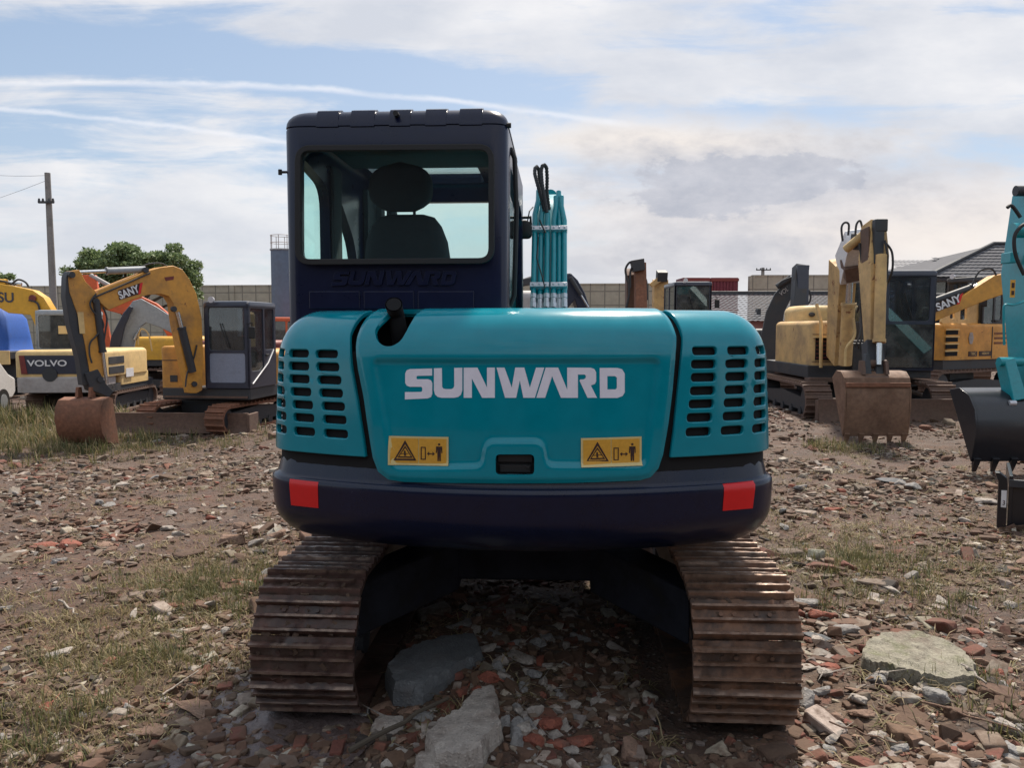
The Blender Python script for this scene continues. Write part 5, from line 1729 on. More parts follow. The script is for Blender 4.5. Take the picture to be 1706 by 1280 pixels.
# ------------------------------------------------------------------ grass
def blades(n_, cx_, cy_, sx, sy, h0, h1, cols, lay, g):
    x = cx_ + g.standard_normal(n_) * sx; y = cy_ + g.standard_normal(n_) * sy
    # clump
    m_ = max(3, n_ // 14); kx = cx_ + g.standard_normal(m_) * sx; ky = cy_ + g.standard_normal(m_) * sy
    k = g.integers(0, m_, n_)
    x = kx[k] + (g.standard_normal(n_)) * .035; y = ky[k] + g.standard_normal(n_) * .035
    lx = (x - MO.x) * math.cos(YAW) + (y - MO.y) * math.sin(YAW); ly = -(x - MO.x) * math.sin(YAW) + (y - MO.y) * math.cos(YAW)
    ok = ~((np.abs(np.abs(lx) - .89) < .26) & (np.abs(ly) < 1.75)) & (y > 2.3)
    x, y = x[ok], y[ok]; n = len(x)
    h = g.uniform(h0, h1, n); a = g.uniform(0, 2 * np.pi, n); le = np.clip(g.normal(lay, .22, n), .05, 1.25)
    z = ground_z(x, y) - .005
    wd = h * .017 + .0009
    dx_, dy_ = np.cos(a), np.sin(a); px_, py_ = -dy_, dx_
    rows = []
    for t, wv in ((0, 1), (.55, .8), (1, .08)):
        ang = le * (.5 + .7 * t)
        hx = h * t * np.sin(ang); hz = h * t * np.cos(np.minimum(ang, 1.5)) * (1 - .15 * t * le)
        for s_ in (-1, 1):
            rows.append(np.stack([x + dx_ * hx + px_ * wd * wv * s_, y + dy_ * hx + py_ * wd * wv * s_, z + hz + .002], -1))
    V = np.stack(rows, 1).reshape(-1, 3)
    f = np.array([[0, 1, 3, 2], [2, 3, 5, 4]])
    Fc = (f[None] + (np.arange(n) * 6)[:, None, None]).reshape(-1, 4)
    cols = np.array(cols); c = cols[g.integers(0, len(cols), n)] * (.7 + .6 * g.random((n, 1)))
    return V, Fc, np.repeat(c, 6, axis=0)
DRY = [(.28, .21, .11), (.36, .28, .16), (.19, .14, .075), (.25, .205, .09)]
OLV = [(.13, .12, .045), (.18, .16, .065), (.21, .17, .08), (.10, .105, .035)]
GRN = [(.075, .095, .035), (.11, .12, .05), (.14, .13, .06)]
g = np.random.default_rng(8)
B = []
def patch(px, py, n, rx, ry, h0, h1, cols, lay=.5):
    p = gpt(px, py); B.append(blades(int(n * 1.6), p.x, p.y, rx, ry, h0, h1, cols, lay, g))
for (px, py, n, rx, ry) in ((300, 1010, 2200, .55, .45), (360, 960, 1600, .4, .4), (180, 1060, 1400, .5, .3), (120, 1170, 900, .4, .18), (230, 1120, 900, .4, .2), (60, 1240, 500, .25, .12), (420, 920, 700, .4, .4),
                            (1430, 950, 1800, .45, .45), (1380, 900, 1200, .5, .6), (1480, 1000, 700, .5, .25), (1600, 880, 700, .5, .6), (250, 830, 1000, 1.2, 1.2), (1350, 800, 900, .8, 1.2), (1650, 930, 300, .3, .3)):
    patch(px, py, n, rx, ry, .03, .09, DRY + OLV[:2], .75)
for (px, py, n, rx, ry) in ((400, 990, 900, .25, .25), (330, 975, 700, .35, .25), (230, 1110, 400, .3, .12), (90, 1190, 260, .25, .1), (1440, 940, 900, .3, .25), (1330, 1000, 200, .2, .2), (1600, 1130, 260, .16, .05), (1560, 1010, 200, .3, .15), (30, 1262, 120, .1, .05), (1690, 1210, 120, .1, .1)):
    patch(px, py, n, rx, ry, .04, .12, OLV + GRN, .45)
for (px, py, n, rx, ry, h0, h1) in ((40, 735, 3800, 1.5, .9, .10, .34), (20, 705, 1400, 1.4, .7, .2, .55), (120, 752, 900, .9, .5, .06, .2), (245, 752, 900, 1.2, .4, .05, .15), (330, 742, 700, 1.2, .4, .03, .11), (400, 735, 500, 1.2, .5, .03, .11),
                                    (1405, 748, 500, .35, .25, .06, .20), (1470, 760, 300, 1.0, .3, .03, .08), (80, 770, 700, 1.2, .6, .04, .1), (1620, 720, 300, 1.0, .6, .04, .12)):
    patch(px, py, n, rx, ry, h0, h1, OLV + DRY[:2] + GRN[:2], .4)
# straw lying everywhere
for k in range(110):
    yy = 2.9 * (12 / 2.9) ** g.random(); xx = (g.random() * 2 - 1) * yy * .66
    B.append(blades(90, xx, yy, .35, .35, .04, .16, DRY + OLV[:1], 1.25, g))
V = []; Fc = []; Cc = []; o_ = 0
for a, b, c in B:
    V.append(a); Fc.append(b + o_); Cc.append(c); o_ += len(a)
tag(np_mesh('grass', np.concatenate(V), np.concatenate(Fc), np.concatenate(Cc), M['grass']), kind='stuff')

# mud caked on the track plates
for s_, x0, root_t in ((-1, -.90, 'track'), (1, .955, 'track.001')):
    gm = np.random.default_rng(60 + s_)
    VV, FF = [], []; o = 0
    while len(VV) < 420:
        sN = gm.random() * per; y, z, t, n_ = trackpos(sN)
        if z < .3 and y > -1: continue
        u = gm.uniform(-.21, .21)
        if fbm(np.array([u * 1.0 + s_ * 3]), np.array([sN]), 5.0, 3, 12)[0] < .47: continue
        V, Fc = VAR[gm.integers(0, len(VAR))]
        k = gm.uniform(.006, .020)
        a = gm.uniform(0, 6.28); ca, sa = math.cos(a), math.sin(a)
        T3 = np.array([0, t[0], t[1]]); N3 = np.array([0, n_[0], n_[1]]); X3 = np.array([1., 0, 0])
        P = V * k * np.array([1.3, 1, .6]); Q = np.stack([P[:, 0] * ca - P[:, 1] * sa, P[:, 0] * sa + P[:, 1] * ca, P[:, 2]], 1)
        W = np.array([x0 + u, y, z])[None] + Q[:, :1] * X3 + Q[:, 1:2] * T3 + Q[:, 2:] * N3 + N3 * gm.uniform(.002, .014)
        VV.append(W); FF.append(Fc + o); o += len(V)
    V = np.concatenate(VV); V = np.array([tuple(MF @ Vector(v) - MO) for v in V]); Fc = np.concatenate(FF)
    ob = np_mesh('caked_mud', V, Fc, np.tile(np.array([[.075, .045, .030]]), (len(V), 1)), M['stone'])
    ob.parent = bpy.data.objects[root_t]; tag(ob, kind='stuff')
# ------------------------------------------------------------------ BACKGROUND MACHINES
def frame(loc, deg, s=1.0):
    return Matrix.Translation(loc) @ Matrix.Rotation(R(deg), 4, 'Z') @ Matrix.Scale(s, 4)
def tracks(root, Fm, g=.85, w=.42, y0=-1.2, y1=1.3, r=.33, m='rustd', mf='dark'):
    """two tracks, each a ribbed belt round a frame"""
    for s_ in (-1, 1):
        x0 = s_ * g
        mb = MB(Fm)
        Pp = 2 * (y1 - y0) + 2 * math.pi * r; N = int(Pp / .15); 
        rg = []
        def pos(s):
            s %= Pp; Ls = y1 - y0
            if s < Ls: return y0 + s, 2 * r, 0, 1
            s -= Ls
            if s < math.pi * r:
                a = math.pi / 2 - s / r; return y1 + r * math.cos(a), r + r * math.sin(a), math.cos(a), math.sin(a)
            s -= math.pi * r
            if s < Ls: return y1 - s, 0, 0, -1
            s -= Ls; a = -math.pi / 2 - s / r
            return y0 + r * math.cos(a), r + r * math.sin(a), math.cos(a), math.sin(a)
        for k in range(N):
            for f_, h in ((0, 0), (.35, 0), (.40, .035), (.55, .035), (.60, 0), (.93, 0), (.95, -.03), (.99, -.03)):
                y, z, ny, nz = pos((k + f_) * Pp / N)
                o = h - .04; i = -.09
                rg.append([(x0 - w / 2, y + ny * i, z + nz * i), (x0 + w / 2, y + ny * i, z + nz * i), (x0 + w / 2, y + ny * o, z + nz * o), (x0 - w / 2, y + ny * o, z + nz * o)])
        rg.append(rg[0]); mb.loft(rg, cap=False)
        t = mb.build('track', M[m], root)
        mb = MB(Fm)
        mb.prism([(x0 - w * .28, y0 + .1, .18), (x0 - w * .28, y1 - .1, .18), (x0 - w * .28, y1 - .1, .42), (x0 - w * .28, (y0 + y1) / 2, .5), (x0 - w * .28, y0 + .1, .42)], (w * .56, 0, 0))
        for yy in (y0, y1): mb.cyl((x0 - w * .3, yy, r), (x0 + w * .3, yy, r), r - .1, n=20)
        n_ = 5
        for k in range(n_): yy = y0 + .3 + k * (y1 - y0 - .6) / (n_ - 1); mb.cyl((x0 - w * .33, yy, .15), (x0 + w * .33, yy, .15), .09, n=12)
        mb.build('track_frame', M[mf], root)
    mb = MB(Fm)
    mb.b2(-g * .75, g * .75, -.45, .5, .35, .62); mb.cyl((0, 0, .6), (0, 0, .82), .45, n=28)
    mb.build('chassis', M[mf], root)
def blade(root, Fm, hw, y, z0=.02, z1=.45, m='rustd', tilt=0):
    mb = MB(Fm)
    mb.prism([(-hw, y - .03, z1), (-hw, y + .05, z0), (-hw, y + .09, z0), (-hw, y - .0, (z0 + z1) / 2), (-hw, y + .04, z1)][:0] or
             [(-hw, y + .06, z0), (-hw, y + .10, z0), (-hw, y + .03, (z0 + z1) / 2), (-hw, y + .05, z1), (-hw, y - .01, z1), (-hw, y - .03, (z0 + z1) / 2)], (2 * hw, 0, 0))
    for s_ in (-1, 1):
        mb.b2(s_ * hw - .02, s_ * hw + .02, y - .12, y + .04, z0 + .02, z1 - .03)
        mb.prism([(s_ * .42 - .06, y - .02, .34), (s_ * .42 - .06, y - .02, .20), (s_ * .42 - .06, y - .9, .26), (s_ * .42 - .06, y - .9, .40)], (.12, 0, 0))
    mb.build('dozer_blade', M[m], root, bevel=.006)
def rloft(mb, x0, x1, y0, y1, zs, r, n=5):
    """rounded box: zs = [(z, inset), ...]"""
    mb.loft([[(p[0], p[1], z) for p in roundpoly([(x0 + i, y0 + i), (x1 - i, y0 + i), (x1 - i, y1 - i), (x0 + i, y1 - i)], max(r - i * .3, .01), n)] for z, i in zs])
def house(root, Fm, x0, x1, y0, y1, z0, z1, r, m, name='engine_hood', cr=.15):
    mb = MB(Fm)
    zs = [(z0, 0)] + [(z1 - cr + cr * math.sin(a), cr * (1 - math.cos(a))) for a in np.linspace(0, math.pi / 2, 6)]
    rloft(mb, x0, x1, y0, y1, zs, r)
    return mb.build(name, M[m], root)
def cabin(root, Fm, x0, x1, y0, y1, z0, z1, m='slate', gl='glassd', split=.45, lower=None, slope=.10, rear=True, e=.07, low=None, mir=True):
    """framed cab; four glazed sides, roof; front is +y"""
    mb = MB(Fm)
    t = .05; H = z1 - z0; zr = z1 - .06
    X, Y = x1 - x0, y1 - y0
    P = []
    def side(O, ux, W_, wins, sl=None):
        uy = Vector((0, 0, 1))
        plate(mb, roundpoly([(0, 0), (W_, 0), (W_, H), (0, H)], .03, 2), [roundpoly(w_, .06, 3) for w_ in wins], O, ux, uy, t)
        n = Vector(ux).cross(uy)
        for w_ in wins:
            p = roundpoly(w_, .06, 3)
            P.append([Vector(O) + Vector(ux) * a[0] + uy * a[1] - n * (t * .5) for a in p])
    lo = .10 if lower is None else lower
    zl = H * split
    side((x1, y1, z0), (-1, 0, 0), X, [[(e, zl), (X - e, zl), (X - e, H - .12), (e, H - .12)]] + ([[(e, lo), (X - e, lo), (X - e, zl - .05), (e, zl - .05)]] if lower is not None else []))
    side((x0, y0, z0), (1, 0, 0), X, [[(e, zl), (X - e, zl), (X - e, H - .12), (e, H - .12)]] if rear else [])
    for xx, ux, yy in ((x0, (0, -1, 0), y1), (x1, (0, 1, 0), y0)):
        a, b = (.08, Y * .52) if xx == x0 else (.08, Y * .44)
        W1 = [(a, zl * .45 if xx == x0 else zl), (b, zl * .45 if xx == x0 else zl), (b, H - .13), (a, H - .13)]
        W2 = [(b + .07, zl), (Y - .10, zl), (Y - .10, H - .13), (b + .07, H - .13)]
        side((xx, yy, z0), ux, Y, [W1, W2])
    c_ = mb.build('cab', M[m], root, bevel=.012, seg=2)
    mb = MB(Fm)
    rloft(mb, x0 - .015, x1 + .015, y0 - .02, y1 + .04, [(z1 - .10, .004), (z1 - .04, 0), (z1, .025), (z1 + .015, .09)], .09)
    mb.build('roof', M[m], c_)
    mb = MB(Fm); mb.b2(x0 + .04, x1 - .04, y0 + .04, y1 - .04, z0, z0 + .06); mb.build('floor', M['dark'], c_)
    mb = MB(Fm)
    cx_ = (x0 + x1) / 2; ys_ = y0 + .35
    mb.b2(cx_ - .24, cx_ + .24, ys_, ys_ + .45, z0 + .35, z0 + .5); mb.b2(cx_ - .23, cx_ + .23, ys_ - .08, ys_ + .05, z0 + .45, z0 + 1.05); mb.b2(cx_ - .13, cx_ + .13, ys_ - .06, ys_ + .02, z0 + 1.07, z0 + 1.25)
    mb.build('seat', M['seat'], c_, bevel=.03)
    for ip, p in enumerate(P):
        mb = MB(Fm); n = (p[1] - p[0]).cross(p[len(p) // 2] - p[0]).normalized()
        mb.prism(p, n * .006); mb.build('window', M[low if low and ip == 1 else gl], c_)
    # fittings: wiper, mirror on its arm, work lamp, door handle
    mb = MB(Fm); mb.tube([(cx_ - .05, y1 + .02, z0 + zl + .05), (cx_ + .12, y1 + .03, z0 + zl + .55)], .012, 6); mb.build('wiper', M['black'], c_)
    if not mir: return c_
    mb = MB(Fm); mb.tube([(x0 + .02, y1, z1 - .45), (x0 - .12, y1 + .12, z1 - .42), (x0 - .12, y1 + .12, z1 - .62)], .011, 6); mb.build('mirror_arm', M['black'], c_)
    mb = MB(Fm); mb.box((x0 - .12, y1 + .13, z1 - .62), (.14, .04, .24)); mb.build('mirror', M['black'], c_, bevel=.02)
    mb = MB(Fm); mb.cyl((cx_ + .25, y1 + .06, z1 + .04), (cx_ + .25, y1 + .13, z1 + .04), .05, .065, n=14); mb.build('work_lamp', M['zinc'], c_)
    mb = MB(Fm); mb.box((x0 - .02, y0 + Y * .38, z0 + zl * .85), (.03, .14, .04)); mb.build('door_handle', M['black'], c_, bevel=.008)
    return c_
def ram(root, a, b, r, m='dark', ratio=.55, name='hydraulic_cylinder', Fm=None):
    a, b = Vector(a), Vector(b)
    mb = MB(Fm); q = a.lerp(b, ratio)
    mb.cyl(a, q, r, n=14); mb.cyl(a.lerp(q, .96), q, r * 1.15, n=14)
    c_ = mb.build(name, M[m], root)
    mb = MB(Fm); mb.cyl(q, b, r * .52, n=12); mb.build('rod', M['chrome'], c_)
    for p in (a, b):
        pass
    return c_
def hose(root, pts, r=.014, m='hose', Fm=None, name='hose'):
    # smooth through points
    P = [Vector(p) for p in pts]; out = []
    for i in range(len(P) - 1):
        p0, p1, p2, p3 = P[max(i - 1, 0)], P[i], P[i + 1], P[min(i + 2, len(P) - 1)]
        for t in np.linspace(0, 1, 6)[:-1]:
            out.append(.5 * ((2 * p1) + (p2 - p0) * t + (2 * p0 - 5 * p1 + 4 * p2 - p3) * t * t + (3 * p1 - p0 - 3 * p2 + p3) * t ** 3))
    out.append(P[-1])
    mb = MB(Fm); mb.tube(out, r, 7); return mb.build(name, M[m], root)
def pxprism(root, name, poly, Q, n, th, m, bevel=.01, push=0.0):
    """outline read off the photograph, set in a vertical plane through Q with normal n, given real thickness"""
    n = Vector(n).normalized()
    pts = [on_plane(a, b, Vector(Q) + n * push, n) for a, b in poly]
    mb = MB(); mb.prism([p - n * (th / 2) for p in pts], n * th)
    return mb.build(name, M[m], root, bevel=bevel)
def pxpt(a, b, Q, n, push=0.0):
    n = Vector(n).normalized(); return on_plane(a, b, Vector(Q) + n * push, n)
def scoop(root, Fm, w, prof, teeth=5, m='rust', th=.03, name='bucket', tl=.12, cheek=True):
    """digging bucket: prof = open side profile (y,z) from the lip round the back to the top; cheeks at both ends"""
    mb = MB(Fm)
    n = len(prof)
    cy_ = sum(p[0] for p in prof) / n; cz_ = sum(p[1] for p in prof) / n
    inn = []
    for i in range(n):
        a = Vector(prof[max(i - 1, 0)]); b = Vector(prof[min(i + 1, n - 1)]); t = (b - a).normalized(); q = Vector((t.y, -t.x))
        if q.dot(Vector((cy_, cz_)) - Vector(prof[i])) < 0: q = -q
        inn.append((prof[i][0] + q.x * th, prof[i][1] + q.y * th))
    loop = list(prof) + inn[::-1]
    mb.prism([(-w / 2, y, z) for y, z in loop], (w, 0, 0))
    b_ = mb.build(name, M[m], root, bevel=.005)
    for s_ in (-1, 1):
        mb = MB(Fm); mb.prism([(s_ * w / 2 - .016, y, z) for y, z in prof], (.032, 0, 0)); mb.build('side_plate', M[m], b_, bevel=.004)
    l0 = Vector(prof[0]); l1 = Vector(prof[1]); d = (l0 - l1).normalized()
    for k in range(teeth):
        x = -w / 2 + w * (k + .5) / teeth if teeth > 1 else 0
        x = -w / 2 + .05 + (w - .10) * k / (teeth - 1)
        mb = MB(Fm); tw = .042
        e = Vector((-d.y, d.x)) * .035
        a = l0 - d * .05; t_ = l0 + d * tl
        mb.add([(x - tw, a.x - e.x, a.y - e.y), (x + tw, a.x - e.x, a.y - e.y), (x + tw, a.x + e.x, a.y + e.y), (x - tw, a.x + e.x, a.y + e.y),
                (x - tw * .6, t_.x - e.x * .2, t_.y - e.y * .2), (x + tw * .6, t_.x - e.x * .2, t_.y - e.y * .2), (x + tw * .6, t_.x + e.x * .2, t_.y + e.y * .2), (x - tw * .6, t_.x + e.x * .2, t_.y + e.y * .2)],
               [(0, 3, 2, 1), (4, 5, 6, 7), (0, 1, 5, 4), (1, 2, 6, 5), (2, 3, 7, 6), (3, 0, 4, 7)])
        mb.build('tooth', M[m], b_, bevel=.004)
    return b_
def text(root, s, size, O, ux, uy, m, name='lettering', sx=1.0, bold=.0, off=.004, shear=0):
    cu = bpy.data.curves.new('txt', 'FONT'); cu.body = s; cu.size = 1.0; cu.offset = bold; cu.align_x = 'CENTER'; cu.align_y = 'CENTER'; cu.shear = shear; cu.extrude = .01
    ob = bpy.data.objects.new('txt', cu); C.objects.link(ob)
    dg = bpy.context.evaluated_depsgraph_get(); dg.update()
    me = bpy.data.meshes.new_from_object(ob.evaluated_get(dg))
    bpy.data.objects.remove(ob)
    ux = Vector(ux).normalized(); uy = Vector(uy).normalized(); n = ux.cross(uy)
    mb = MB()
    mb.add([Vector(O) + ux * v.co.x * size * sx + uy * v.co.y * size + n * (off + v.co.z * .1) for v in me.vertices], [tuple(p.vertices) for p in me.polygons])
    bpy.data.meshes.remove(me)
    return mb.build(name, M[m], root, sharp=40, fix=False)
GL = -.42
# ================================================================== C: yellow machine with black cab, front left
cC = Vector((-6.35, 17.3, GL))
c = thing('excavator', 'orange yellow excavator with dark navy cab and rusty bucket, in front on the left', 'excavator', cC, 'excavators parked round the yard')
Fh = frame(cC + Vector((.20, 0, .06)), 173)         # house heading
Fu = frame(cC, 166)
tracks(c, Fu, .80, .42, -1.2, 1.15, .31, 'rust')
# blade in front, square to the track frame
Fb = frame(Vector((-6.8, 16.1, GL)), 177)
mb = MB(Fb); hw = .98 + .03
mb.prism([(-1.5, .06, .03), (-1.5, .12, .03), (-1.5, .05, .22), (-1.5, .08, .44), (-1.5, .02, .44), (-1.5, -.02, .22)], (2.75, 0, 0))
bl = mb.build('dozer_blade', M['rustd'], c, bevel=.008)
mb = MB(Fb)
mb.b2(-1.54, -1.48, -.40, .10, .05, .42); mb.build('blade_end', M['rustd'], c, bevel=.01)
for x_ in (-.44, .61):
    mb = MB(Fb); mb.b2(x_ - .06, x_ + .06, -1.0, .0, .2, .32)
    if x_ < 0: mb.build('blade_arm', M['lgrey'], c, bevel=.01)
mb.build('blade_arm', M['lgrey'], c, bevel=.01)
mb = MB(Fh); mb.b2(-.95, .95, -1.5, 1.0, .62, .86); mb.build('revolving_frame', M['dark'], c, bevel=.02)
cabC = cabin(c, Fh, -.98, -.02, -.25, 1.05, .86, 2.62, 'slate', 'glassg', .44, lower=.12, e=.10, low='frost')
house(c, Fh, -.98, .98, -1.55, -.28, .80, 1.62, .22, 'syel', 'counterweight')
house(c, Fh, .42, .98, -.5, .98, .86, 1.72, .08, 'syel', 'side_body', .06)
q = Fh @ Vector((.70, .985, 1.05)); mb = MB(Fh); mb.b2(.62, .78, .975, .99, .98, 1.12); mb.build('vent', M['dark'], c)
# hand decal dots / stripe on the door
mb = MB(Fh); mb.tube([(-.99, .95, .95), (-.995, .2, 1.35), (-.99, -.1, 1.62)], .014, 6); mb.build('handrail', M['white'], c)
# boom plane swung to the left of the picture
nC = Vector((math.cos(R(216)), math.sin(R(216)), 0)); QC = Fh @ Vector((.15, 1.15, 1.0))
nC = Vector((.79, -.61, 0)).normalized()
boomC = pxprism(c, 'boom', [(322, 655), (312, 655), (300, 600), (288, 540), (283, 505), (276, 494), (262, 490), (240, 492), (215, 500), (176, 517), (163, 506), (155, 494), (160, 484), (205, 466), (240, 452), (262, 446), (283, 443), (298, 449), (310, 465), (322, 490), (331, 530), (333, 580), (332, 650)], QC, nC, .24, 'syel', .012)
armC = pxprism(c, 'arm', [(113, 452), (128, 450), (139, 470), (155, 486), (163, 500), (160, 518), (163, 560), (169, 600), (170, 622), (163, 640), (148, 640), (144, 610), (136, 565), (124, 520), (112, 487), (110, 465)], QC, nC, .20, 'syel', .01, push=0.0)
pxprism(c, 'arm_back', [(110, 453), (117, 451), (114, 485), (126, 525), (139, 570), (146, 618), (146, 642), (134, 642), (128, 600), (112, 540), (105, 495), (106, 462)], QC, nC, .20, 'dark', .01, push=-.02)
ram(c, pxpt(241, 449, QC, nC), pxpt(123, 454, QC, nC), .065, 'grey', .56, 'arm_cylinder')
ram(c, pxpt(321, 620, QC, nC, .17), pxpt(296, 520, QC, nC, .17), .075, 'dark', .75, 'boom_cylinder')
ram(c, pxpt(160, 500, QC, nC, .12), pxpt(178, 640, QC, nC, .12), .06, 'dark', .62, 'bucket_cylinder')
# name panel on the boom side
u_ = (pxpt(236, 476, QC, nC) - pxpt(196, 491, QC, nC)).normalized(); v_ = Vector((0, 0, 1)); v_ = (v_ - u_ * v_.dot(u_)).normalized()
fc = nC * .128 if nC.y < 0 else -nC * .128
def panel(root, quad, Q, n, push, m, name='decal'):
    n = Vector(n).normalized(); pts = [on_plane(a, b, Vector(Q) + n * push, n) for a, b in quad]
    mb = MB(); mb.prism(pts, n * -.004 if n.y < 0 else n * .004); return mb.build(name, M[m], root)
panel(c, [(197, 484), (236, 471), (235, 489), (199, 500)], QC, nC, .126, 'ink', 'name_plate')
panel(c, [(233, 472.5), (238, 470.5), (234.5, 489.5), (230.5, 491)], QC, nC, .130, 'red', 'name_plate')
text(c, 'SANY', .20, pxpt(214.5, 487.2, QC, nC, .134), u_, v_, 'white', 'lettering', .80, .03)
panel(c, [(274, 462), (290, 460), (289, 466), (276, 468)], QC, nC, .127, 'dred', 'decal')
for pts in ([(160, 490), (150, 505), (156, 520), (168, 530), (172, 545), (160, 560), (150, 572), (149, 590), (153, 605)], [(172, 512), (178, 530), (176, 550), (172, 575)], [(328, 575), (322, 600), (312, 622), (309, 645)], [(156, 496), (200, 477), (250, 455)]):
    hose(c, [pxpt(a, b, QC, nC, .15) for a, b in pts], .016)
hose(c, [pxpt(a, b, QC, nC, .0) for a, b in [(232, 447), (248, 440), (268, 439), (282, 446)]], .016)
# pipes along the boom, pins, work lamp and seams
for off_ in (.05, .09):
    hose(c, [pxpt(a, b - off_ * 30, QC, nC, off_) for a, b in [(180, 490), (205, 478), (240, 463), (262, 457), (284, 455), (298, 462), (308, 478), (318, 505), (324, 540), (325, 590)]], .018, 'hose', name='hydraulic_pipe')
for a, b in ((158, 502), (118, 458), (288, 515), (322, 640), (165, 632), (241, 450)):
    mb = MB(); p = pxpt(a, b, QC, nC, .10); mb.cyl(p, p + nC * .06, .055, n=14); mb.build('pivot_pin', M['dark'], c)
for x0_, x1_, z_ in ((.44, .96, 1.42),):
    mb = MB(Fh); mb.b2(x0_, x1_, .982, .988, z_, z_ + .015); mb.build('panel_seam', M['dark'], c)
mb = MB(Fh); mb.b2(-.9, .9, .99, 1.03, .66, .70); mb.build('step_bar', M['rustd'], c)
panel(c, [(129, 520), (139, 520), (142, 556), (133, 556)], QC, nC, .106, 'cream', 'decal')
# linkage and bucket
pxprism(c, 'linkage', [(136, 622), (158, 615), (172, 640), (184, 652), (176, 662), (160, 655), (146, 650)], QC, nC, .26, 'dark', .01)
pb = pxpt(146, 700, QC, nC)
Fk = frame((pb.x, pb.y, 0), 178)
zg = GL + .02
scoop(c, Fk @ Matrix.Identity(4), .80, [(-.28, zg + .02), (-.12, zg + .0), (.12, zg + .06), (.27, zg + .25), (.33, zg + .50), (.30, zg + .72), (.20, zg + .84), (.0, zg + .88), (-.12, zg + .84)], 5, 'rust', .03)
mb = MB(Fk); mb.prism([(-.14, -.05, zg + .86), (-.14, .12, zg + .88), (-.14, .08, zg + 1.06), (-.14, -.02, zg + 1.06)], (.05, 0, 0)); mb.prism([(.10, -.05, zg + .86), (.10, .12, zg + .88), (.10, .08, zg + 1.06), (.10, -.02, zg + 1.06)], (.05, 0, 0)); mb.build('bucket_ear', M['rust'], c)

# ================================================================== B: cream machine seen from behind
cB = Vector((-10.9, 20.8, GL))
b_ = thing('excavator', 'cream yellow excavator seen from the back left, its dark rear band lettered in white', 'excavator', cB, 'excavators parked round the yard')
FB = frame(cB, 4, 1.0)
tracks(b_, FB, .85, .40, -1.1, 1.2, .3)
mb = MB(FB); mb.b2(-1.0, 1.0, -1.6, 1.3, .58, .78); mb.build('revolving_frame', M['dark'], b_)
hB = house(b_, FB, -1.03, 1.05, -1.95, 1.0, .98, 1.62, .30, 'cream', 'engine_hood', .10)
house(b_, FB, -1.00, 1.0, -1.98, -.9, .62, 1.0, .30, 'lgrey', 'counterweight', .06)
house(b_, FB, -.98, 1.02, -.88, 1.0, .72, 1.0, .12, 'cream', 'side_body', .03)
mb = MB(FB)
q_ = [(-.80, -1.955, 1.06), (.72, -1.955, 1.06), (.80, -1.955, 1.50), (-.84, -1.955, 1.50)]
mb.prism(q_, (0, -.012, 0)); mb.build('name_band', M['slate'], b_, bevel=.003)
mb = MB(FB); mb.prism([(-.80, -1.97, 1.06), (-.66, -1.97, 1.06), (-.72, -1.97, 1.50), (-.84, -1.97, 1.50)], (0, -.006, 0)); mb.build('name_band', M['dred'], b_)
text(b_, 'VOLVO', .20, FB @ Vector((-.20, -1.975, 1.31)), FB.to_3x3() @ Vector((1, 0, 0)), (0, 0, 1), 'white', 'lettering', 1.35, .022)
mb = MB(FB); mb.cyl((-.15, -1.96, 1.05), (-.15, -1.99, 1.05), .17, n=20); mb.build('towing_recess', M['dark'], b_)
for k, z_ in enumerate((1.36, 1.12)):
    mb = MB(FB); mb.b2(1.044, 1.062, -1.62, -.72, z_ - .09, z_ + .09); mb.build('louvre', M['dark'], b_, bevel=.02)
mb = MB(FB); mb.b2(1.048, 1.058, -.62, -.15, .90, 1.12); mb.build('sticker', M['white'], b_)
cabin(b_, FB, -1.0, -.05, -.85, .75, 1.0, 2.58, 'grey', 'glassd', .40, lower=None)
mb = MB(FB); mb.b2(-.45, -.15, -.86, -.85, 2.0, 2.2); mb.build('window_sticker', M['cream'], b_)

# ================================================================== A: yellow arched boom at the left edge
cA = Vector((-14.5, 26.0, GL))
a_ = thing('excavator', 'large yellow excavator at the left edge, only its arched boom showing', 'excavator', cA, 'excavators parked round the yard')
FA = frame(cA + Vector((1.9, 1.2, 0)), 100)
tracks(a_, FA, 1.1, .55, -1.7, 1.8, .42)
mb = MB(FA); mb.b2(-1.2, 1.2, -2.2, 1.5, .9, 1.15); mb.build('revolving_frame', M['dark'], a_)
house(a_, FA, -1.25, 1.25, -2.3, .0, 1.1, 1.85, .3, 'kyel', 'counterweight')
nA = Vector((.12, -1, 0)).normalized(); QA = Vector((-14, 24.0, 0))
pxprism(a_, 'boom', [(-160, 475), (-60, 462), (20, 476), (60, 484), (78, 496), (90, 516), (100, 560), (72, 562), (56, 525), (20, 522), (0, 511), (-60, 505), (-160, 530)], QA, nA, .42, 'kyel', .02)
ram(a_, pxpt(-90, 462, QA, nA, .0), pxpt(36, 474, QA, nA), .10, 'kyel', .8, 'arm_cylinder')
text(a_, 'KOMATSU', .40, pxpt(-33, 495, QA, nA, .216), (1, .12, -.03), (0, 0, 1), 'slate', 'lettering', 1.0, .02)
for pts in ([(20, 473), (30, 466), (42, 470), (48, 478)], [(-10, 466), (10, 470), (25, 475)]):
    hose(a_, [pxpt(x, y, QA, nA, .1) for x, y in pts], .03)
mb = MB(); p = pxpt(55, 497, QA, nA, .22); mb.cyl(p, p + nA * .06, .10, n=14); mb.build('pivot_pin', M['dred'], a_)
hose(a_, [pxpt(x, y, QA, nA, .26) for x, y in [(48, 500), (62, 505), (66, 520), (60, 530)]], .03)
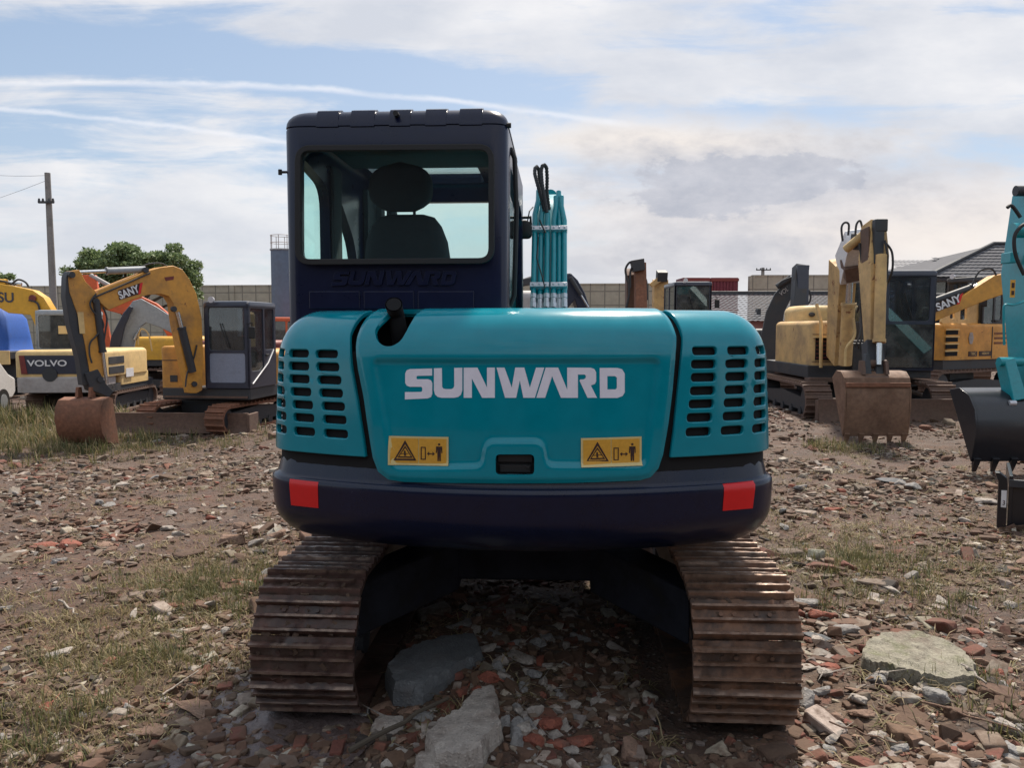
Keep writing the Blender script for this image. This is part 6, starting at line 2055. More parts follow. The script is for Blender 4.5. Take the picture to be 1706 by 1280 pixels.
# blue tarpaulin-covered load
pT = at(2, 560, 25.0)
t_ = thing('covered_load', 'load under a bright blue tarpaulin on the dark trailer at the left edge', 'tarpaulin', (pT.x, pT.y, 1.02))
mb = MB(); rg = []
for z_, w_, d_ in ((1.02, 1.15, .9), (1.06, 1.12, .88), (1.4, 1.08, .85), (2.0, 1.0, .78), (2.28, .82, .6), (2.36, .4, .3)):
    rg.append([(pT.x - .5 + w_ * 1.05 * math.copysign(abs(math.cos(a)) ** .45, math.cos(a)) * (1 + .012 * math.sin(9 * a)), pT.y + d_ * math.copysign(abs(math.sin(a)) ** .45, math.sin(a)) * (1 + .03 * math.sin(14 * a)), z_) for a in np.linspace(0, 2 * math.pi, 72)[:-1]])
mb.loft(rg); mb.build('tarpaulin', M['blue'], t_)
t2_ = thing('trailer', 'dark flatbed trailer carrying the blue covered load at the left edge', 'trailer', (pT.x, pT.y, GL))
mb = MB(); mb.b2(pT.x - 3.5, pT.x + .85, pT.y - .95, pT.y + .95, .78, 1.01); mb.build('bed', M['dark'], t2_, bevel=.02)
mb = MB(); mb.b2(pT.x - 3.5, pT.x + .85, pT.y - 1.0, pT.y - .95, .62, 1.04); mb.build('side_board', M['cream'], t2_, bevel=.01)
for x_ in (-2.6, -.1):
    for y_ in (-.8, .8):
        mb = MB(); mb.cyl((pT.x + x_, pT.y + y_ - .12, GL + .42), (pT.x + x_, pT.y + y_ + .12, GL + .42), .42, n=24); wl = mb.build('wheel', M['black'], t2_)
        mb = MB(); mb.cyl((pT.x + x_, pT.y + y_ - .13, GL + .42), (pT.x + x_, pT.y + y_ - .1, GL + .42), .2, n=18); mb.build('rim', M['lgrey'], wl)
    mb = MB(); mb.b2(pT.x + x_ - .06, pT.x + x_ + .06, pT.y - .7, pT.y + .7, GL + .36, GL + .48); mb.build('axle', M['dark'], t2_)
mb = MB(); mb.b2(pT.x - 3.4, pT.x + .8, pT.y - .4, pT.y + .4, GL + .46, .80); mb.build('chassis', M['dark'], t2_)

# white van at the left edge
pV = gpt(-40, 690, GL); pV = Vector((-12.55, 18.6, GL))
v0_ = thing('van', 'white van mostly outside the left edge of the photo', 'van', pV)
FV = frame(pV + Vector((-.75, 0, 0)), 8)
mb = MB(FV)
pr = [(-1.7, .35), (1.75, .35), (1.95, .5), (1.95, .85), (1.6, .98), (1.0, 1.45), (.8, 1.5), (-1.5, 1.5), (-1.72, 1.3)]
mb.prism([(-.72, y, z) for y, z in pr], (1.44, 0, 0)); vb = mb.build('body', M['white'], v0_, bevel=.05, seg=3)
for y0, y1 in ((-1.5, -.5), (-.4, .75)):
    mb = MB(FV); mb.prism([(.722, y0, .98), (.722, y1, .98), (.722, y1 - (.15 if y1 > .5 else 0), 1.38), (.722, y0 + .05, 1.38)], (.008, 0, 0)); mb.build('window', M['glassd'], v0_)
mb = MB(FV); mb.prism([(-.6, -1.735, .98), (.6, -1.735, .98), (.55, -1.715, 1.38), (-.55, -1.715, 1.38)], (0, -.012, 0)); mb.build('rear_window', M['glassd'], v0_)
for s_ in (-1, 1):
    for y in (-1.1, 1.25):
        mb = MB(FV); mb.cyl((s_ * .58, y, .31), (s_ * .74, y, .31), .31, n=24); wl = mb.build('wheel', M['black'], v0_)
        mb = MB(FV); mb.cyl((s_ * .70, y, .31), (s_ * .75, y, .31), .18, n=18); mb.build('rim', M['grey'], wl)

# ================================================================== D: grey boom machine and E: orange machines behind
cD = Vector((-9.3, 24.0, GL))
d_ = thing('excavator', 'grey boomed excavator with dark red body behind the front left machine', 'excavator', cD, 'excavators parked round the yard')
FD = frame(cD + Vector((.6, .8, 0)), 150)
tracks(d_, FD, .95, .45, -1.3, 1.4, .36)
mb = MB(FD); mb.b2(-1.0, 1.0, -1.8, 1.2, .7, .95); mb.build('revolving_frame', M['dark'], d_)
house(d_, FD, -1.05, 1.05, -1.9, .6, .95, 1.75, .2, 'dred')
nD = Vector((.35, -.94, 0)); QD = cD + Vector((0, -.9, 0))
pxprism(d_, 'boom', [(184, 582), (190, 560), (204, 528), (222, 502), (236, 498), (262, 512), (290, 530), (300, 548), (292, 558), (268, 546), (244, 538), (234, 545), (226, 565), (222, 590), (184, 590)], QD, nD, .30, 'grey', .02)
pxprism(d_, 'arm', [(180, 600), (186, 560), (206, 522), (216, 510), (222, 512), (208, 545), (196, 600)], QD, nD, .26, 'slate', .02, push=.25)
ram(d_, pxpt(224, 566, QD, nD, .25), pxpt(234, 546, QD, nD, .25), .06, 'chrome', .5)
for pts in ([(230, 575), (232, 555), (238, 548), (248, 558), (252, 580)], [(234, 548), (244, 552), (250, 566), (253, 585)]):
    hose(d_, [pxpt(x, y, QD, nD, .3) for x, y in pts], .02, 'cream')
cE = Vector((-8.6, 28.5, GL))
e_ = thing('excavator', 'orange red excavator with folded boom behind the grey boomed one', 'excavator', cE, 'excavators parked round the yard')
FE = frame(cE + Vector((.5, 1, 0)), 120)
tracks(e_, FE, 1.0, .5, -1.5, 1.5, .4)
mb = MB(FE); mb.b2(-1.1, 1.1, -2, 1.3, .8, 1.05); mb.build('revolving_frame', M['dark'], e_)
house(e_, FE, -1.15, 1.15, -2.1, .2, 1.0, 1.9, .25, 'orange')
nE = Vector((.25, -.97, 0)); QE = cE
pxprism(e_, 'boom', [(170, 497), (200, 505), (236, 494), (262, 506), (290, 530), (300, 560), (280, 560), (262, 530), (238, 516), (205, 524), (176, 516)], QE, nE, .32, 'orange', .02)
pxprism(e_, 'arm', [(137, 459), (160, 458), (166, 490), (176, 525), (186, 570), (188, 610), (176, 610), (168, 560), (152, 500)], QE, nE, .28, 'orange', .02, push=.2)
ram(e_, pxpt(150, 458, QE, nE, .3), pxpt(222, 498, QE, nE, .3), .07, 'lgrey', .5, 'arm_cylinder')
ram(e_, pxpt(255, 512, QE, nE, .3), pxpt(300, 545, QE, nE, .3), .08, 'grey', .5, 'boom_cylinder')
cabin(e_, FE, -1.1, -.1, -.2, 1.3, 1.05, 2.5, 'orange', 'glassd')
cG = Vector((-9.5, 33.5, GL))
g_ = thing('excavator', 'orange excavator glimpsed between the dark navy cab and the teal machine', 'excavator', cG, 'excavators parked round the yard')
FG = frame(cG, 60)
tracks(g_, FG, 1.0, .5, -1.5, 1.5, .4)
house(g_, FG, -1.2, 1.2, -2.1, 1.4, .8, 2.0, .25, 'orange')
pxprism(g_, 'boom', [(452, 545), (462, 536), (474, 534), (480, 560), (486, 600), (456, 600)], cG, (0, -1, 0), .4, 'orange', .02, push=1.2)
cabin(g_, FG, -1.1, -.1, -.2, 1.3, 1.8, 3.0, 'orange', 'glassd')

# ================================================================== O: faded yellow machine facing us on the right
cO = Vector((7.08, 16.9, -.06))
o_ = thing('excavator', 'faded yellow excavator with navy cab facing the camera, brown bucket on the ground', 'excavator', cO, 'excavators parked round the yard')
FO = frame(cO, 178)
tracks(o_, FO, 1.18, .50, -1.4, 1.5, .38, 'rustd')
blade(o_, FO, 1.27, 2.05, .03, .47, 'rustd')
mb = MB(FO); mb.b2(-1.2, 1.2, -1.7, 1.2, .80, 1.05); mb.b2(-.18, .45, .9, 1.5, .75, 1.5); mb.build('revolving_frame', M['dark'], o_, bevel=.02)
cabin(o_, FO, -1.22, -.20, -.35, 1.25, .95, 2.90, 'slate', 'glassg', .50, lower=None, e=.12, mir=False)
mb = MB(FO); mb.b2(-1.17, -.26, 1.262, 1.275, 1.02, 1.86); mb.build('lower_glass', M['glassd'], o_)
hO = house(o_, FO, .45, 1.14, -1.3, 1.18, 1.02, 1.93, .14, 'ccat', 'side_body', .10)
house(o_, FO, -.2, .86, -1.75, -.4, .95, 2.28, .3, 'cream', 'engine_hood', .15)
mb = MB(FO); mb.b2(.50, 1.06, 1.185, 1.20, 1.16, 1.60); op = mb.build('radiator_opening', M['void'], o_)
for k in range(5):
    mb = MB(FO); mb.b2(.51, 1.05, 1.19, 1.21, 1.20 + k * .08, 1.215 + k * .08); mb.build('grille_bar', M['dred'], op)
mb = MB(FO); mb.b2(.46, 1.10, 1.10, 1.32, 1.60, 1.625); mb.build('open_flap', M['cream'], o_)
mb = MB(FO); mb.tube([(1.0, 1.36, 1.02), (1.02, 1.36, 1.9), (1.06, 1.2, 2.25)], .035, 8); mb.build('prop_rod', M['cream'], o_)
mb = MB(FO); mb.ell((.62, -.38, 2.08), (.07, .02, .05)); mb.build('lamp', M['dark'], o_)
for z_ in (1.12, 1.66):
    mb = MB(FO); mb.b2(.47, 1.12, 1.181, 1.187, z_, z_ + .012); mb.build('panel_seam', M['dark'], o_)
mb = MB(FO); mb.b2(.1, .42, 1.0, 1.25, 1.05, 1.55); mb.build('valve_cover', M['dark'], o_, bevel=.03)
for k in range(6):
    hose(o_, [FO @ Vector((.12 + k * .05, 1.25, 1.1 + .05 * k)), FO @ Vector((.10 + k * .06, 1.5, 1.25 + .04 * k)), FO @ Vector((.05 + k * .05, 1.45, 1.7)), FO @ Vector((.10 + k * .03, 1.3, 2.0))], .018)
mb = MB(FO); mb.b2(.5, 1.2, 1.0, 1.3, .72, .82); mb.build('step', M['rustd'], o_, bevel=.02)
# boom and arm: plane through the viewer direction, so given in depth directly
def bar(root, name, A, B, w0, h0, w1, h1, m, bevel=.012, mid=None):
    """tapered box beam from A to B; w = width across the picture, h = depth"""
    A, B = Vector(A), Vector(B); d = (B - A).normalized(); s_ = Vector((1, 0, 0)); s_ = (s_ - d * s_.dot(d)).normalized(); k = s_.cross(d)
    mb = MB(); rg = []
    st = [(A, w0, h0)] + ([(A.lerp(B, mid[0]) + k * mid[3], mid[1], mid[2])] if mid else []) + [(B, w1, h1)]
    for P_, w_, h_ in st:
        rg.append([P_ - s_ * w_ / 2 - k * h_ / 2, P_ + s_ * w_ / 2 - k * h_ / 2, P_ + s_ * w_ / 2 + k * h_ / 2, P_ - s_ * w_ / 2 + k * h_ / 2])
    mb.loft(rg); return mb.build(name, M[m], root, bevel=bevel)
bar(o_, 'boom', at(1396, 600, 15.4), at(1404, 440, 14.6), .30, .45, .30, .60, 'ccat')
bar(o_, 'boom_top', at(1413, 448, 14.5), at(1424, 398, 13.6), .36, .62, .26, .36, 'white')
bar(o_, 'boom_patch', at(1417, 462, 14.2), at(1417, 438, 14.0), .22, .30, .28, .30, 'rustd')
bar(o_, 'boom_nose', at(1426, 402, 13.5), at(1446, 404, 13.1), .20, .26, .22, .26, 'dark')
bar(o_, 'arm', at(1455, 372, 13.0), at(1455, 575, 12.6), .24, .36, .20, .22, 'ccat', mid=(.3, .30, .46, 0))
bar(o_, 'arm_face', at(1464, 370, 12.72), at(1462, 440, 12.66), .16, .10, .14, .10, 'dark')
bar(o_, 'arm_side', at(1441, 380, 12.9), at(1443, 500, 12.8), .03, .30, .03, .22, 'rustd')
ram(o_, at(1468, 425, 12.62), at(1464, 608, 12.3), .085, 'ccat', .80, 'bucket_cylinder')
bar(o_, 'arm_end', at(1452, 570, 12.6), at(1456, 612, 12.45), .24, .22, .28, .2, 'dark')
mb = MB(); mb.box(at(1466, 376, 12.72), (.20, .14, .20)); mb.build('arm_end_plate', M['dark'], o_, bevel=.02)
ram(o_, at(1410, 415, 13.4), at(1452, 380, 12.95), .07, 'cream', .75, 'arm_cylinder')
ram(o_, at(1408, 608, 14.6), at(1416, 470, 14.3), .115, 'ccat', .75, 'boom_cylinder')
for pts in ([(1404, 402, 13.3), (1402, 380, 13.3), (1407, 371, 13.3), (1414, 374, 13.3), (1413, 392, 13.3)], [(1425, 392, 13.2), (1427, 374, 13.2), (1433, 368, 13.2), (1437, 382, 13.2)],
            [(1476, 405, 12.6), (1486, 420, 12.6), (1487, 448, 12.6), (1480, 470, 12.7), (1474, 480, 12.7)], [(1474, 400, 12.6), (1479, 430, 12.6), (1476, 470, 12.6)],
            [(1432, 405, 13), (1436, 450, 13), (1433, 500, 13), (1440, 560, 13), (1446, 590, 12.8)], [(1438, 402, 13), (1442, 470, 12.9), (1440, 540, 12.8)], [(1446, 500, 12.8), (1434, 505, 13), (1428, 520, 13.4)]):
    hose(o_, [at(*p) for p in pts], .018)
hose(o_, [at(1422, 530, 14.2), at(1424, 560, 14.2), at(1410, 580, 14.2), at(1408, 610, 14.2)], .022, 'cream')
mb = MB()
for x_ in (1446, 1466):
    mb.prism([at(x_ - 3, 590, 12.4), at(x_ + 4, 590, 12.4), at(x_ + 8, 640, 12.2), at(x_ - 8, 640, 12.2)], (0, .1, 0))
mb.build('linkage', M['dark'], o_, bevel=.01)
mb = MB(); mb.cyl(at(1440, 606, 12.4), at(1476, 606, 12.4), .06); mb.cyl(at(1440, 632, 12.25), at(1478, 632, 12.25), .06); mb.build('link_pin', M['rustd'], o_)
pk_ = at(1463.5, 700, 12.1)
zb = gz(pk_.x, 12.2)
FK = frame((pk_.x, 12.35, zb), 180)
scoop(o_, FK, .98, [(.16, .10), (.20, .30), (.22, .55), (.22, .80), (.16, 1.00), (.04, 1.09), (-.14, 1.10), (-.30, .98)], 5, 'rustl', .03, tl=.13)
mb = MB(FK); mb.b2(-.49, .49, .175, .235, .86, .93); mb.build('wear_strip', M['rust'], o_, bevel=.01)
for x_ in (-.20, .16):
    mb = MB(FK); mb.prism([(x_, -.05, 1.05), (x_, .14, 1.05), (x_, .08, 1.26), (x_, -.02, 1.26)], (.05, 0, 0)); mb.build('bucket_ear', M['rustd'], o_)

# ================================================================== N: black excavator behind
cN = Vector((7.6, 22.0, 0))
n_ = thing('excavator', 'charcoal excavator with lowered arched boom, left of the faded yellow one', 'excavator', cN, 'excavators parked round the yard')
FN = frame(cN + Vector((-.2, 1.6, 0)), 150)
tracks(n_, FN, 1.0, .5, -1.5, 1.5, .4)
mb = MB(FN); mb.b2(-1.1, 1.1, -1.9, 1.3, .8, 1.05); mb.build('revolving_frame', M['dark'], n_)
house(n_, FN, -1.15, 1.15, -2.0, 1.0, 1.0, 1.7, .25, 'dark')
nN = Vector((-.25, -.97, 0)); QN = cN
pxprism(n_, 'boom', [(1266, 640), (1268, 560), (1276, 520), (1290, 490), (1312, 466), (1330, 452), (1336, 462), (1334, 490), (1316, 500), (1306, 520), (1300, 560), (1300, 640)], QN, nN, .32, 'dark', .02)
bar(n_, 'arm', at(1334, 444, 20.6), at(1328, 520, 20.3), .34, .34, .28, .3, 'dark')
bar(n_, 'arm_end_plate', at(1337, 442, 20.4), at(1337, 516, 20.3), .30, .12, .26, .12, 'slate')
ram(n_, pxpt(1294, 478, QN, nN, .2), pxpt(1328, 456, QN, nN, .2), .08, 'dark', .7)
text(n_, 'VOLVO', .17, pxpt(1311, 482, QN, nN, .17), (.77, .2, .55), (-.5, 0, .8), 'lgrey', 'lettering', .9)
for pts in ([(1340, 480), (1349, 486), (1350, 500), (1343, 510)], [(1296, 476), (1304, 468), (1320, 462)]):
    hose(n_, [pxpt(x, y, QN, nN, .5) for x, y in pts], .025)
cN2 = Vector((9.8, 32, 0))
n2 = thing('excavator', 'small dark excavator boom far behind, between teal hood and charcoal excavator', 'excavator', cN2, 'excavators parked round the yard')
FN2 = frame(cN2, 140, .9)
tracks(n2, FN2, 1.0, .5, -1.5, 1.5, .4); house(n2, FN2, -1.1, 1.1, -1.9, 1.2, .9, 1.9, .25, 'dred')
pxprism(n2, 'boom', [(1242, 575), (1246, 545), (1256, 530), (1261, 514), (1266, 514), (1266, 550), (1262, 590), (1242, 590)], cN2, (0, -1, 0), .3, 'dark', .02, push=1.2)

# ================================================================== Q: orange machine on the far right with boom reaching left
cQ = Vector((10.9, 20.5, -.02))
q_ = thing('excavator', 'orange excavator at the right with its name on the boom, behind the teal arm', 'excavator', cQ, 'excavators parked round the yard')
FQ = frame(cQ, 118)
tracks(q_, FQ, .95, .45, -1.4, 1.4, .38, 'rustd')
mb = MB(FQ); mb.b2(-1.05, 1.05, -1.9, 1.3, .75, 1.0); mb.build('revolving_frame', M['dark'], q_)
hQ = house(q_, FQ, -1.10, 1.10, -1.9, 1.35, .98, 1.86, .2, 'syel', 'engine_hood', .10)
nQ = FQ.to_3x3() @ Vector((-1, 0, 0))
def qpt(y, z, x=-1.1): return FQ @ Vector((x, y, z))
for k in range(4):
    mb = MB(FQ); mb.b2(-1.108, -1.09, .85, 1.30, 1.08 + k * .17, 1.18 + k * .17); mb.build('louvre', M['void'], q_, bevel=.004)
    mb = MB(FQ); mb.b2(-1.125, -1.10, .82, 1.32, 1.185 + k * .17, 1.215 + k * .17); mb.build('louvre_edge', M['cream'], q_)
for k in range(3):
    mb = MB(FQ); mb.b2(-1.112, -1.09, -1.1, -.6, 1.35 + k * .12, 1.40 + k * .12); mb.build('louvre', M['rust'], q_, bevel=.004)
for y0, y1 in ((.08, .42), (-.48, -.0)):
    mb = MB(FQ); mb.b2(-1.112, -1.09, y0, y1, 1.06, 1.18); mb.build('decal', M['ink'], q_)
text(q_, 'T80C', .10, qpt(.25, 1.12, -1.118), FQ.to_3x3() @ Vector((0, -1, 0)), (0, 0, 1), 'cream', 'lettering', 1.0, .01)
text(q_, 'HEAVY', .08, qpt(-.24, 1.12, -1.118), FQ.to_3x3() @ Vector((0, -1, 0)), (0, 0, 1), 'cream', 'lettering', 1.2, .01)
mb = MB(FQ); p = [(-1.11, .35 + .10 * math.cos(t), 1.50 + .16 * math.sin(t)) for t in np.linspace(0, 2 * math.pi, 7)[:-1]]; mb.prism(p, (-.006, 0, 0)); mb.build('emblem', M['lgrey'], q_)
mb = MB(FQ); mb.b2(-1.112, -1.09, -.52, -.50, 1.0, 1.78); mb.build('panel_seam', M['dark'], q_)
QQ = cQ + Vector((0, -2.3, 0)); nq = Vector((.0, -1, 0))
pxprism(q_, 'boom', [(1512, 560), (1530, 535), (1548, 518), (1600, 492), (1650, 460), (1690, 452), (1740, 470), (1780, 560), (1740, 560), (1710, 500), (1680, 486), (1640, 500), (1580, 524), (1548, 538), (1528, 580)], QQ, nq, .28, 'syel', .02)
ram(q_, pxpt(1545, 506, QQ, nq), pxpt(1628, 476, QQ, nq), .08, 'dark', .9, 'arm_cylinder')
panel(q_, [(1552, 512), (1602, 490), (1597, 506), (1549, 524)], QQ, nq, .142, 'ink', 'name_plate')
panel(q_, [(1600, 491), (1605, 488), (1599, 506), (1594, 508)], QQ, nq, .150, 'red', 'name_plate')
u_ = (pxpt(1600, 491, QQ, nq) - pxpt(1552, 511, QQ, nq)).normalized()
text(q_, 'SANY', .24, pxpt(1580, 505, QQ, nq, .150), u_, (-u_.z, 0, u_.x), 'white', 'lettering', .95, .03)
hose(q_, [pxpt(x, y, QQ, nq, .1) for x, y in [(1620, 474), (1632, 452), (1652, 448), (1660, 460)]], .022)
cabin(q_, FQ, -1.05, -.10, -1.05, -.15, 1.80, 3.0, 'dark', 'glassg', .12)
mb = MB(FQ)
plate(mb, roundpoly([(0, 0), (1.55, 0), (1.5, .55), (.25, .5)], .1, 4), [roundpoly([(.35, .12), (.55, .12), (.5, .40), (.38, .38)], .04, 3), roundpoly([(.75, .1), (1.0, .1), (1.0, .40), (.75, .40)], .03, 3)], (-.95, 1.3, 1.85), (0, -1, 0), (0, 0, 1), .06)
mb.build('guard', M['cream'], q_, bevel=.01)

# ================================================================== R: dark green-glass cab with red stripe
cR = Vector((13.1, 25.5, 0))
r_ = thing('excavator', 'dark excavator with green tinted cab glass and red stripe, left of orange hood', 'excavator', cR, 'excavators parked round the yard')
FR = frame(cR, 172)
tracks(r_, FR, 1.0, .5, -1.5, 1.6, .4)
mb = MB(FR); mb.b2(-1.15, 1.15, -1.9, 1.3, .7, 1.0); mb.build('revolving_frame', M['dark'], r_)
house(r_, FR, -1.15, 1.15, -2.0, -.2, .95, 2.0, .25, 'dark')
cabR = cabin(r_, FR, -.25, .95, -.3, 1.35, .8, 2.75, 'dark', 'glassg', .42, lower=None)
mb = MB(FR); mb.b2(-.27, .97, 1.36, 1.40, .92, 1.08); mb.build('red_stripe', M['red'], r_)

# ================================================================== M0 / M1 behind the teal hood
cM = Vector((1.0, 15.5, 0))
m_ = thing('excavator', 'black excavator with curved boom right behind the teal boom', 'excavator', cM, 'excavators parked round the yard')
FM = frame(cM, 185)
tracks(m_, FM, .8, .4, -1.1, 1.2, .33); house(m_, FM, -.95, .95, -1.5, .8, .7, 1.7, .25, 'dark')
nM = Vector((0.1, -1, 0)); QM = Vector((1.0, 14.0, 0))
pxprism(m_, 'boom', [(930, 530), (930, 470), (938, 457), (948, 456), (960, 468), (971, 488), (977, 505), (984, 530), (965, 530), (955, 500)], QM, nM, .35, 'slate', .015)
ram(m_, pxpt(950, 462, QM, nM, .25), pxpt(980, 512, QM, nM, .25), .035, 'dark', .6)
bar(m_, 'hand_rail', at(862, 470, 14), at(886, 462, 14), .05, .05, .05, .05, 'lgrey')
bar(m_, 'arm', at(856, 474, 14), at(930, 460, 14), .12, .2, .12, .2, 'dark')
house(m_, frame(Vector((.25, 13.6, 0)), 180), -.5, .3, -.3, .5, 1.2, 2.35, .1, 'lgrey', 'cab')
cM1 = Vector((4.6, 24, 0))
m1 = thing('excavator', 'brown armed excavator with black cab roof peeping over the teal hood', 'excavator', cM1, 'excavators parked round the yard')
FM1 = frame(cM1, 180)
tracks(m1, FM1, 1.0, .5, -1.4, 1.5, .4); house(m1, FM1, -1.1, 1.1, -1.8, -.5, .9, 1.9, .25, 'dark')
cabin(m1, FM1, -1.05, .0, -.3, 1.3, .9, 3.02, 'slate', 'glassd', .55, lower=None)
bar(m1, 'boom', at(1058, 560, 22.4), at(1056, 452, 21.5), .50, .5, .42, .45, 'rustd')
bar(m1, 'arm', at(1066, 440, 21.2), at(1068, 560, 20.8), .28, .35, .30, .3, 'rust')
bar(m1, 'arm_end_plate', at(1061, 433, 21.0), at(1064, 452, 21.0), .34, .3, .3, .3, 'dark')
for pts in ([(1046, 470, 21), (1042, 450, 21), (1048, 438, 21), (1056, 436, 21)], [(1050, 480, 21), (1050, 455, 21), (1054, 444, 21)], [(1072, 460, 21), (1077, 470, 21), (1078, 500, 21)], [(1043, 515, 21), (1048, 490, 21), (1047, 470, 21)]):
    hose(m1, [at(*p) for p in pts], .03)
cM2 = at(1100, 560, 31); cM2 = Vector((cM2.x, 31, 0))
m2 = thing('excavator', 'olive yellow excavator top showing above the black cab roof', 'excavator', cM2, 'excavators parked round the yard')
FM2 = frame(cM2, 170)
tracks(m2, FM2, 1.0, .5, -1.4, 1.5, .4); house(m2, FM2, -1.2, 1.2, -1.8, 1, .9, 2.4, .25, 'cream')
bar(m2, 'boom', at(1100, 540, 29.5), at(1100, 466, 29.3), .55, .5, .50, .45, 'ccat'); bar(m2, 'boom_top', at(1102, 468, 29.1), at(1103, 452, 29.0), .36, .4, .36, .4, 'dark')
bar(m2, 'arm', at(1084, 476, 29.0), at(1098, 466, 29.0), .16, .16, .2, .2, 'ccat')

# ================================================================== S: teal machine at the right edge
cS = Vector((10.2, 12.9, 0))
s0 = thing('excavator', 'teal excavator at the right edge with upright arm and clean black bucket', 'excavator', cS, 'excavators parked round the yard')
FS = frame(cS, 122)
tracks(s0, FS, .85, .42, -1.2, 1.3, .34)
mb = MB(FS); mb.b2(-1.0, 1.0, -1.5, 1.0, .75, 1.0); mb.build('revolving_frame', M['navy'], s0)
house(s0, FS, -1.0, 1.0, -1.6, -.3, 1.0, 1.75, .25, 'teal')
cabin(s0, FS, -1.0, -.05, -.25, 1.2, 1.0, 2.7, 'slate', 'glassd')
bar(s0, 'boom', FS @ Vector((.1, .9, 1.1)), Vector((7.6, 11.3, 3.35)), .26, .42, .26, .45, 'teal2')
bar(s0, 'boom_end', Vector((7.6, 11.3, 3.35)), Vector((6.75, 10.35, 3.30)), .26, .45, .26, .30, 'teal2')
A_, B_ = at(1719, 318, 10.1), at(1724, 700, 9.75)
bar(s0, 'arm', A_, B_, .22, .44, .34, .30, 'teal2', mid=(.35, .46, .56, 0))
mb = MB(); p = at(1705, 318, 10.0); mb.cyl(p - Vector((.10, 0, 0)), p + Vector((.3, 0, 0)), .065); mb.build('pivot_pin', M['dark'], s0)
mb = MB(); p = at(1693, 384, 9.8); mb.cyl(p - Vector((.05, .0, 0)), p + Vector((.4, 0, 0)), .09); mb.build('pivot_boss', M['teal2'], s0)
mb = MB(); p = at(1682, 430, 9.9); mb.box(p, (.10, .2, .13)); mb.build('lug', M['teal2'], s0, bevel=.01)
mb = MB(); p = at(1687, 481, 9.62); mb.box(p, (.055, .01, .21)); lab = mb.build('warning_label', M['yel'], s0)
mb = MB(); mb.box(p + Vector((0, -.008, .04)), (.03, .006, .06)); mb.box(p + Vector((0, -.008, -.05)), (.03, .006, .05)); mb.build('label_print', M['ink'], s0)
for pts in ([(1712, 372, 9.6), (1700, 378, 9.6), (1690, 395, 9.6), (1692, 425, 9.6), (1706, 458, 9.6)], [(1712, 500, 9.55), (1690, 508, 9.5), (1675, 508, 9.5), (1672, 520, 9.5), (1673, 575, 9.5)], [(1678, 346, 9.8), (1686, 343, 9.8), (1700, 362, 9.8)]):
    hose(s0, [at(*p) for p in pts], .022 if pts[0][1] < 500 else .014, 'black' if pts[0][1] < 400 else 'teal2')
bar(s0, 'linkage', at(1674, 600, 9.7), at(1692, 668, 9.6), .13, .2, .17, .2, 'teal2')
mb = MB(); p = at(1668, 603, 9.65); mb.cyl(p - Vector((.03, 0, 0)), p + Vector((.25, 0, 0)), .055); mb.build('link_pin', M['teal2'], s0)
mb = MB(); p = at(1686, 672, 9.5); mb.cyl(p - Vector((.04, 0, 0)), p + Vector((.04, 0, 0)), .035); mb.build('bolt', M['zinc'], s0)
FSb = frame((at(1650, 700, 9.6).x + .14, 9.62, gz(5.8, 9.6)), 181)
bS = at(1585, 700, 9.5).x
FSb = frame((bS + .74, 9.75, gz(6.2, 9.6)), 183)
scoop(s0, FSb, 1.02, [(.26, .15), (.31, .35), (.34, .55), (.30, .78), (.18, .94), (-.02, 1.02), (-.22, .98)], 5, 'blk', .03, tl=.13)
# ================================================================== spare bucket at the right edge
pS = gpt(1677, 893)
FT = frame((pS.x + .70, pS.y + .35, gz(pS.x, pS.y)), -30)
tb = thing('bucket', 'black steel bucket with a small white label, cut by the right edge of the photo', 'bucket', (pS.x + .70, pS.y + .35, gz(pS.x, pS.y)))
mb = MB(FT)
ol_ = [(-.42, -.40), (.42, -.40), (.42, .40), (-.42, .40)]
plate(mb, [(0, 0), (.84, 0), (.84, .44), (0, .44)], [], (-.42, -.38, 0), (1, 0, 0), (0, 0, 1), .03)
plate(mb, [(0, 0), (.80, 0), (.80, .48), (0, .48)], [], (-.42, .40, 0), (0, -1, 0), (0, 0, 1), .03)
plate(mb, [(0, 0), (.80, 0), (.80, .48), (0, .48)], [], (.42, -.38, 0), (0, 1, 0), (0, 0, 1), .03)
mb.b2(-.42, .42, -.38, .40, .0, .03)
mb.build('shell', M['blk'], tb, bevel=.006)
mb = MB(FT); mb.prism([(-.50, -.39, -.02), (-.43, -.41, -.02), (-.43, -.41, .40), (-.44, -.41, .46), (-.49, -.40, .50), (-.53, -.39, .50), (-.50, -.39, .42)], (0, .10, 0)); mb.build('side_cutter', M['blk'], tb, bevel=.006)
mb = MB(FT); mb.b2(-.42, .42, -.415, -.38, .38, .45); mb.build('lip', M['dark'], tb, bevel=.008)
mb = MB(FT); mb.b2(-.475, -.435, -.418, -.412, .20, .35); l_ = mb.build('label_plate', M['white'], tb)
text(tb, '3', .06, FT @ Vector((-.455, -.420, .24)), (1, 0, 0), (0, 0, 1), 'ink', 'label_print', .8)
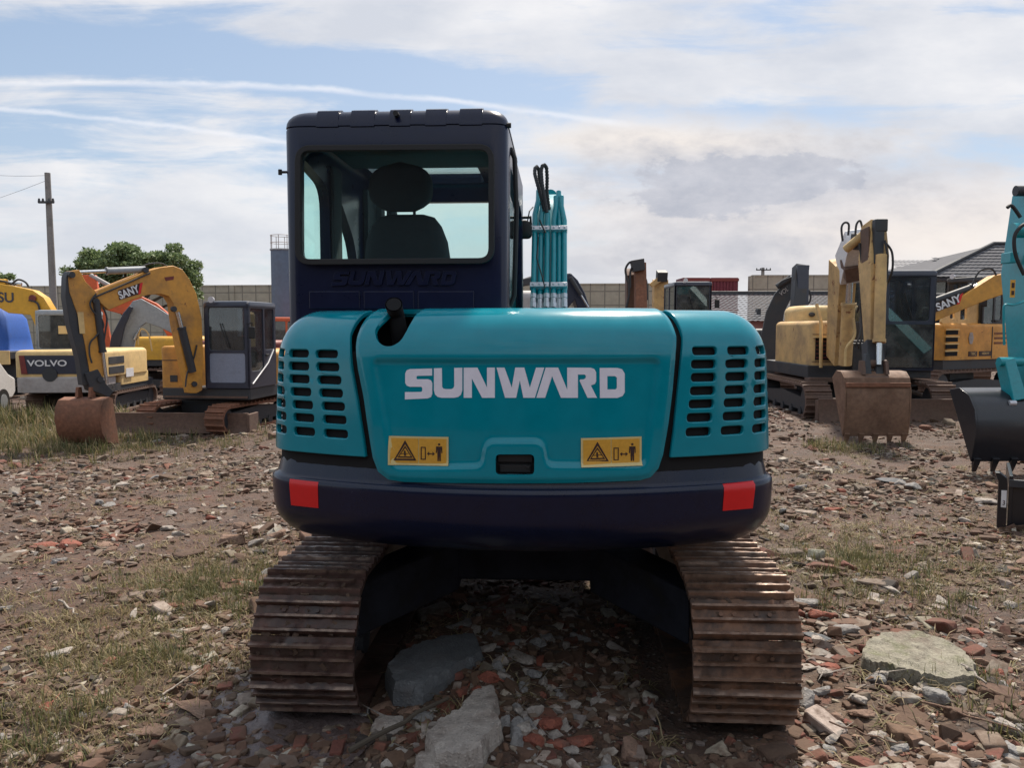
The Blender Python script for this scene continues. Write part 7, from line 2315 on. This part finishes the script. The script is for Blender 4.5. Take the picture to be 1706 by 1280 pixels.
# ------------------------------------------------------------------ WALL, BUILDINGS, TREE, POLES
def walls(name, x0, y0, x1, y1, h, m, label):
    a = Vector((x0, y0, 0)); b = Vector((x1, y1, 0)); d = (b - a); L_ = d.length
    ang = math.atan2(d.y, d.x)
    me_ = MB(); me_.b2(0, L_, 0, .25, -1.2, h)
    n_ = int(L_ / 6)
    for k in range(n_ + 1): me_.b2(k * L_ / n_ - .13, k * L_ / n_ + .13, -.06, .31, -1.2, h + .02)
    me_.b2(0, L_, -.03, .28, h, h + .07)
    o = me_.build(name, M[m], None); o.location = (x0, y0, 0); o.rotation_euler = (0, 0, ang)
    tag(o, label, 'wall'); return o
walls('boundary_wall', -46, 46, 9.5, 41.5, 3.95, 'wall', 'long concrete panel wall along the back of the yard, left and middle')
walls('boundary_wall', 11.9, 39.8, 50, 38.6, 4.25, 'wall', 'concrete panel wall behind the tiled roof on the right')
# stacked maroon containers between them
pc = at(1184, 545, 40)
for i in range(2):
    p0_, p1_ = at(1138 + 47.5 * i, 545, 39.6), at(1184.5 + 47.5 * i, 545, 39.6)
    t = thing('container', ['maroon container, left one of the pair on top of the far wall line', 'maroon container, right one of the pair on top of the far wall line'][i], 'container', ((p0_.x + p1_.x) / 2, 40.4, 0), 'maroon containers')
    mb = MB()
    mb.b2(p0_.x + .02, p1_.x - .02, 39.9, 41.6, -.2, 4.2)
    mb.build('body', M['maroon'], t, bevel=.02)
    mb = MB()
    k = p0_.x + .15
    while k < p1_.x - .12:
        mb.b2(k, k + .07, 39.86, 39.9, .2, 4.0); k += .16
    mb.build('corrugation', M['maroon'], t)
    mb = MB(); mb.b2(p0_.x, p1_.x, 39.84, 39.9, 4.02, 4.16); mb.b2(p0_.x, p1_.x, 39.84, 39.9, 2.55, 2.68); mb.b2(p0_.x, p0_.x + .07, 39.84, 39.9, .1, 4.0)
    mb.build('frame_rail', M['dred'], t)
# roofs with wavy tiles
def tiled(O, ux, uy, w_, l_, pu=.24, pv=.34, amp=.035, clip=None):
    """roof slope as curved tile rows: ux along the eave, uy up the slope"""
    O, ux, uy = Vector(O), Vector(ux).normalized(), Vector(uy).normalized(); n = ux.cross(uy).normalized()
    nu = int(w_ / pu) * 4; nv = int(l_ / pv)
    V = []; Fc = []
    for j in range(nv):
        for e in (0, 1):
            v = (j + e) * l_ / nv
            for i in range(nu + 1):
                u = i * w_ / nu
                if clip: 
                    a, b = clip(v); uu = min(max(u, a), b)
                else: uu = u
                h = amp * (.5 + .5 * math.cos(2 * math.pi * uu / pu)) + (.03 if e == 0 else 0)
                V.append(O + ux * uu + uy * v + n * h)
        b0 = j * 2 * (nu + 1)
        for i in range(nu): Fc.append((b0 + i, b0 + i + 1, b0 + nu + 2 + i, b0 + nu + 1 + i))
    mb = MB(); mb.add(V, Fc); return mb
tl, tr_ = at(1128, 495, 33), at(1420, 490, 33)
sh = thing('tiled_shed', 'low long shed with grey tiled roof in front of the maroon containers', 'shed', (tl.x + 4, 31.5, 0))
mb = tiled((tl.x, 29.9, 1.95), (1, 0, 0), (0, 3.1, 1.15), 9.5, 3.3, .20, .24, .025); mb.build('roof', M['rtile'], sh, sharp=30)
mb = MB(); mb.b2(tl.x, tl.x + 9.5, 32.85, 33.1, 3.05, 3.22); mb.build('ridge', M['dark'], sh, bevel=.03)
mb = MB(); mb.b2(tl.x + .2, tl.x + 9.3, 30.3, 35.0, -.2, 1.98); mb.build('wall', M['pink'], sh)
# house with hipped roof
H0 = at(1500, 470, 39); HB = at(1620, 470, 37)
hs_ = thing('house', 'pink walled house with hipped grey tiled roof at the right', 'house', (21.5, 39, 0))
ex0, ex1, ez = 18.6, 27.5, at(1560, 462, 36).z
mb = MB(); mb.b2(ex0 + .6, ex1 - .4, 36.6, 43, -.2, ez); mb.build('wall', M['pink'], hs_)
ap = at(1655, 408, 38.5)
e0_, e1_ = Vector((ex0, 36, ez)), Vector((ex1, 36, ez))
W_ = ex1 - ex0
up_v = Vector((0, ap.y - 36, ap.z - ez)); Ls = up_v.length
xa = ap.x - ex0
mb = tiled(e0_, (1, 0, 0), up_v, W_, Ls, .24, .26, .018, clip=lambda v: (xa * v / Ls, W_ - (W_ - xa - 1.0) * v / Ls)); mb.build('roof', M['rtile'], hs_, sharp=30)
mb = MB(); mb.prism([(ex0, 36, ez - .04), (ex1, 36, ez - .04), (ap.x + 1.0, ap.y, ap.z - .02), (ap.x, ap.y, ap.z - .02)], (0, .02, -.12)); mb.build('eave', M['dark'], hs_)
mb = MB(); mb.prism([(ex0, 36, ez - .04), (ap.x, ap.y, ap.z), (ex0 - .6, 44, ez + .3)], (0, 0, -.1)); mb.build('roof', M['rtile'], hs_)
mb = MB(); mb.tube([e0_ + Vector((0, 0, .05)), Vector((ap.x, ap.y, ap.z + .06)), Vector((ap.x + 1, ap.y, ap.z + .06)), e1_ + Vector((0, 0, .05))], .10, 8); mb.build('ridge', M['dark'], hs_)
# small roof with vent at its left shoulder
p0_, p1_ = at(1552, 434, 40), at(1600, 430, 40)
mb = tiled((p0_.x, 39.0, p0_.z - .35), (1, 0, 0), (0, 1, .45), 3.2, 1.2, .24, .26, .018); mb.build('dormer_roof', M['rtile'], hs_, sharp=30)
mb = MB(); mb.b2(p0_.x + .1, p0_.x + 3.0, 39.2, 40.2, ez, p0_.z - .3); mb.build('dormer', M['grey'], hs_)
mb = tiled(at(1500, 460, 41) , (1, 0, 0), (.25, 1, .42), 4.0, 2.6, .24, .26, .018, clip=None); mb.build('roof', M['rtile'], hs_, sharp=30)
for x_ in (1522, 1560, 1590):
    p = at(x_, 485, 36.55); mb = MB(); mb.b2(p.x - .45, p.x + .45, 36.5, 36.58, p.z - .55, p.z + .5)
    wn = mb.build('window', M['white'], hs_); mb = MB(); mb.b2(p.x - .36, p.x + .36, 36.46, 36.5, p.z - .46, p.z + .42); mb.build('pane', M['glassd'], wn)
mb = MB(); p = at(1586, 480, 36.5); mb.cyl((p.x, 36.4, 0), (p.x, 36.4, ez), .06); mb.build('downpipe', M['lgrey'], hs_)

# water tank
pt = at(472, 545, 30)
tk = thing('water_tank', 'tall blue grey cylindrical tank with top railing behind the left machines', 'tank', (pt.x, 30, GL))
zt = at(470, 415, 29.4).z; rt = .40
mb = MB(); mb.cyl((pt.x, 30, -.6), (pt.x, 30, zt), rt, n=36); mb.build('shell', M['tank'], tk)
mb = MB(); mb.cyl((pt.x, 30, zt), (pt.x, 30, zt + .05), rt + .03, n=36); mb.build('top_rim', M['grey'], tk)
mb = MB()
for h in (.28, .55): mb.tube([(pt.x + rt * math.cos(a), 30 + rt * math.sin(a), zt + h) for a in np.linspace(0, 2 * math.pi, 25)], .013, 5, cap=False)
for a in np.linspace(0, 2 * math.pi, 9)[:-1]: mb.cyl((pt.x + rt * math.cos(a), 30 + rt * math.sin(a), zt), (pt.x + rt * math.cos(a), 30 + rt * math.sin(a), zt + .56), .013, n=5)
mb.build('railing', M['lgrey'], tk)

# utility poles
def pole(px, ytop, Y, r0, r1, label, arm_py, armw, base=GL):
    p = at(px, ytop, Y)
    t = thing('utility_pole', label, 'pole', (p.x, Y, base))
    mb = MB(); mb.cyl((p.x + .05, Y, base - .2), (p.x, Y, p.z), r0, r1, 16); mb.build('post', M['pole'], t)
    z = at(px, arm_py, Y).z
    mb = MB(); mb.b2(p.x - armw, p.x + armw, Y - .2, Y - .12, z - .04, z + .04); mb.build('crossarm', M['dark'], t)
    for s_ in (-1, -.45, .45, 1):
        mb = MB(); mb.cyl((p.x + s_ * armw * .92, Y - .16, z), (p.x + s_ * armw * .92, Y - .16, z + .14), .055, .03, 8); mb.build('insulator', M['dark'], t)
    return p, z, t
p, z, t = pole(79, 288, 30, .15, .10, 'tall concrete utility pole rising behind the left machines', 338, .28)
p2, z2, t2 = pole(1271, 446, 60, .15, .12, 'small utility pole far behind the wall on the right', 450, .55, 0)
w1 = bpy.data.objects
for i, (a, b, sag) in enumerate((((79, 292, 30), (-200, 240, 40), .5), ((79, 300, 30), (-260, 370, 50), .6))):
    A, B = at(*a), at(*b); pts = [A.lerp(B, t_) - Vector((0, 0, sag * 4 * t_ * (1 - t_))) for t_ in np.linspace(0, 1, 14)]
    mb = MB(); mb.tube(pts, .006, 5); mb.build('wire', M['dark'], t)

# tree behind the left machines
def leafcloud(mb_list, blobs, n, size, seed):
    g = np.random.default_rng(seed); V = []; Fc = []
    o = 0
    for (cx_, cy_, cz_, rx, ry, rz_, k) in blobs:
        u = g.standard_normal((k, 3)); u /= np.linalg.norm(u, axis=1)[:, None]
        r = (.55 + .5 * g.random(k) ** .6)[:, None]
        P_ = u * r * np.array([rx, ry, rz_]) + np.array([cx_, cy_, cz_]) + g.standard_normal((k, 3)) * .05
        a = g.standard_normal((k, 3)); a /= np.linalg.norm(a, axis=1)[:, None]; b = np.cross(a, g.standard_normal((k, 3))); b /= np.linalg.norm(b, axis=1)[:, None]
        s_ = size * (.6 + .8 * g.random((k, 1)))
        q = np.stack([P_ - a * s_, P_ - b * s_ * .5, P_ + a * s_, P_ + b * s_ * .5], 1).reshape(-1, 3)
        V.append(q); Fc.append(np.arange(k * 4).reshape(-1, 4) + o); o += k * 4
    return np.concatenate(V), np.concatenate(Fc)
def tree(label, Y, blobs_px, base_px, seed, base=GL, leaf=.075):
    p = at(base_px, 545, Y)
    t = thing('tree', label, 'tree', (p.x, Y, base))
    s_ = Y / F
    bl = []; g = random.Random(seed)
    mb = MB(); mb.tube([(p.x, Y, base - .2), (p.x + .1, Y, 1.2), (p.x, Y, 2.4)], [.26, .2, .14], 10)
    for (px, py, rx, ry) in blobs_px:
        q = at(px, py, Y)
        mb.tube([(p.x, Y, 1.6 + g.random()), ((p.x + q.x) / 2, Y + g.uniform(-.3, .3), (2.4 + q.z) / 2), (q.x, Y, q.z)], [.10, .06, .025], 7)
        for k in range(5):
            bl.append((q.x + g.uniform(-.6, .6) * rx * s_, Y + g.uniform(-1, 1), q.z + g.uniform(-.6, .6) * ry * s_, rx * s_ * g.uniform(.28, .6), g.uniform(.4, .8), ry * s_ * g.uniform(.28, .6), int(rx * ry * .9)))
    mb.build('trunk', M['bark'], t)
    V, Fc = leafcloud(None, bl, 0, leaf, seed)
    ob = np_mesh('crown', V - np.array([p.x, Y, base]), Fc, None, M['leaf']); ob.parent = t
    return t
tree('dark green leafy tree behind the arched yellow boom', 36, [(205, 418, 34, 20), (160, 436, 30, 18), (245, 428, 30, 20), (285, 424, 26, 16), (130, 448, 16, 18), (300, 442, 20, 20), (225, 446, 40, 22), (316, 470, 14, 24), (320, 498, 14, 24), (270, 455, 36, 24), (185, 455, 36, 20)], 225, 4)
tree('small dark bush top far off at the left edge', 48, [(4, 458, 10, 6), (-14, 460, 14, 8)], -10, 9, leaf=.12)
# tall weeds by the wall on the right of the house
tree('green shrub seen through the orange machine at the right', 27, [(1680, 505, 16, 30), (1705, 500, 20, 30)], 1690, 12, base=0, leaf=.07)
# unseen shed added behind the viewer, made tall and dark to deepen reflections
wsh = thing('unseen_building', 'long dull unseen building behind the camera, added for its reflections', 'building', (0, -16, 0))
mb = MB(); mb.b2(-26, 26, -24, -16, -.3, 7.0); mb.build('wall', M['slate'], wsh)
mb = MB(); mb.prism([(-26.4, -15.6, 7.0), (-26.4, -24.4, 7.0), (-26.4, -20, 9.0)], (52.8, 0, 0)); mb.build('roof', M['dark'], wsh)
for k in range(7):
    mb = MB(); mb.b2(-22 + k * 7, -18.5 + k * 7, -16.04, -16, 0, 3.6); mb.build('door', M['dark'], wsh)
